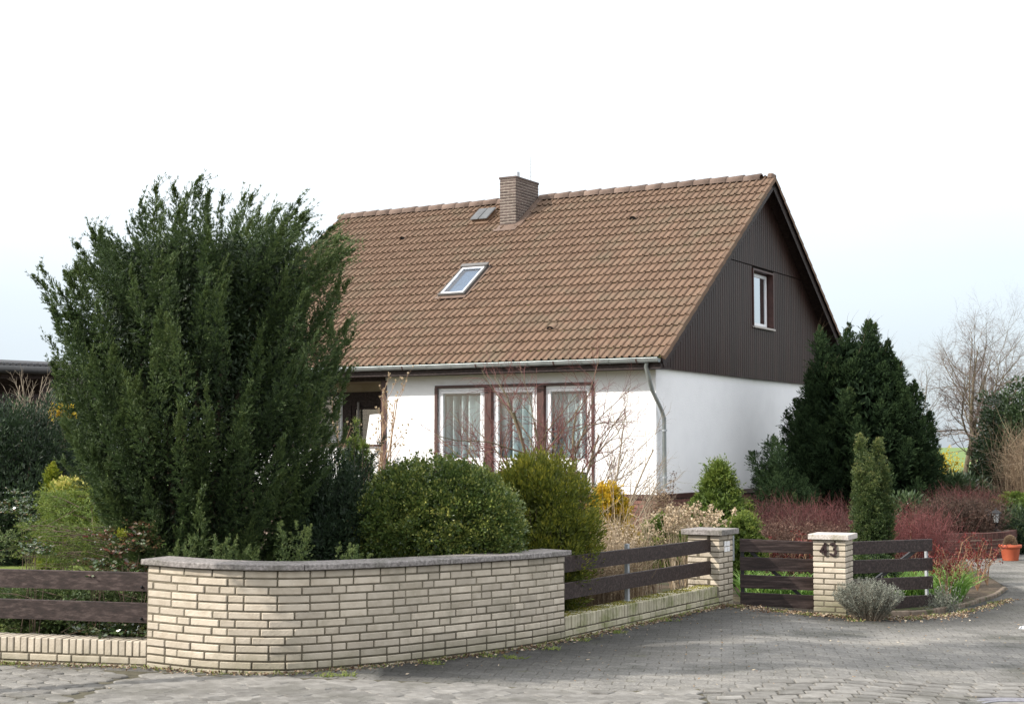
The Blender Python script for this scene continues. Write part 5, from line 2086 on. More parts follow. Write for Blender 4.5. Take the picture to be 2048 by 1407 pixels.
bare_thing('bare_shrub', 'leafless shrub with pale stems leaning right towards the house corner', 'shrub', (c.x, c.y, g),
           [((0.62, 0, 1), 1.9, 0.019), ((0.45, 0.1, 1), 2.1, 0.019), ((0.85, -0.1, 1), 1.6, 0.016), ((0.3, 0, 1), 1.8, 0.015)],
           BUSH2, [('stems', (0, 1), M_STRAWBARK), ('twigs', (2, 3), M_STRAWBARK)])
c = at(760, 1000, 19.5)
BUSH3 = dict(seg=(7, 6, 4), wig=(0.05, 0.1, 0.15), up=(0.03, 0.1, 0.05), tap=(0.5, 0.5, 0.6), n=(7, 3),
             s0=(0.45, 0.3), ang=((20, 45), (20, 50)), rat=(0.24, 0.5), rr=(0.6, 0.7))
t, out = bare_thing('budding_shrub', 'leafless buff-stemmed shrub with swollen buds beside the loggia post', 'shrub', tuple(G(c.x, c.y)),
                    [((-0.1, 0, 1), 2.35, 0.014), ((0.05, 0, 1), 2.5, 0.014), ((-0.22, 0.05, 1), 2.2, 0.012), ((0.12, 0, 1), 2.3, 0.013), ((0.0, 0.1, 1), 2.0, 0.012)],
                    BUSH3, [('stems', (0, 1, 2), M_BUFFTWIG)])
ends = np.array([tuple(q[0][-1]) for l_ in (1, 2) for q in out[l_]])
eb = np.repeat(ends, 5, axis=0)
leaf_obj('buds', eb, unit(rdir(len(eb)) * 0.5 + [0, 0, 1]), 0.035, 0.02, L_STRAW, 0.8 + rng.normal(size=len(eb)) * 0.1, t, kind='stuff')
# fine bare saplings against the white wall
for u, lab, hh in ((815, 'thin leafless shrub against the white wall right of the loggia post', 1.9), (1255, 'fine leafless shrub against the white wall beside the downpipe', 2.0)):
    c = at(u, 1000, 22.5)
    tw = [((random.gauss(0, 0.28), random.gauss(0, 0.1), 1), hh * random.uniform(0.7, 1.0), 0.006) for _ in range(9)]
    bare_thing('bare_shrub', lab, 'shrub', tuple(G(c.x, c.y)), tw,
               dict(seg=(6, 5, 4), wig=(0.06, 0.1, 0.15), up=(0.02, 0.05, 0.0), tap=(0.5, 0.5, 0.6), n=(7, 4), s0=(0.3, 0.2), ang=((15, 40), (20, 50)),
                    rat=(0.35, 0.5), rr=(0.6, 0.7)), [('stems', (0, 1, 2), M_STRAWBARK)])


# ================================================================== BORDER BEHIND THE RECEDING FENCE
def conifer(name, label, u, Y, vtop, width_px, mat, base_tone, nplume=70, cat_='conifer', Rp=0.06, sl=0.12, L=0.045, W=0.014, prof=None, group=None, nsub=34, nleaf=10, lean=0.12, hang=0.0):
    c = at(u, 1000, Y)
    g = float(gz(c.x, c.y))
    H = at(u, vtop, Y).z - g
    Rm = width_px / 2 / FPX * Y
    prof = prof or [(0, 0.75), (0.2, 1.0), (0.5, 0.85), (0.8, 0.45), (1.0, 0.08)]
    t = thing(name, label, cat_, (c.x, c.y, g), group)
    hn = (0.12 + 0.88 * rng.random(nplume) ** 0.8)
    a = rng.random(nplume) * 6.283
    o = np.stack([np.cos(a), np.sin(a), np.zeros(nplume)], 1)
    rr_ = pw(hn, prof) * Rm * np.where(rng.random(nplume) < 0.25, 0.5, 0.9)
    Tp = np.array([c.x, c.y, g]) + o * rr_[:, None] + np.array([0, 0, 1]) * (hn * H)[:, None]
    pl = H * 0.28 * (0.7 + 0.5 * rng.random(nplume))
    S = Tp - o * (pl * (0.35 + lean))[:, None]
    S[:, 2] = np.maximum(Tp[:, 2] - pl * (1 - hang), g)
    Ct = (S + Tp) / 2 + o * pl[:, None] * 0.12
    arr = plumes(S, Ct, Tp, np.full(nplume, Rp), nsub, nleaf, sl, L, W, f0=0.0, base_tone=base_tone)
    nf = nplume * 25
    fh = rng.random(nf) * 0.85
    fa = rng.random(nf) * 6.283
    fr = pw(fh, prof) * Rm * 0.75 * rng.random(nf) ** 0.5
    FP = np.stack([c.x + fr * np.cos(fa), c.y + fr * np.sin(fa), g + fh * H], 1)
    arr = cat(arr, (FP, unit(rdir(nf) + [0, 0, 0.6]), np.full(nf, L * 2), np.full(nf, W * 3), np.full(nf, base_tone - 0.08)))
    ok = arr[0][:, 2] > g
    arr = tuple(x[ok] for x in arr)
    leaf_obj('foliage', *arr[:4], mat, arr[4], t)
    stem_mesh('trunk', [[c.x, c.y, g - 0.05]], [[c.x, c.y, g + H * 0.8]], 0.035 * H / 2, M_BARK, t)
    return t, c, g, H


DOME = [(0, 0.8), (0.3, 1.0), (0.6, 0.95), (0.85, 0.65), (1.0, 0.15)]
conifer('golden_conifer', 'golden yellow and green conifer between the olive shrub and the brick plinth', 1216, 17.6, 962, 112, L_GOLD, 0.46, 110, prof=DOME, L=0.05, W=0.018)
conifer('low_conifer', 'low rounded yellow-green conifer at the foot of the house corner', 1322, 20.5, 1030, 105, L_CHAM, 0.22, 60, prof=DOME)
conifer('yellow_green_cypress', 'yellow-green cypress with a bare leading shoot before the gable wall', 1438, 22.0, 925, 158, L_CHAM, 0.18, 150,
        prof=[(0, 0.95), (0.5, 1.0), (0.62, 0.85), (0.72, 0.55), (0.85, 0.32), (0.95, 0.18), (1.0, 0.06)], L=0.055, W=0.016, sl=0.17, hang=0.45)
c = at(1436, 930, 22)
t = thing('dead_leader', 'bare dead shoot standing above the yellow-green cypress', 'twig', tuple(c))
v, f, C = strands(np.array([[c.x, c.y, c.z - 0.3], [c.x, c.y, c.z + 0.0], [c.x, c.y, c.z - 0.04]]), unit(np.array([[0, 0, 1.], [-0.8, 0, 0.5], [0.7, 0, 0.6]])), np.array([0.45, 0.12, 0.15]), 0.008, bend=0.1)
put('twig', np_mesh('twig', v, f, M_STRAWBARK), t)
conifer('rounded_conifer', 'bushy green conifer behind the corner pillar coping', 1485, 19.5, 1022, 90, L_CHAM, 0.16, 50, prof=DOME)


def stand(name, label, cat_, poly_fn, n, Lr, r, mat, tone, kind=None, mesh_extra=None, lean=0.15, bend=0.12, side=0, parent=None, tag_it=True, headmat=None, head=None, m=4, base_dz=0.0):
    """many thin upright stems over a patch; poly_fn(n) -> x, y arrays"""
    x, y = poly_fn(n)
    P0 = np.stack([x, y, gz(x, y) + base_dz], 1)
    D = unit(np.stack([rng.normal(size=n) * lean, rng.normal(size=n) * lean, np.ones(n)], 1))
    L = rng.uniform(Lr[0], Lr[1], n)
    v, f, C = strands(P0, D, L, r, m=m, bend=bend)
    tn = np.repeat(np.clip(tone + rng.normal(size=n) * 0.2, 0, 1), len(f) // n)
    parts = [(v, f, tn)]
    if side:
        j = rng.integers(1, m + 1, n * side)
        b = C[np.repeat(np.arange(n), side), j]
        D2 = unit(np.repeat(D, side, axis=0) + rng.normal(size=(n * side, 3)) * 0.7)
        v2, f2, C2 = strands(b, D2, np.repeat(L, side) * rng.uniform(0.15, 0.4, n * side), r * 0.6, m=2, bend=0.15)
        parts.append((v2, f2, np.repeat(np.clip(tone + 0.1 + rng.normal(size=n * side) * 0.2, 0, 1), len(f2) // (n * side))))
    v, f, tn = join(parts)
    cx, cy = float(x.mean()), float(y.mean())
    t = thing(name, label, cat_, tuple(G(cx, cy))) if parent is None else parent
    put('stems', np_mesh('stems', v, f, mat, tn), t)
    if head is not None:
        e = C[:, -1]
        nh, Lh, Wh, th = head
        eb = np.repeat(e, nh, axis=0) + rng.normal(size=(len(e) * nh, 3)) * 0.02
        leaf_obj('flower_heads', eb, unit(rdir(len(eb)) + [0, 0, 0.3]), Lh, Wh, headmat or mat, th + rng.normal(size=len(eb)) * 0.12, t)
    return t, C


def band(u0, u1, Y0, Y1):
    """plan patch between two sight lines and two distances"""
    def fn(n):
        y = rng.uniform(Y0, Y1, n)
        a0, a1 = (u0 - 1024) / FPX, (u1 - 1024) / FPX
        return y * rng.uniform(a0, a1, n), y
    return fn


def along(p, q, w):
    def fn(n):
        t = rng.random(n)
        d = np.array([q[0] - p[0], q[1] - p[1]])
        nn = np.array([-d[1], d[0]]) / np.linalg.norm(d)
        o = rng.uniform(0, w, n)
        return p[0] + d[0] * t + nn[0] * o, p[1] + d[1] * t + nn[1] * o
    return fn


A0 = RO - FN * 0.32
stand('dry_perennials', 'brown dried perennial stems behind the left half of the receding fence', 'dry plants',
      along((A0.x + 0.25, A0.y + 0.9), ((P1 - FN * 0.4).x - 0.7, P1.y - 1.2), 0.55), 800, (0.40, 0.62), 0.0030, L_STRAW, 0.45, side=3, head=(3, 0.02, 0.012, 0.5))
stand('dry_perennials', 'straw coloured dried stems standing behind the fence next to the corner pillar', 'dry plants',
      along((0.95, 15.9), (1.75, 17.4), 0.65), 700, (0.50, 0.85), 0.004, L_STRAW, 0.62, side=3, head=(4, 0.025, 0.016, 0.75))
stand('dried_hydrangea', 'dried hydrangea stalks with pale brown heads behind the corner pillar', 'dry plants',
      band(1335, 1425, 18.2, 19.2), 90, (0.75, 0.98), 0.006, L_STRAW, 0.7, head=(22, 0.035, 0.03, 0.78))
stand('tall_dry_stems', 'tall straw stalks in front of the golden conifer', 'dry plants',
      band(1172, 1262, 16.6, 17.6), 38, (0.8, 1.25), 0.006, L_STRAW, 0.65, side=2, lean=0.1)
t, c, g = shrub('bare_pieris', 'dense brown twiggy shrub at the foot of the house corner', 'shrub', 1318, 1000, 23.5, (0.33, 0.33, 0.55), L_STRAW,
                dict(nclump=160, rc=0.09, nleaf=22, L=0.035, W=0.012, zmin=-0.9, base_tone=0.30, shell=(0.5, 1.0), clump_tone=0.15), zc=0.55)
c = at(1335, 960, 24.5)
t = thing('climbing_twigs', 'thin dark leafy twig climbing beside the foot of the downpipe', 'twigs', tuple(G(c.x, c.y)))
v, f, C = strands(np.array([[c.x, c.y, 0.2], [c.x + 0.03, c.y, 0.3]]), unit(np.array([[0.0, 0, 1.], [0.08, 0, 1]])), np.array([1.1, 1.0]), 0.008, m=8, bend=0.08)
put('stems', np_mesh('stems', v, f, M_BARK), t)
q = np.repeat(C[:, 3:].reshape(-1, 3), 10, axis=0) + rng.normal(size=(len(C[:, 3:].reshape(-1, 3)) * 10, 3)) * 0.03
leaf_obj('leaves', q, rdir(len(q)), 0.04, 0.02, L_BRST, 0.25 + rng.normal(size=len(q)) * 0.1, t)

# ground cover and daffodil leaves behind the gates
def blades(name, label, cat_, fn, n, Lr, w, mat, tone, lean=0.35, parent=None, kind=None):
    x, y = fn(n)
    P0 = np.stack([x, y, gz(x, y)], 1)
    D = unit(np.stack([rng.normal(size=n) * lean, rng.normal(size=n) * lean, np.ones(n)], 1))
    L = rng.uniform(Lr[0], Lr[1], n)[:, None]
    S = unit(np.cross(D, rdir(n)))
    out_ = unit(D * [1, 1, 0] + 1e-6)
    M1 = P0 + D * L * 0.6
    T1 = P0 + D * L + out_ * L * 0.22 - np.array([0, 0, 1]) * L * 0.12
    w = w * rng.uniform(0.7, 1.3, (n, 1))
    V = np.stack([P0 - S * w / 2, P0 + S * w / 2, M1 + S * w / 2, M1 - S * w / 2, M1 + S * w / 2, T1, M1 - S * w / 2], 1)
    V = np.stack([P0 - S * w / 2, P0 + S * w / 2, M1 + S * w / 2, M1 - S * w / 2, T1 + S * w * 0.08, T1 - S * w * 0.08], 1).reshape(-1, 3)
    i = np.arange(n)[:, None] * 6
    Fc = np.concatenate([i + [0, 1, 2, 3], i + [3, 2, 4, 5]])
    tn = np.clip(tone + rng.normal(size=n) * 0.18, 0, 1)
    tn = np.concatenate([tn, tn + 0.08])
    if kind == 'stuff':
        o = put(name, np_mesh(name, V, Fc, mat, tn))
        return tag(o, label, cat_, kind='stuff')
    t = parent or thing(name, label, cat_, tuple(G(float(x.mean()), float(y.mean()))))
    put('leaves', np_mesh('leaves', V, Fc, mat, tn), t)
    return t


blades('daylily_leaves', 'fresh green strap leaves growing behind the garden gate', 'plants', band(1478, 1628, 17.5, 19.0), 900, (0.22, 0.40), 0.016, L_STRAP, 0.55)
blades('daylily_leaves', 'fresh green strap leaves growing behind the open gate leaf', 'plants', band(1775, 1850, 18.4, 19.8), 800, (0.25, 0.42), 0.016, L_STRAP, 0.55)
blades('daylily_leaves', 'clump of long green strap leaves right of the open gate leaf', 'plants', band(1866, 1915, 18.3, 19.6), 520, (0.32, 0.50), 0.018, L_STRAP, 0.6)
# low evergreen ground cover under the leaf
t, c, g = shrub('low_evergreen', 'low leafy evergreen mound behind the open gate leaf', 'shrub', 1740, 1150, 19.2, (0.42, 0.4, 0.42), L_COLY,
                dict(nclump=220, rc=0.07, nleaf=36, L=0.035, W=0.018, zmin=-0.5, base_tone=0.3), zc=-0.05, trunk=False)


# roses with red new shoots
def rose(name, label, u, Y, H, n, spread):
    c = at(u, 1180, Y)
    g = float(gz(c.x, c.y))
    t = thing(name, label, 'rose bush', (c.x, c.y, g))
    out = {}
    P = dict(seg=(5, 4, 3), wig=(0.10, 0.14, 0.2), up=(0.02, 0.03, 0), tap=(0.6, 0.6, 0.6), n=(3, 2), s0=(0.4, 0.5), ang=((20, 45), (20, 50)), rat=(0.4, 0.4), rr=(0.6, 0.7))
    for i in range(n):
        grow(out, Vector((c.x, c.y, g)), Vector((random.uniform(-spread, spread), random.uniform(-spread, spread) * 0.6, 1)).normalized(), H * random.uniform(0.6, 1.05), 0.0065, 0, P)
    bare(out, t, [('canes', (0, 1, 2), M_ROSE)])
    e = np.array([tuple(q[0][-1]) for l_ in (0, 1, 2) for q in out[l_]] + [tuple(q[0][-2]) for l_ in (0, 1) for q in out[l_]])
    eb = np.repeat(e, 4, axis=0) + rng.normal(size=(len(e) * 4, 3)) * 0.014
    leaf_obj('young_leaves', eb, unit(rdir(len(eb)) + [0, 0, 0.6]), 0.032, 0.016, L_RED, rng.random(len(eb)), t)


M_ROSE = surf('tan_rose_cane', [(0.3, (0.20, 0.11, 0.06)), (0.7, (0.36, 0.22, 0.13))], 12, 0.6, 0)
rose('rose_bush', 'rose bush with red young leaves at the tip of the flower bed', 1915, 18.7, 0.72, 9, 0.5)
rose('rose_bush', 'tan-caned rose bush close to the open gate leaf', 1893, 18.2, 0.66, 7, 0.3)
rose('rose_bush', 'rose bush with red shoots by the bend of the bed edge', 1955, 20.2, 0.68, 9, 0.45)
rose('rose_bush', 'outermost rose bush leaning over the drive', 1975, 21.0, 0.66, 7, 0.6)
rose('rose_bush', 'rose bush seen through the boards of the open gate leaf', 1835, 20.2, 0.72, 8, 0.5)
rose('rose_bush', 'rose bush seen through the closed garden gate', 1530, 19.8, 0.72, 9, 0.8)
rose('rose_bush', 'rose bush behind the gate next to the number pillar', 1600, 19.6, 0.68, 9, 0.7)


# lavender in front of the pillar
c = at(1737, 1230, 16.35)
g = float(gz(c.x, c.y))
t = thing('lavender_bush', 'grey-green lavender bush on the paving at the foot of the number pillar', 'lavender', (c.x, c.y, g))
n = 520
a = rng.random(n) * 6.283
q = rng.random(n) ** 0.5
b0 = np.stack([c.x + 0.14 * q * np.cos(a), c.y + 0.12 * q * np.sin(a), np.full(n, g)], 1)
tipx = np.stack([c.x + 0.37 * q * np.cos(a), c.y + 0.28 * q * np.sin(a), g + 0.12 + 0.27 * np.sqrt(np.maximum(1 - q * q * 0.85, 0)) * rng.uniform(0.75, 1.12, n)], 1)
d = tipx - b0
v, f, C = strands(b0, unit(d), np.linalg.norm(d, axis=1), 0.0035, m=5, bend=0.08)
put('stems', np_mesh('stems', v, f, M_STRAWBARK), t)
j = rng.integers(2, 6, (n, 46))
pp = C[np.arange(n)[:, None], j].reshape(-1, 3) + (unit(d)[:, None] * rng.uniform(-0.05, 0.05, (n, 46))[..., None]).reshape(-1, 3)
leaf_obj('foliage', pp, unit(np.repeat(unit(d), 46, axis=0) * 0.9 + rdir(n * 46) * 0.8), 0.026, 0.0055, L_GREY, 0.3 + 0.1 * j.ravel() / 2 + rng.normal(size=n * 46) * 0.14, t)
# small grey plant at the kerb
c = at(1888, 1215, 17.55)
g = float(gz(c.x, c.y))
t = thing('grey_herb', 'small silvery herb at the kerb right of the gate leaf', 'plant', (c.x, c.y, g))
pp = np.array([c.x, c.y, g]) + np.abs(rng.normal(size=(1500, 3))) * [0.0, 0.0, 0.12] + rng.normal(size=(1500, 3)) * [0.09, 0.07, 0]
leaf_obj('foliage', pp, unit(rdir(1500) + [0, 0, 1]), 0.04, 0.009, L_GREY, 0.4 + rng.normal(size=1500) * 0.15, t)

# brick-on-edge kerb of the bed
kb = thing('bed_edging', 'worn stone edging between the flower bed and the drive', 'edging', tuple(G(5.0, 17.35)))
kp = spline([(4.05, 16.72), (4.55, 16.95), (5.0, 17.38), (5.6, 18.27), (6.2, 19.22), (6.75, 20.4)], 8)
ks = np.concatenate([[0], np.cumsum(np.linalg.norm(np.diff(kp, axis=0), axis=1))])
ES = brick_mesh('edging_stone', 0.48, 0.06, 0.12, surf('edging_stone', [(0.3, (0.10, 0.075, 0.055)), (0.7, (0.22, 0.17, 0.13))], 9, 0.95, 0.5, 60, rand=0.2,
                dirt=((0.05, 0.06, 0.02), 5, 0.5, 0.65)), 0.01)
s = 0
while s < ks[-1] - 0.4:
    x0, y0 = np.interp(s, ks, kp[:, 0]), np.interp(s, ks, kp[:, 1])
    x1, y1 = np.interp(s + 0.5, ks, kp[:, 0]), np.interp(s + 0.5, ks, kp[:, 1])
    z0, z1 = float(gz(x0, y0)), float(gz(x1, y1))
    put('edging_stone', ES, kb, frame((x0, y0, z0 - 0.07 + jit(0.004)), (x1 - x0, y1 - y0, z1 - z0)))
    s += 0.5

# ================================================================== RIGHT-HAND BACKGROUND
# red-stemmed hedge
stand('red_stemmed_hedge', 'dense hedge of fine red stems behind the garden gate', 'hedge', band(1508, 1712, 21.5, 23.5), 2600, (0.62, 0.95), 0.0042, L_REDST, 0.36, side=3, lean=0.2)
stand('brown_dry_shrubs', 'brown twiggy growth in front of the red-stemmed hedge', 'shrub', band(1508, 1700, 20.4, 21.4), 1900, (0.36, 0.80), 0.004, L_BRST, 0.55, side=3, lean=0.25, head=(2, 0.03, 0.02, 0.6))
stand('red_stemmed_shrub', 'bright red-stemmed shrub right of the columnar yew', 'shrub', band(1788, 1862, 21.5, 22.8), 1000, (0.65, 0.95), 0.0042, L_REDST, 0.62, side=3, lean=0.38)
stand('dark_hedge', 'dark brownish hedge above the dark red brick wall', 'hedge', band(1855, 1975, 26.6, 28.2), 2600, (0.5, 0.92), 0.006, L_BRST, 0.18, side=3, lean=0.25, head=(4, 0.05, 0.02, 0.15))
stand('red_topped_shrubs', 'dull red twigs along the top of the dark hedge', 'hedge', band(1862, 1985, 28.3, 29.2), 900, (0.8, 1.0), 0.006, L_REDST, 0.35, side=4, lean=0.2)

# columnar yew: several tight spires
c = at(1742, 1000, 20.2)
g = float(gz(c.x, c.y))
t = thing('columnar_yew', 'columnar yew with two tight spires behind the number pillar', 'yew', (c.x, c.y, g))
arrs = []
for (u, vt, w_, dy) in ((1724, 866, 0.105, 0.0), (1758, 874, 0.10, 0.05), (1742, 905, 0.13, -0.12), (1720, 935, 0.12, -0.1), (1768, 930, 0.10, -0.06), (1745, 960, 0.14, -0.2), (1730, 980, 0.14, -0.2), (1765, 985, 0.13, -0.15)):
    q = at(u, vt, 20.2 + dy)
    H = q.z - g
    nn_ = 150
    hh = rng.random(nn_) ** 0.9 * H
    a = rng.random(nn_) * 6.283
    taper = np.clip((H - hh) / 0.45, 0.25, 1) ** 0.6 * np.clip(0.75 + hh / H * 0.4, 0, 1)
    o = np.stack([np.cos(a), np.sin(a), np.zeros(nn_)], 1)
    Tp = np.array([q.x, q.y, g]) + o * (w_ * taper)[:, None] + np.array([0, 0, 1]) * hh[:, None]
    S = Tp - o * 0.06 - np.array([0, 0, 0.16])
    S[:, 2] = np.maximum(S[:, 2], g)
    arrs.append(plumes(S, (S + Tp) / 2 + o * 0.02, Tp, np.full(nn_, 0.03), 14, 8, 0.055, 0.032, 0.011, f0=0.1, base_tone=0.22 + 0.0, ptone=rng.normal(size=nn_) * 0.08 + 0.25 * (hh / 2.1) ** 3))
arr = cat(*arrs)
leaf_obj('foliage', *arr[:4], L_COLY, arr[4], t)
stem_mesh('trunk', [[c.x, c.y, g - 0.05]], [[c.x, c.y, g + 1.5]], 0.05, M_BARK, t)

# big cypress at the end of the gable
c = at(1716, 1000, 30.0)
g = float(gz(c.x, c.y))
t = thing('broad_cypress', 'broad dark green cypress with several wispy tops beside the gable wall', 'cypress', (c.x, c.y, g))
CR = [(0, 1.45), (1.0, 1.52), (1.9, 1.46), (2.6, 1.32), (3.2, 1.06), (3.6, 0.82), (3.9, 0.5), (4.2, 0.2)]
nn_ = 420
hh = 0.3 + 3.55 * rng.random(nn_) ** 0.8
a = rng.random(nn_) * 6.283
o = np.stack([np.cos(a), np.sin(a), np.zeros(nn_)], 1)
rr_ = pw(hh, CR) * np.where(rng.random(nn_) < 0.25, 0.6, rng.uniform(0.88, 1.13, nn_))
Tp = np.array([c.x, c.y, g]) + o * rr_[:, None] + np.array([0, 0, 1]) * hh[:, None]
tops = [(1640, 645), (1652, 680), (1693, 640), (1737, 632), (1752, 640), (1775, 668), (1715, 690), (1800, 715), (1672, 700), (1728, 670), (1760, 690), (1787, 740), (1625, 730), (1615, 790)]
TT_, SS_ = [], []
for (u, v_) in tops:
    for k in range(6):
        q = at(u + random.gauss(0, 4), v_ + abs(random.gauss(0, 16)) + 8, 30 + random.gauss(0, 0.35))
        TT_.append(V3(q))
        SS_.append(V3(q) - np.array([random.gauss(0.03, 0.1) + (q.x - c.x) * 0.15, random.gauss(0, 0.15), random.uniform(1.0, 1.4)]))
Tp = np.vstack([Tp, np.array(TT_)])
S = np.vstack([Tp[:nn_] - o * 0.35 - np.array([0, 0, 0.85]), np.array(SS_)])
S[:, 2] = np.maximum(S[:, 2], g)
oo = np.vstack([o, np.zeros((len(TT_), 3))])
arr = plumes(S, (S + Tp) / 2 + oo * 0.12, Tp, np.full(len(Tp), 0.07), 80, 10, 0.19, 0.085, 0.021, f0=0.0, base_tone=0.25, splay=0.6, jit_=0.3)
nf = 9000
fh = rng.random(nf) * 3.9
fa = rng.random(nf) * 6.283
fr = pw(fh, CR) * 0.82 * rng.random(nf) ** 0.5
FP = np.stack([c.x + fr * np.cos(fa), c.y + fr * np.sin(fa), g + fh], 1)
arr = cat(arr, (FP, unit(rdir(nf) + [0, 0, 0.6]), np.full(nf, 0.25), np.full(nf, 0.10), np.full(nf, 0.12)))
leaf_obj('foliage', *arr[:4], L_CYP, arr[4], t)
v, f, C = curls(np.array(TT_), np.tile([[0.1, 0, 1.0]], (len(TT_), 1)), 1, 0.22, 0.004, (0.35, 0, 0.0))
put('wispy_shoots', np_mesh('wispy_shoots', v, f, L_STRAW, np.full(len(f), 0.15)), t, kind='stuff')
stem_mesh('trunk', [[c.x, c.y, g - 0.1]], [[c.x, c.y, g + 3.4]], 0.12, M_BARK, t)

# dark spreading yew by the gable wall
c = at(1560, 980, 27.5)
g = float(gz(c.x, c.y))
t = thing('spreading_yew', 'dark ragged yew with spiky side branches in front of the white gable wall', 'yew', (c.x, c.y, g))
TT_, SS_ = [], []
for k in range(120):
    u = random.uniform(1505, 1640)
    vt = 905 + abs(u - 1552) * 0.75 + abs(random.gauss(0, 45))
    if k < 14: u, vt = random.choice([(1545, 868), (1552, 878), (1538, 885), (1575, 870), (1505, 903), (1515, 915), (1585, 900)]); u += random.gauss(0, 3); vt += random.gauss(3, 4)
    q = at(u, min(vt, 1020), 27.5 + random.gauss(0, 0.4))
    TT_.append(V3(q))
    SS_.append(V3(q) + np.array([(c.x - q.x) * 0.5, 0, -random.uniform(0.4, 0.6)]))
Tp, S = np.array(TT_), np.array(SS_)
S[:, 2] = np.maximum(S[:, 2], g)
arr = plumes(S, (S + Tp) / 2 + [0, 0, -0.05], Tp, np.full(len(Tp), 0.05), 46, 10, 0.15, 0.06, 0.014, f0=0.0, base_tone=0.10, jit_=0.3)
b = blob((c.x + 0.1, c.y, g + 0.35), (0.75, 0.6, 0.55), 160, 0.13, 26, 0.07, 0.02, base_tone=0.05, zmin=-0.6)
arr = cat(arr, b)
leaf_obj('foliage', *arr[:4], L_CYP, arr[4] + 0.12, t)
stem_mesh('trunk', [[c.x, c.y, g]], [[c.x, c.y, g + 1.2]], 0.04, M_BARK, t)

# bare tree on the skyline
c = at(1932, 960, 40.0)
g = float(gz(c.x, c.y))
TREE = dict(seg=(9, 8, 6, 5, 3), wig=(0.07, 0.12, 0.16, 0.2, 0.2), up=(0.05, 0.06, 0.05, 0.02, 0), tap=(0.10, 0.2, 0.3, 0.4, 0.5), n=(9, 8, 7, 6),
            s0=(0.22, 0.15, 0.1, 0.1), ang=((30, 68), (25, 60), (22, 55), (20, 55)), rat=(0.66, 0.58, 0.52, 0.55), rr=(0.58, 0.62, 0.75, 0.9))
bare_thing('bare_tree', 'leafless many-stemmed tree against the sky right of the cypress', 'tree', (c.x, c.y, g),
           [((0.16, 0, 1), 4.7, 0.10), ((-0.10, 0.1, 1), 4.5, 0.09), ((0.45, 0.1, 1), 4.1, 0.07), ((-0.62, -0.1, 1), 3.9, 0.065)],
           TREE, [('trunk', (0,), M_BARKG), ('branches', (1, 2), M_BARKG), ('twigs', (3, 4), surf('pinkish_twig', [(0.3, (0.13, 0.10, 0.085)), (0.7, (0.22, 0.17, 0.145))], 5, 0.9, 0))])

# plants under and beside it
shrub('forsythia', 'yellow-flowering shrub under the bare tree', 'shrub', 1885, 930, 38.5, (0.62, 0.5, 0.75), L_YELL,
      dict(nclump=120, rc=0.14, nleaf=9, L=0.06, W=0.032, zmin=-0.5, base_tone=0.35, shell=(0.4, 1.0)), zc=0.95, tm_=M_STRAWBARK)
stand('grey_twiggy_shrub', 'grey leafless bush in front of the forsythia', 'shrub', band(1872, 1950, 34, 36), 600, (0.7, 1.25), 0.007, L_STRAW, 0.25, side=4, lean=0.3)
shrub('rhododendron', 'grey-green rhododendron behind the dark hedge', 'shrub', 1905, 1000, 30.5, (1.15, 0.7, 1.0), L_RHODO,
      dict(nclump=420, rc=0.16, nleaf=26, L=0.13, W=0.042, zmin=-0.4, up=0.1, base_tone=0.45, lump=0.15), zc=0.05)
shrub('rhododendron', 'small rhododendron at the foot of the broad cypress', 'shrub', 1812, 1000, 28.0, (0.5, 0.5, 0.7), L_RHODO,
      dict(nclump=180, rc=0.14, nleaf=22, L=0.12, W=0.04, zmin=-0.4, up=0.1, base_tone=0.35), zc=0.05)
c = at(2042, 900, 33)
r3 = (0.95, 0.9, 1.6)
shrub('holly', 'tall dark glossy holly at the right edge', 'holly', 2046, 900, 33, r3, L_RHODO,
      dict(nclump=620, rc=0.19, nleaf=26, L=0.085, W=0.045, zmin=-0.7, up=0.1, base_tone=0.14, lump=0.22, shell=(0.6, 1.05)), zc=1.35)
shrub('holly', 'dark leafy branch mass left of the tall holly', 'holly', 1985, 940, 33.5, (0.5, 0.5, 1.0), L_RHODO,
      dict(nclump=240, rc=0.16, nleaf=22, L=0.085, W=0.045, zmin=-0.7, up=0.1, base_tone=0.10, lump=0.25, shell=(0.5, 1.05)), zc=0.7)
stand('dry_brown_shrub', 'pale brown leafless shrub at the right edge above the low conifer', 'shrub', band(2016, 2080, 29.5, 31), 750, (1.2, 2.0), 0.006, L_STRAW, 0.35, side=4, lean=0.12)
conifer('spreading_conifer', 'low yellow-green conifer at the right edge behind the flower pot', 2030, 29.0, 985, 150, L_CHAM, 0.10, 70, prof=DOME, L=0.07, W=0.024)
shrub('heather_mound', 'dark low bush behind the flower pot', 'shrub', 2036, 1050, 27.6, (0.62, 0.5, 0.55), L_DARK,
      dict(nclump=240, rc=0.12, nleaf=30, L=0.06, W=0.018, zmin=-0.5, base_tone=0.55), zc=-0.02)

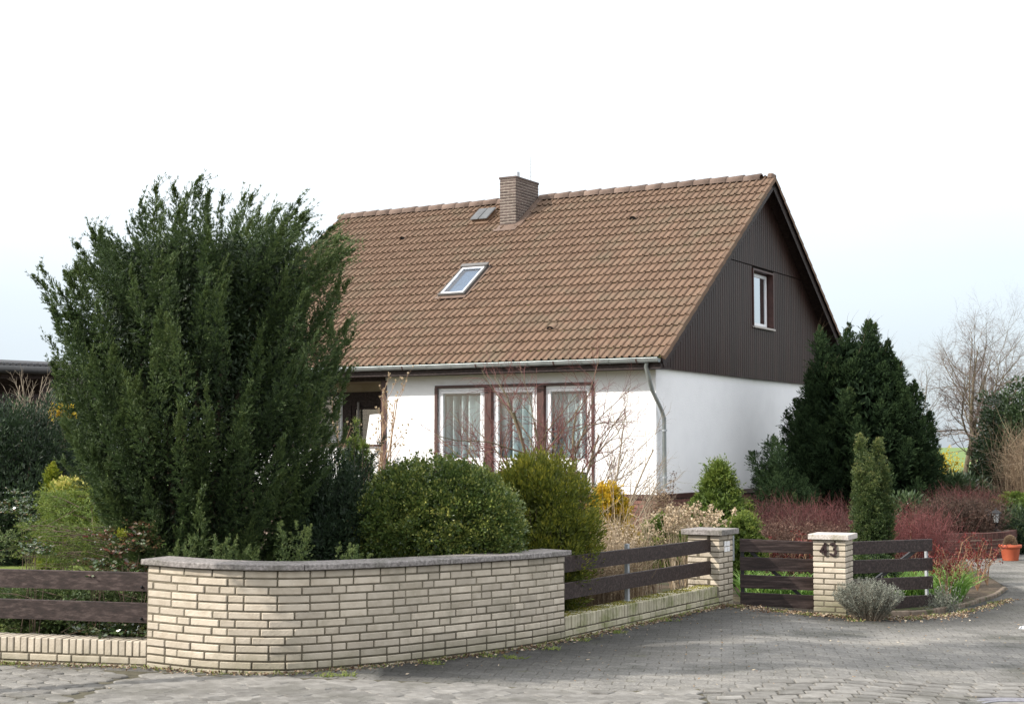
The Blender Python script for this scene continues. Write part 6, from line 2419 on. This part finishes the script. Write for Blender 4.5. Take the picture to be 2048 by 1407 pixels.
# dark red retaining wall
WA, WBp = at(1832, 1070, 25.8), at(2012, 1070, 26.6)
rw = thing('retaining_wall', 'low dark red brick retaining wall behind the roses', 'brick wall', (WA.x, WA.y, -0.25))
wp = spline([(WA.x, WA.y + 0.0), (at(1900, 0, 25.9).x, 25.9), (at(1970, 0, 26.2).x, 26.2), (at(2000, 0, 26.6).x, 26.6), (at(2012, 0, 27.2).x, 27.2)], 8)
wsl = np.concatenate([[0], np.cumsum(np.linalg.norm(np.diff(wp, axis=0), axis=1))])
wt = 0.205
UB = brick_mesh('dark_upright_brick', 0.058, 0.10, 0.115, M_DARKBRICK, 0.003)
DB = brick_mesh('dark_brick', 0.120, 0.10, 0.055, M_DARKBRICK, 0.003)
s = 0.0
while s < wsl[-1] - 0.07:
    x0, y0 = np.interp(s, wsl, wp[:, 0]), np.interp(s, wsl, wp[:, 1])
    x1, y1 = np.interp(s + 0.07, wsl, wp[:, 0]), np.interp(s + 0.07, wsl, wp[:, 1])
    put('upright_brick', UB, rw, frame((x0, y0, wt - 0.115), (x1 - x0, y1 - y0, 0)))
    s += 0.0655
for c_ in range(5):
    s = 0.0 if c_ % 2 else 0.065
    while s < wsl[-1] - 0.13:
        x0, y0 = np.interp(s, wsl, wp[:, 0]), np.interp(s, wsl, wp[:, 1])
        x1, y1 = np.interp(s + 0.13, wsl, wp[:, 0]), np.interp(s + 0.13, wsl, wp[:, 1])
        put('brick', DB, rw, frame((x0, y0, wt - 0.115 - 0.008 - (c_ + 1) * 0.064), (x1 - x0, y1 - y0, 0)))
        s += 0.13
V, Fc = [], []
for i in range(len(wp)):
    t_ = wp[min(i + 1, len(wp) - 1)] - wp[max(i - 1, 0)]
    t_ = t_ / np.linalg.norm(t_)
    nx, ny = -t_[1], t_[0]
    for o_, z in ((0.006, -0.5), (0.006, wt - 0.006), (0.2, wt - 0.006), (0.2, -0.5)):
        V.append((wp[i, 0] + nx * o_, wp[i, 1] + ny * o_, z))
for i in range(len(wp) - 1):
    for k in range(4):
        Fc.append((i * 4 + k, i * 4 + 4 + k, i * 4 + 4 + (k + 1) % 4, i * 4 + (k + 1) % 4))
put('mortar', np_mesh('mortar', V, Fc, surf('brown_mortar', [(0.3, (0.10, 0.075, 0.055)), (0.7, (0.16, 0.12, 0.095))], 9, 0.95, 0.2)), rw)
# raised bed fill behind it
m = MB()
wpl = [(p[0] + 0.02, p[1] + 0.19) for p in wp]
m.prism([(wpl[0][0] - 0.6, wpl[0][1] - 0.0)] + wpl + [(wpl[-1][0] + 0.2, 36), (wpl[0][0] - 0.6, 36)], -0.5, 0.06)
tag(m.build('raised_bed', M_SOIL), kind='structure')


# lanterns on the retaining wall
def lantern(label, u, Y, sc):
    q = at(u, 1065, Y)
    z = wt - 0.005
    t = thing('garden_lantern', label, 'lantern', (q.x, q.y, z))
    M = Matrix.Translation((q.x, q.y, z)) @ Matrix.Scale(sc, 4)
    m = MB()
    m.lathe([(0.0, 0.0), (0.075, 0.0), (0.075, 0.012), (0.03, 0.03), (0.016, 0.05), (0.016, 0.13), (0.03, 0.145), (0.05, 0.155), (0.0, 0.158)], 12, M)
    m.build('pedestal', M_BLACK, t)
    m = MB()
    for k in range(6):
        a = k * math.pi / 3
        m.tube([M @ Vector((0.048 * math.cos(a), 0.048 * math.sin(a), 0.155)), M @ Vector((0.088 * math.cos(a), 0.088 * math.sin(a), 0.33))], 0.006 * sc, 5)
    m.build('cage', M_BLACK, t)
    m = MB()
    m.lathe([(0.045, 0.157), (0.082, 0.328)], 6, M, smooth=False)
    m.build('pane', surf('frosted_lantern_glass', [(0.3, (0.45, 0.48, 0.48)), (0.7, (0.6, 0.62, 0.62))], 5, 0.3, 0), t)
    m = MB()
    m.lathe([(0.0, 0.42), (0.014, 0.415), (0.018, 0.395), (0.03, 0.385), (0.065, 0.362), (0.112, 0.332), (0.112, 0.324), (0.0, 0.325)], 6, M, smooth=False)
    m.build('roof', M_BLACK, t)


lantern('black garden lantern with pale panes on the end of the dark brick wall', 1993, 26.75, 0.98)
lantern('dark garden lantern half hidden behind the one on the wall end', 1976, 27.3, 0.92)

# terracotta pot with a round bristly plant
q = at(2021, 1118, 25.7)
z = float(gz(q.x, q.y)) + 0.004
pt_ = thing('flower_pot', 'terracotta flower pot at the corner of the drive', 'flower pot', (q.x, q.y, z))
M = Matrix.Translation((q.x, q.y, z))
m = MB()
m.lathe([(0.0, 0.0), (0.128, 0.0), (0.132, 0.008), (0.162, 0.215), (0.167, 0.222)], 28, M)
m.build('body', M_TERRA, pt_)
m = MB()
m.lathe([(0.165, 0.215), (0.182, 0.218), (0.19, 0.232), (0.192, 0.262), (0.186, 0.272), (0.17, 0.272), (0.166, 0.235)], 28, M)
m.build('rim', M_TERRA, pt_)
m = MB()
m.lathe([(0.0, 0.24), (0.166, 0.236)], 20, M)
m.build('soil', M_SOIL, pt_)
cl = thing('bristly_plant', 'clipped brownish round plant growing in the terracotta pot', 'plant', (q.x, q.y, z + 0.24))
n = 4200
d = rdir(n)
d[:, 2] = np.abs(d[:, 2])
leaf_obj('bristles', np.array([q.x, q.y, z + 0.25]) + d * [0.105, 0.105, 0.17] * rng.uniform(0.8, 1, (n, 1)), unit(d + rdir(n) * 0.3), 0.03, 0.006, L_STRAW, 0.32 + rng.normal(size=n) * 0.14, cl)

# litter on the drive
lp = thing('paper_scrap', 'crumpled white scrap of paper on the drive at the right edge', 'litter', tuple(at(2046, 1256, 15.6)))
q = at(2046, 1256, 15.6)
zq = float(gz(q.x, q.y)) + 0.02
m = MB()
vv = [(random.uniform(-0.07, 0.07), random.uniform(-0.05, 0.05), random.uniform(0, 0.05)) for _ in range(9)]
m.add([(q.x + a, q.y + b, zq + c) for a, b, c in vv], [(0, 1, 2), (1, 2, 3), (2, 3, 4), (3, 4, 5), (4, 5, 6), (5, 6, 7), (6, 7, 8), (0, 4, 8), (1, 5, 7), (2, 6, 8)])
m.build('scrap', M_WHITE, lp)


# ================================================================== LEFT-HAND GARDEN
LWX = np.linspace(-9.5, -1.6, 60)
grid_sheet('lawn', list(LWX), lambda x: (12.6, 21.5), 0.012, M_LAWN, 40)
blades('grass', 'short sunlit lawn grass behind the left fence', 'grass', band(-60, 330, 12.3, 19.5), 42000, (0.035, 0.075), 0.006, L_GRASS, 0.5, lean=0.5, kind='stuff')

# dark open shed far left
SA = at(-60, 725, 31.0)
shed = thing('open_shed', 'dark timber shed with a gutter at the far left edge behind the hedge', 'shed', (SA.x, SA.y, -0.25))
x0, x1 = at(-420, 725, 31).x, at(118, 725, 31).x
zt = at(60, 727, 31).z
m = MB()
m.add([(x0, 30.6, zt + 0.12), (x1, 31.2, zt - 0.06), (x1, 36, zt + 0.25), (x0, 36, zt + 0.5), (x0, 30.6, zt + 0.06), (x1, 31.2, zt - 0.12), (x1, 36, zt + 0.19), (x0, 36, zt + 0.44)],
      [(0, 1, 2, 3), (4, 7, 6, 5), (0, 4, 5, 1), (1, 5, 6, 2), (2, 6, 7, 3), (3, 7, 4, 0)])
rf_ = m.build('roof', surf('fibre_cement', [(0.3, (0.03, 0.03, 0.032)), (0.7, (0.055, 0.055, 0.058))], 4, 0.8, 0.2), shed)
m = MB()
nw = 46
for i in range(nw):
    xa = x0 + (x1 - x0) * i / nw
    ya = 30.6 + 0.6 * i / nw
    za = zt + 0.12 - 0.18 * i / nw
    m.tube([(xa, ya - 0.03, za + 0.01), (xa, ya + 1.2, za + 0.08)], 0.045, 6)
tag(m.build('corrugation', surf('fibre_cement_ridges', [(0.3, (0.03, 0.03, 0.032)), (0.7, (0.06, 0.06, 0.063))], 4, 0.8, 0.2), rf_), kind='stuff')
m = MB()
m.tube([(x0, 30.5, zt + 0.03), (x1 + 0.02, 31.1, zt - 0.155)], 0.085, 8)
m.build('gutter', surf('dark_gutter', [(0.3, (0.02, 0.021, 0.023)), (0.7, (0.035, 0.036, 0.038))], 4, 0.6, 0.0), shed)
for (u, w) in ((92, 0.22), (-90, 0.2), (-300, 0.2)):
    q = at(u, 800, 31.5)
    m = MB()
    m.box(q.x - w / 2, q.x + w / 2, 31.4, 31.6, -0.3, zt - 0.16)
    m.build('post', M_WOOD, shed)
m = MB()
m.box(x0, x1 - 0.05, 31.42, 31.5, zt - 0.82, zt - 0.62)
m.build('rail', M_WOOD, shed)
m = MB()
m.box(x0, x1 - 0.02, 35.5, 35.7, -0.3, zt + 0.1)
m.box(x1 - 0.1, x1 - 0.02, 31.7, 35.49, -0.3, zt - 0.2)
m.build('back_wall', M_WOOD, shed)
m = MB()
m.box(x0, x1 - 0.02, 31.25, 31.38, zt - 0.30, zt - 0.17)
m.build('beam', M_WOOD, shed)

# dark yew hedge masses
shrub('yew_hedge_bush', 'big dark yew at the left edge below the shed', 'yew', 30, 900, 22.0, (0.98, 0.8, 1.60), L_DARK,
      dict(nclump=620, rc=0.17, nleaf=44, L=0.075, W=0.018, zmin=-0.8, up=0.7, out_=0.4, base_tone=0.34, lump=0.16, shell=(0.65, 1.02)), zc=0.85)
shrub('yew_hedge_bush', 'olive tinged yew between the dark yew and the juniper', 'yew', 128, 900, 23.9, (0.72, 0.7, 1.6), L_DARK,
      dict(nclump=460, rc=0.16, nleaf=42, L=0.075, W=0.018, zmin=-0.8, up=0.8, out_=0.3, base_tone=0.52, lump=0.18, shell=(0.6, 1.02)), zc=0.95)
shrub('yew_hedge_bush', 'dark yew running out of the picture at the left', 'yew', -130, 900, 22.5, (1.1, 0.8, 1.5), L_DARK,
      dict(nclump=420, rc=0.2, nleaf=30, L=0.09, W=0.024, zmin=-0.8, up=0.7, out_=0.4, base_tone=0.30, lump=0.16, shell=(0.65, 1.02)), zc=0.9)
c = at(42, 1000, 22.4)
bare_thing('budding_shrub', 'bare whitish twigs with buds rising above the dark yew at the left edge', 'shrub', (c.x, c.y, 1.3),
           [((random.gauss(0, 0.3), random.gauss(0, 0.1), 1), random.uniform(1.0, 1.5), 0.010) for _ in range(11)],
           dict(seg=(5, 4, 3), wig=(0.06, 0.1, 0.15), up=(0.03, 0.1, 0.05), tap=(0.5, 0.5, 0.6), n=(5, 3), s0=(0.3, 0.3), ang=((20, 50), (20, 50)), rat=(0.4, 0.5), rr=(0.7, 0.7)),
           [('stems', (0, 1, 2), M_STRAWBARK)])
shrub('yellow_shrub', 'yellow-flowering shrub glimpsed left of the juniper', 'shrub', 124, 830, 22.9, (0.18, 0.16, 0.13), L_YELL,
      dict(nclump=46, rc=0.05, nleaf=18, L=0.05, W=0.032, zmin=-0.5, base_tone=0.5, shell=(0.5, 1.0)), zc=at(124, 828, 22.9).z, tm_=M_BARK)
conifer('golden_cone_conifer', 'bright yellow-green cone-shaped conifer in front of the dark yew', 105, 19.5, 922, 66, L_LIME, 0.30, 90, Rp=0.03, sl=0.07, L=0.04, W=0.012,
        prof=[(0, 1.0), (0.45, 0.95), (0.7, 0.66), (0.88, 0.36), (1.0, 0.05)], lean=0.0)
shrub('variegated_shrub', 'small shrub with cream-yellow variegated leaves below the golden cone', 'shrub', 138, 985, 18.2, (0.21, 0.2, 0.17), L_CHAM,
      dict(nclump=60, rc=0.06, nleaf=24, L=0.045, W=0.028, zmin=-0.4, base_tone=0.85, up=0.3), zc=at(138, 985, 18.2).z)


def sprawler(name, label, u0, u1, v0, v1, Y, n, mat, tone, Ls, slope, L, W, nl, root_u):
    """arching side branches with feathery foliage"""
    P0, P1_, Cq = [], [], []
    for k in range(n):
        u, v_ = random.uniform(u0, u1), random.uniform(v0, v1)
        q = at(u, v_, Y + random.uniform(-0.35, 0.35))
        r_ = at(root_u + random.uniform(-30, 30), v_, Y)
        d_ = Vector((r_.x - q.x, random.uniform(-0.1, 0.3), 0))
        ln = Ls * random.uniform(0.6, 1.2)
        s_ = q + d_.normalized() * ln + Vector((0, 0, -slope * ln))
        g_ = float(gz(s_.x, s_.y))
        s_.z = max(s_.z, g_ + 0.02)
        P0.append(V3(s_)); P1_.append(V3(q)); Cq.append(V3((s_ + q) / 2 + Vector((0, 0, 0.12 * ln))))
    P0, P1_, Cq = map(np.array, (P0, P1_, Cq))
    t = thing(name, label, 'conifer', tuple(G((P0[:, 0]).mean(), Y)))
    arr = plumes(P0, Cq, P1_, np.full(n, 0.03), 40, nl, 0.11, L, W, f0=0.05, base_tone=tone, splay=0.6)
    ok = arr[0][:, 2] > 0.0
    arr = tuple(x[ok] for x in arr)
    leaf_obj('foliage', *arr[:4], mat, arr[4], t)
    C = np.stack([P0, Cq * 0.5 + (P0 + P1_) * 0.25, P1_], 1)
    v, f = tube_arr(C, np.broadcast_to(np.array([[0.006, 0.0035, 0.001]]), (n, 3)), 4)
    put('branches', np_mesh('branches', v, f, M_BARK), t)
    return t


sprawler('spreading_juniper', 'fresh green spreading juniper with arching sprays left of the big juniper', 70, 225, 985, 1062, 16.6, 120, L_CHAM, 0.24, 0.7, 0.35, 0.042, 0.009, 11, 190)
sprawler('drooping_conifer', 'sparse olive conifer branches drooping over the lawn behind the left fence', 20, 290, 1050, 1150, 13.6, 95, L_CHAM, 0.22, 0.8, 0.10, 0.034, 0.006, 6, 330)
sprawler('low_juniper', 'dark green low branches hanging behind the boards of the left fence', -40, 290, 1175, 1260, 12.85, 230, L_JUNI, 0.45, 0.6, 0.15, 0.035, 0.010, 10, 200)
sprawler('conifer_branch', 'single dark conifer branch reaching in from the left edge', -30, 34, 1060, 1095, 12.7, 8, L_JUNI, 0.5, 0.6, 0.3, 0.035, 0.010, 12, -160)
# fine bare arching twigs over the lawn
n = 90
t = thing('arching_twigs', 'tangle of fine arching brown twigs over the lawn beside the big juniper', 'shrub', tuple(G(at(300, 1100, 13.5).x, 13.5)))
c = at(330, 1120, 13.4)
b0 = np.stack([c.x + rng.normal(size=n) * 0.12, 13.4 + rng.normal(size=n) * 0.2, np.full(n, 0.15) + rng.random(n) * 0.45], 1)
dd = unit(np.stack([-rng.uniform(0.6, 1.2, n), rng.normal(size=n) * 0.25, rng.uniform(0.1, 0.75, n)], 1))
v, f, C = strands(b0, dd, rng.uniform(0.5, 1.2, n), 0.0022, m=8, bend=0.25, droop=0.55)
b2 = np.repeat(C[:, 2:7].reshape(-1, 3), 3, axis=0)
v2, f2, C2 = strands(b2, unit(rdir(len(b2)) + [-0.9, 0, 0.1]), rng.uniform(0.06, 0.22, len(b2)), 0.0013, m=3, bend=0.3)
v, f, tn = join([(v, f, 0.4), (v2, f2, 0.5)])
put('twigs', np_mesh('twigs', v, f, L_BRST, np.clip(tn + rng.normal(size=len(tn)) * 0.15, 0, 1)), t)


def mahonia(label, u, v_, Y, n, sp, red=0.0):
    """stiff shrub with glossy pinnate leaves"""
    c = at(u, v_, Y)
    g = float(gz(c.x, c.y))
    t = thing('mahonia', label, 'mahonia', (c.x, c.y, g))
    A, B, Cc_ = [], [], []
    for k in range(n):
        q = Vector((c.x + random.gauss(0, sp[0]), c.y + random.gauss(0, 0.12), c.z + random.gauss(0, sp[1])))
        for j in range(7):
            az = random.random() * 6.283
            d_ = Vector((math.cos(az), math.sin(az), random.uniform(-0.1, 0.7))).normalized()
            side = d_.cross(Vector((0, 0, 1))).normalized()
            for i in range(5):
                for sg in (-1, 1):
                    b = q + d_ * (0.03 + 0.025 * i)
                    A.append(V3(b)); B.append(V3((side * sg + d_ * 0.4 + Vector((0, 0, random.gauss(0.1, 0.25)))).normalized()))
                    Cc_.append(random.gauss(0.45 + red, 0.15))
    A, B = np.array(A), np.array(B)
    leaf_obj('leaves', A, B, 0.040, 0.021, L_MAHO, np.array(Cc_), t)
    stem_mesh('stems', np.tile([[c.x, c.y, g]], (6, 1)) + rng.normal(size=(6, 3)) * [0.05, 0.05, 0], np.stack([c.x + rng.normal(size=6) * sp[0], c.y + rng.normal(size=6) * 0.1, c.z + rng.normal(size=6) * sp[1]], 1), 0.0045, M_BARK, t)
    return t, c


mt, mc = mahonia('reddish glossy mahonia beside the left end of the curved wall', 262, 1098, 12.25, 17, (0.09, 0.10), 0.25)
mahonia('glossy mahonia tips poking up behind the left fence near the wall', 205, 1140, 12.1, 6, (0.05, 0.02), 0.1)
mahonia('glossy mahonia sprig standing above the fence board further left', 72, 1098, 12.2, 4, (0.045, 0.025), 0.0)
mahonia('mahonia with yellow buds beside the dark yew at the left', 62, 1030, 17.0, 18, (0.12, 0.10), 0.0)
mahonia('glossy dark leaves filling the gap under the lower left fence board', 225, 1262, 12.0, 16, (0.22, 0.04), 0.0)
q = np.array([mc.x - 0.07, mc.y - 0.02, at(246, 1068, 12.25).z]) + rng.normal(size=(160, 3)) * 0.022
leaf_obj('yellow_buds', q, unit(rdir(160) + [0, 0, 1]), 0.022, 0.012, L_LIME, 0.7 + rng.normal(size=160) * 0.1, mt, kind='stuff')

# light green shoots at the foot of the juniper, over the coping
for (u, vt, lab) in ((352, 1075, 'young upright juniper shoot over the coping near the left end of the wall'), (450, 1070, 'forked yew shoot rising over the coping below the big juniper'),
                     (588, 1040, 'thin needle-leaved shoot over the coping at the right foot of the juniper'), (500, 1088, 'short bright yew sprig over the coping'),
                     (702, 1085, 'small bright green spray over the coping left of the glossy round shrub')):
    q = at(u, vt, 11.95 if u < 520 else 12.15)
    base = np.array([q.x, q.y, 0.45])
    Tp = np.array([V3(q) + [random.gauss(0, 0.09), random.gauss(0, 0.03), random.uniform(-0.12, 0)] for _ in range(9)])
    S = np.tile(base, (9, 1)) + rng.normal(size=(9, 3)) * [0.04, 0.03, 0]
    t = thing('young_shoots', lab, 'plant', tuple(G(q.x, q.y)))
    arr = plumes(S, (S + Tp) / 2 + rng.normal(size=(9, 3)) * 0.03, Tp, np.full(9, 0.02), 46, 9, 0.06, 0.028, 0.007, f0=0.1, base_tone=0.5)
    leaf_obj('foliage', *arr[:4], L_JUNI, arr[4], t)

# slim street tree left of the camera; its shadow lies across the drive
tt = thing('slim_street_tree', 'slim upright evergreen street tree left of the pavement', 'tree', (-5.5, 9.60, float(gz(-5.5, 9.60))))
n = 210
k = np.arange(n) + 0.5
hh = 3.75 + 4.9 * (k / n)
o = np.stack([np.cos(k * 2.4), np.sin(k * 2.4), np.zeros(n)], 1)
rr_ = 0.62 * np.clip(np.minimum((hh - 3.4) / 1.0, (9.3 - hh) / 1.6), 0.15, 1.0) * rng.uniform(0.75, 1.1, n)
Tp = np.array([-5.5, 9.60, 0.0]) + o * rr_[:, None] + np.array([0, 0, 1]) * hh[:, None]
S = Tp - o * 0.2 - np.array([0, 0, 0.6])
arr = plumes(S, (S + Tp) / 2, Tp, np.full(n, 0.12), 40, 10, 0.18, 0.11, 0.05, f0=0.0, base_tone=0.3)
nf = 5000
fh = 3.6 + 4.9 * rng.random(nf)
fa = rng.random(nf) * 6.283
fr = 0.55 * np.clip(np.minimum((fh - 3.4) / 1.0, (9.1 - fh) / 1.6), 0.1, 1.0) * rng.random(nf) ** 0.5
arr = cat(arr, (np.stack([-5.5 + fr * np.cos(fa), 9.6 + fr * np.sin(fa), fh], 1), rdir(nf), np.full(nf, 0.16), np.full(nf, 0.10), np.full(nf, 0.15)))
leaf_obj('crown', *arr[:4], L_CYP, arr[4], tt)
stem_mesh('trunk', [[-5.5, 9.60, -0.1]], [[-5.5, 9.60, 8.0]], 0.10, M_BARK, tt)

# ================================================================== WEEDS, MOSS AND LITTER ALONG THE WALLS
def edge_pts(n, spread, pts):
    P = np.array(pts)
    s = np.concatenate([[0], np.cumsum(np.linalg.norm(np.diff(P, axis=0), axis=1))])
    q = rng.random(n) * s[-1]
    x = np.interp(q, s, P[:, 0])
    y = np.interp(q, s, P[:, 1])
    dx = np.interp(q + 0.05, s, P[:, 0]) - x
    dy = np.interp(q + 0.05, s, P[:, 1]) - y
    l_ = np.maximum(np.hypot(dx, dy), 1e-6)
    off = np.abs(rng.normal(size=n)) * spread
    return x + dy / l_ * off, y - dx / l_ * off


EDGE = [(-4.6, 12.03), (-2.87, 11.56)] + [(p[0], p[1]) for p in CRV[::6]] + [(P1.x, P1.y), (2.62, 16.75), (3.35, 16.65), (4.05, 16.4), (4.6, 16.75), (5.1, 17.25), (5.7, 18.1), (6.3, 19.0)]
n = 4600
x, y = edge_pts(n, 0.085, EDGE)
k2 = n // 3
x[:k2] = rng.uniform(2.2, 5.2, k2)
y[:k2] = 16.65 - np.abs(rng.normal(size=k2)) * 0.25 + np.clip(x[:k2] - 4.3, 0, 1) * 0.7
P0 = np.stack([x, y, gz(x, y) + 0.012 + rng.random(n) * 0.006], 1)
dz = rdir(n)
dz[:, 2] = np.abs(dz[:, 2]) * 0.25
V, Fc = kites(P0, unit(dz), 0.018 + 0.022 * rng.random(n), 0.008 + 0.012 * rng.random(n))
tag(put('leaf_litter', np_mesh('leaf_litter', V, Fc, L_LITTER, rng.random(n))), 'brown leaf litter collected along the foot of the walls', 'litter', kind='stuff')
n = 700
x = rng.uniform(-3.2, 6.0, n)
y = rng.uniform(10.2, 16.5, n)
ok = np.array([yy < float(pw(xx, BND)) - 0.15 for xx, yy in zip(x, y)])
x, y = x[ok], y[ok]
n = len(x)
P0 = np.stack([x, y, gz(x, y) + 0.014], 1)
dz = rdir(n)
dz[:, 2] = 0.1
V, Fc = kites(P0, unit(dz), 0.012 + 0.03 * rng.random(n), 0.005 + 0.008 * rng.random(n))
tag(put('scattered_litter', np_mesh('scattered_litter', V, Fc, L_LITTER, 0.5 + 0.5 * rng.random(n))), 'pale bits of straw and leaf scattered over the paving', 'litter', kind='stuff')
# weed tufts
tufts = [(-4.05, 11.80), (-3.9, 11.78), (-1.35, 11.12), (-1.22, 11.15), (-0.62, 11.86), (-0.2, 12.36), (0.02, 12.3), (0.62, 13.52), (1.0, 14.1), (1.55, 15.1), (2.5, 16.5), (2.9, 16.45), (3.2, 16.4), (3.7, 16.15),
         (4.4, 16.5), (4.75, 16.9), (5.3, 17.5), (5.9, 18.4), (0.35, 12.9)]
xs_, ys_ = [], []
for (a_, b_) in tufts:
    k = random.randint(30, 70)
    xs_ += list(rng.normal(a_, 0.05, k))
    ys_ += list(rng.normal(b_, 0.025, k))
ex, ey = edge_pts(1100, 0.05, EDGE)
xx, yy = np.concatenate([xs_, ex]), np.concatenate([ys_, ey])
blades('weeds', 'tufts of grass and weeds along the foot of the walls', 'weeds', lambda n: (xx, yy), len(xx), (0.02, 0.06), 0.006, L_GRASS, 0.55, lean=0.8, kind='stuff')
# moss cushions on the dwarf wall top
n = 5200
tq = rng.random(n)
cl = 0.5 + 0.5 * np.sin(tq * 23 + 1.3) * np.sin(tq * 57)
keep = rng.random(n) < cl * 0.9 + 0.05
tq = tq[keep]
n = len(tq)
Lw = (P1 - RO).length - 0.03
oo_ = rng.random(n) ** 0.8 * 0.21 + 0.012
px_ = RO.x + FD.x * tq * Lw - FN.x * oo_
py_ = RO.y + FD.y * tq * Lw - FN.y * oo_
P0 = np.stack([px_, py_, np.full(n, 0.168)], 1)
V, Fc = kites(P0, unit(rdir(n) * 0.8 + [0, 0, 1]), 0.012, 0.010)
tag(put('moss', np_mesh('moss', V, Fc, leafmat('moss_cushion', [(0, (0.10, 0.10, 0.015)), (0.6, (0.20, 0.19, 0.025)), (1, (0.34, 0.28, 0.05))], 0.9, 0.1), rng.random(n))),
    'yellow-green moss on top of the low wall', 'moss', kind='stuff')


# ================================================================== GROUPS OF LIKE THINGS
GROUPS = {'gate_pillar': 'brick pillars of the garden gate', 'dwarf_wall': 'low brick walls under the fences', 'board_fence': 'board fences along the street',
          'rose_bush': 'rose bushes in the flower bed', 'daylily_leaves': 'clumps of green strap leaves', 'mahonia': 'mahonias in the left garden',
          'yew_hedge_bush': 'yews at the left edge', 'young_shoots': 'shoots peeping over the coping', 'garden_lantern': 'lanterns by the dark brick wall',
          'rhododendron': 'rhododendrons at the right', 'holly': 'hollies at the right edge', 'bare_shrub': 'leafless shrubs before the house',
          'dry_perennials': 'dried perennials behind the fence', 'budding_shrub': 'leafless budding shrubs', 'evergreen_shrub': 'evergreen shrubs behind the curved wall'}
for o in list(bpy.data.objects):
    if o.parent is None and 'category' in o.keys():
        k = o.name.split('.')[0]
        if k in GROUPS:
            o['group'] = GROUPS[k]
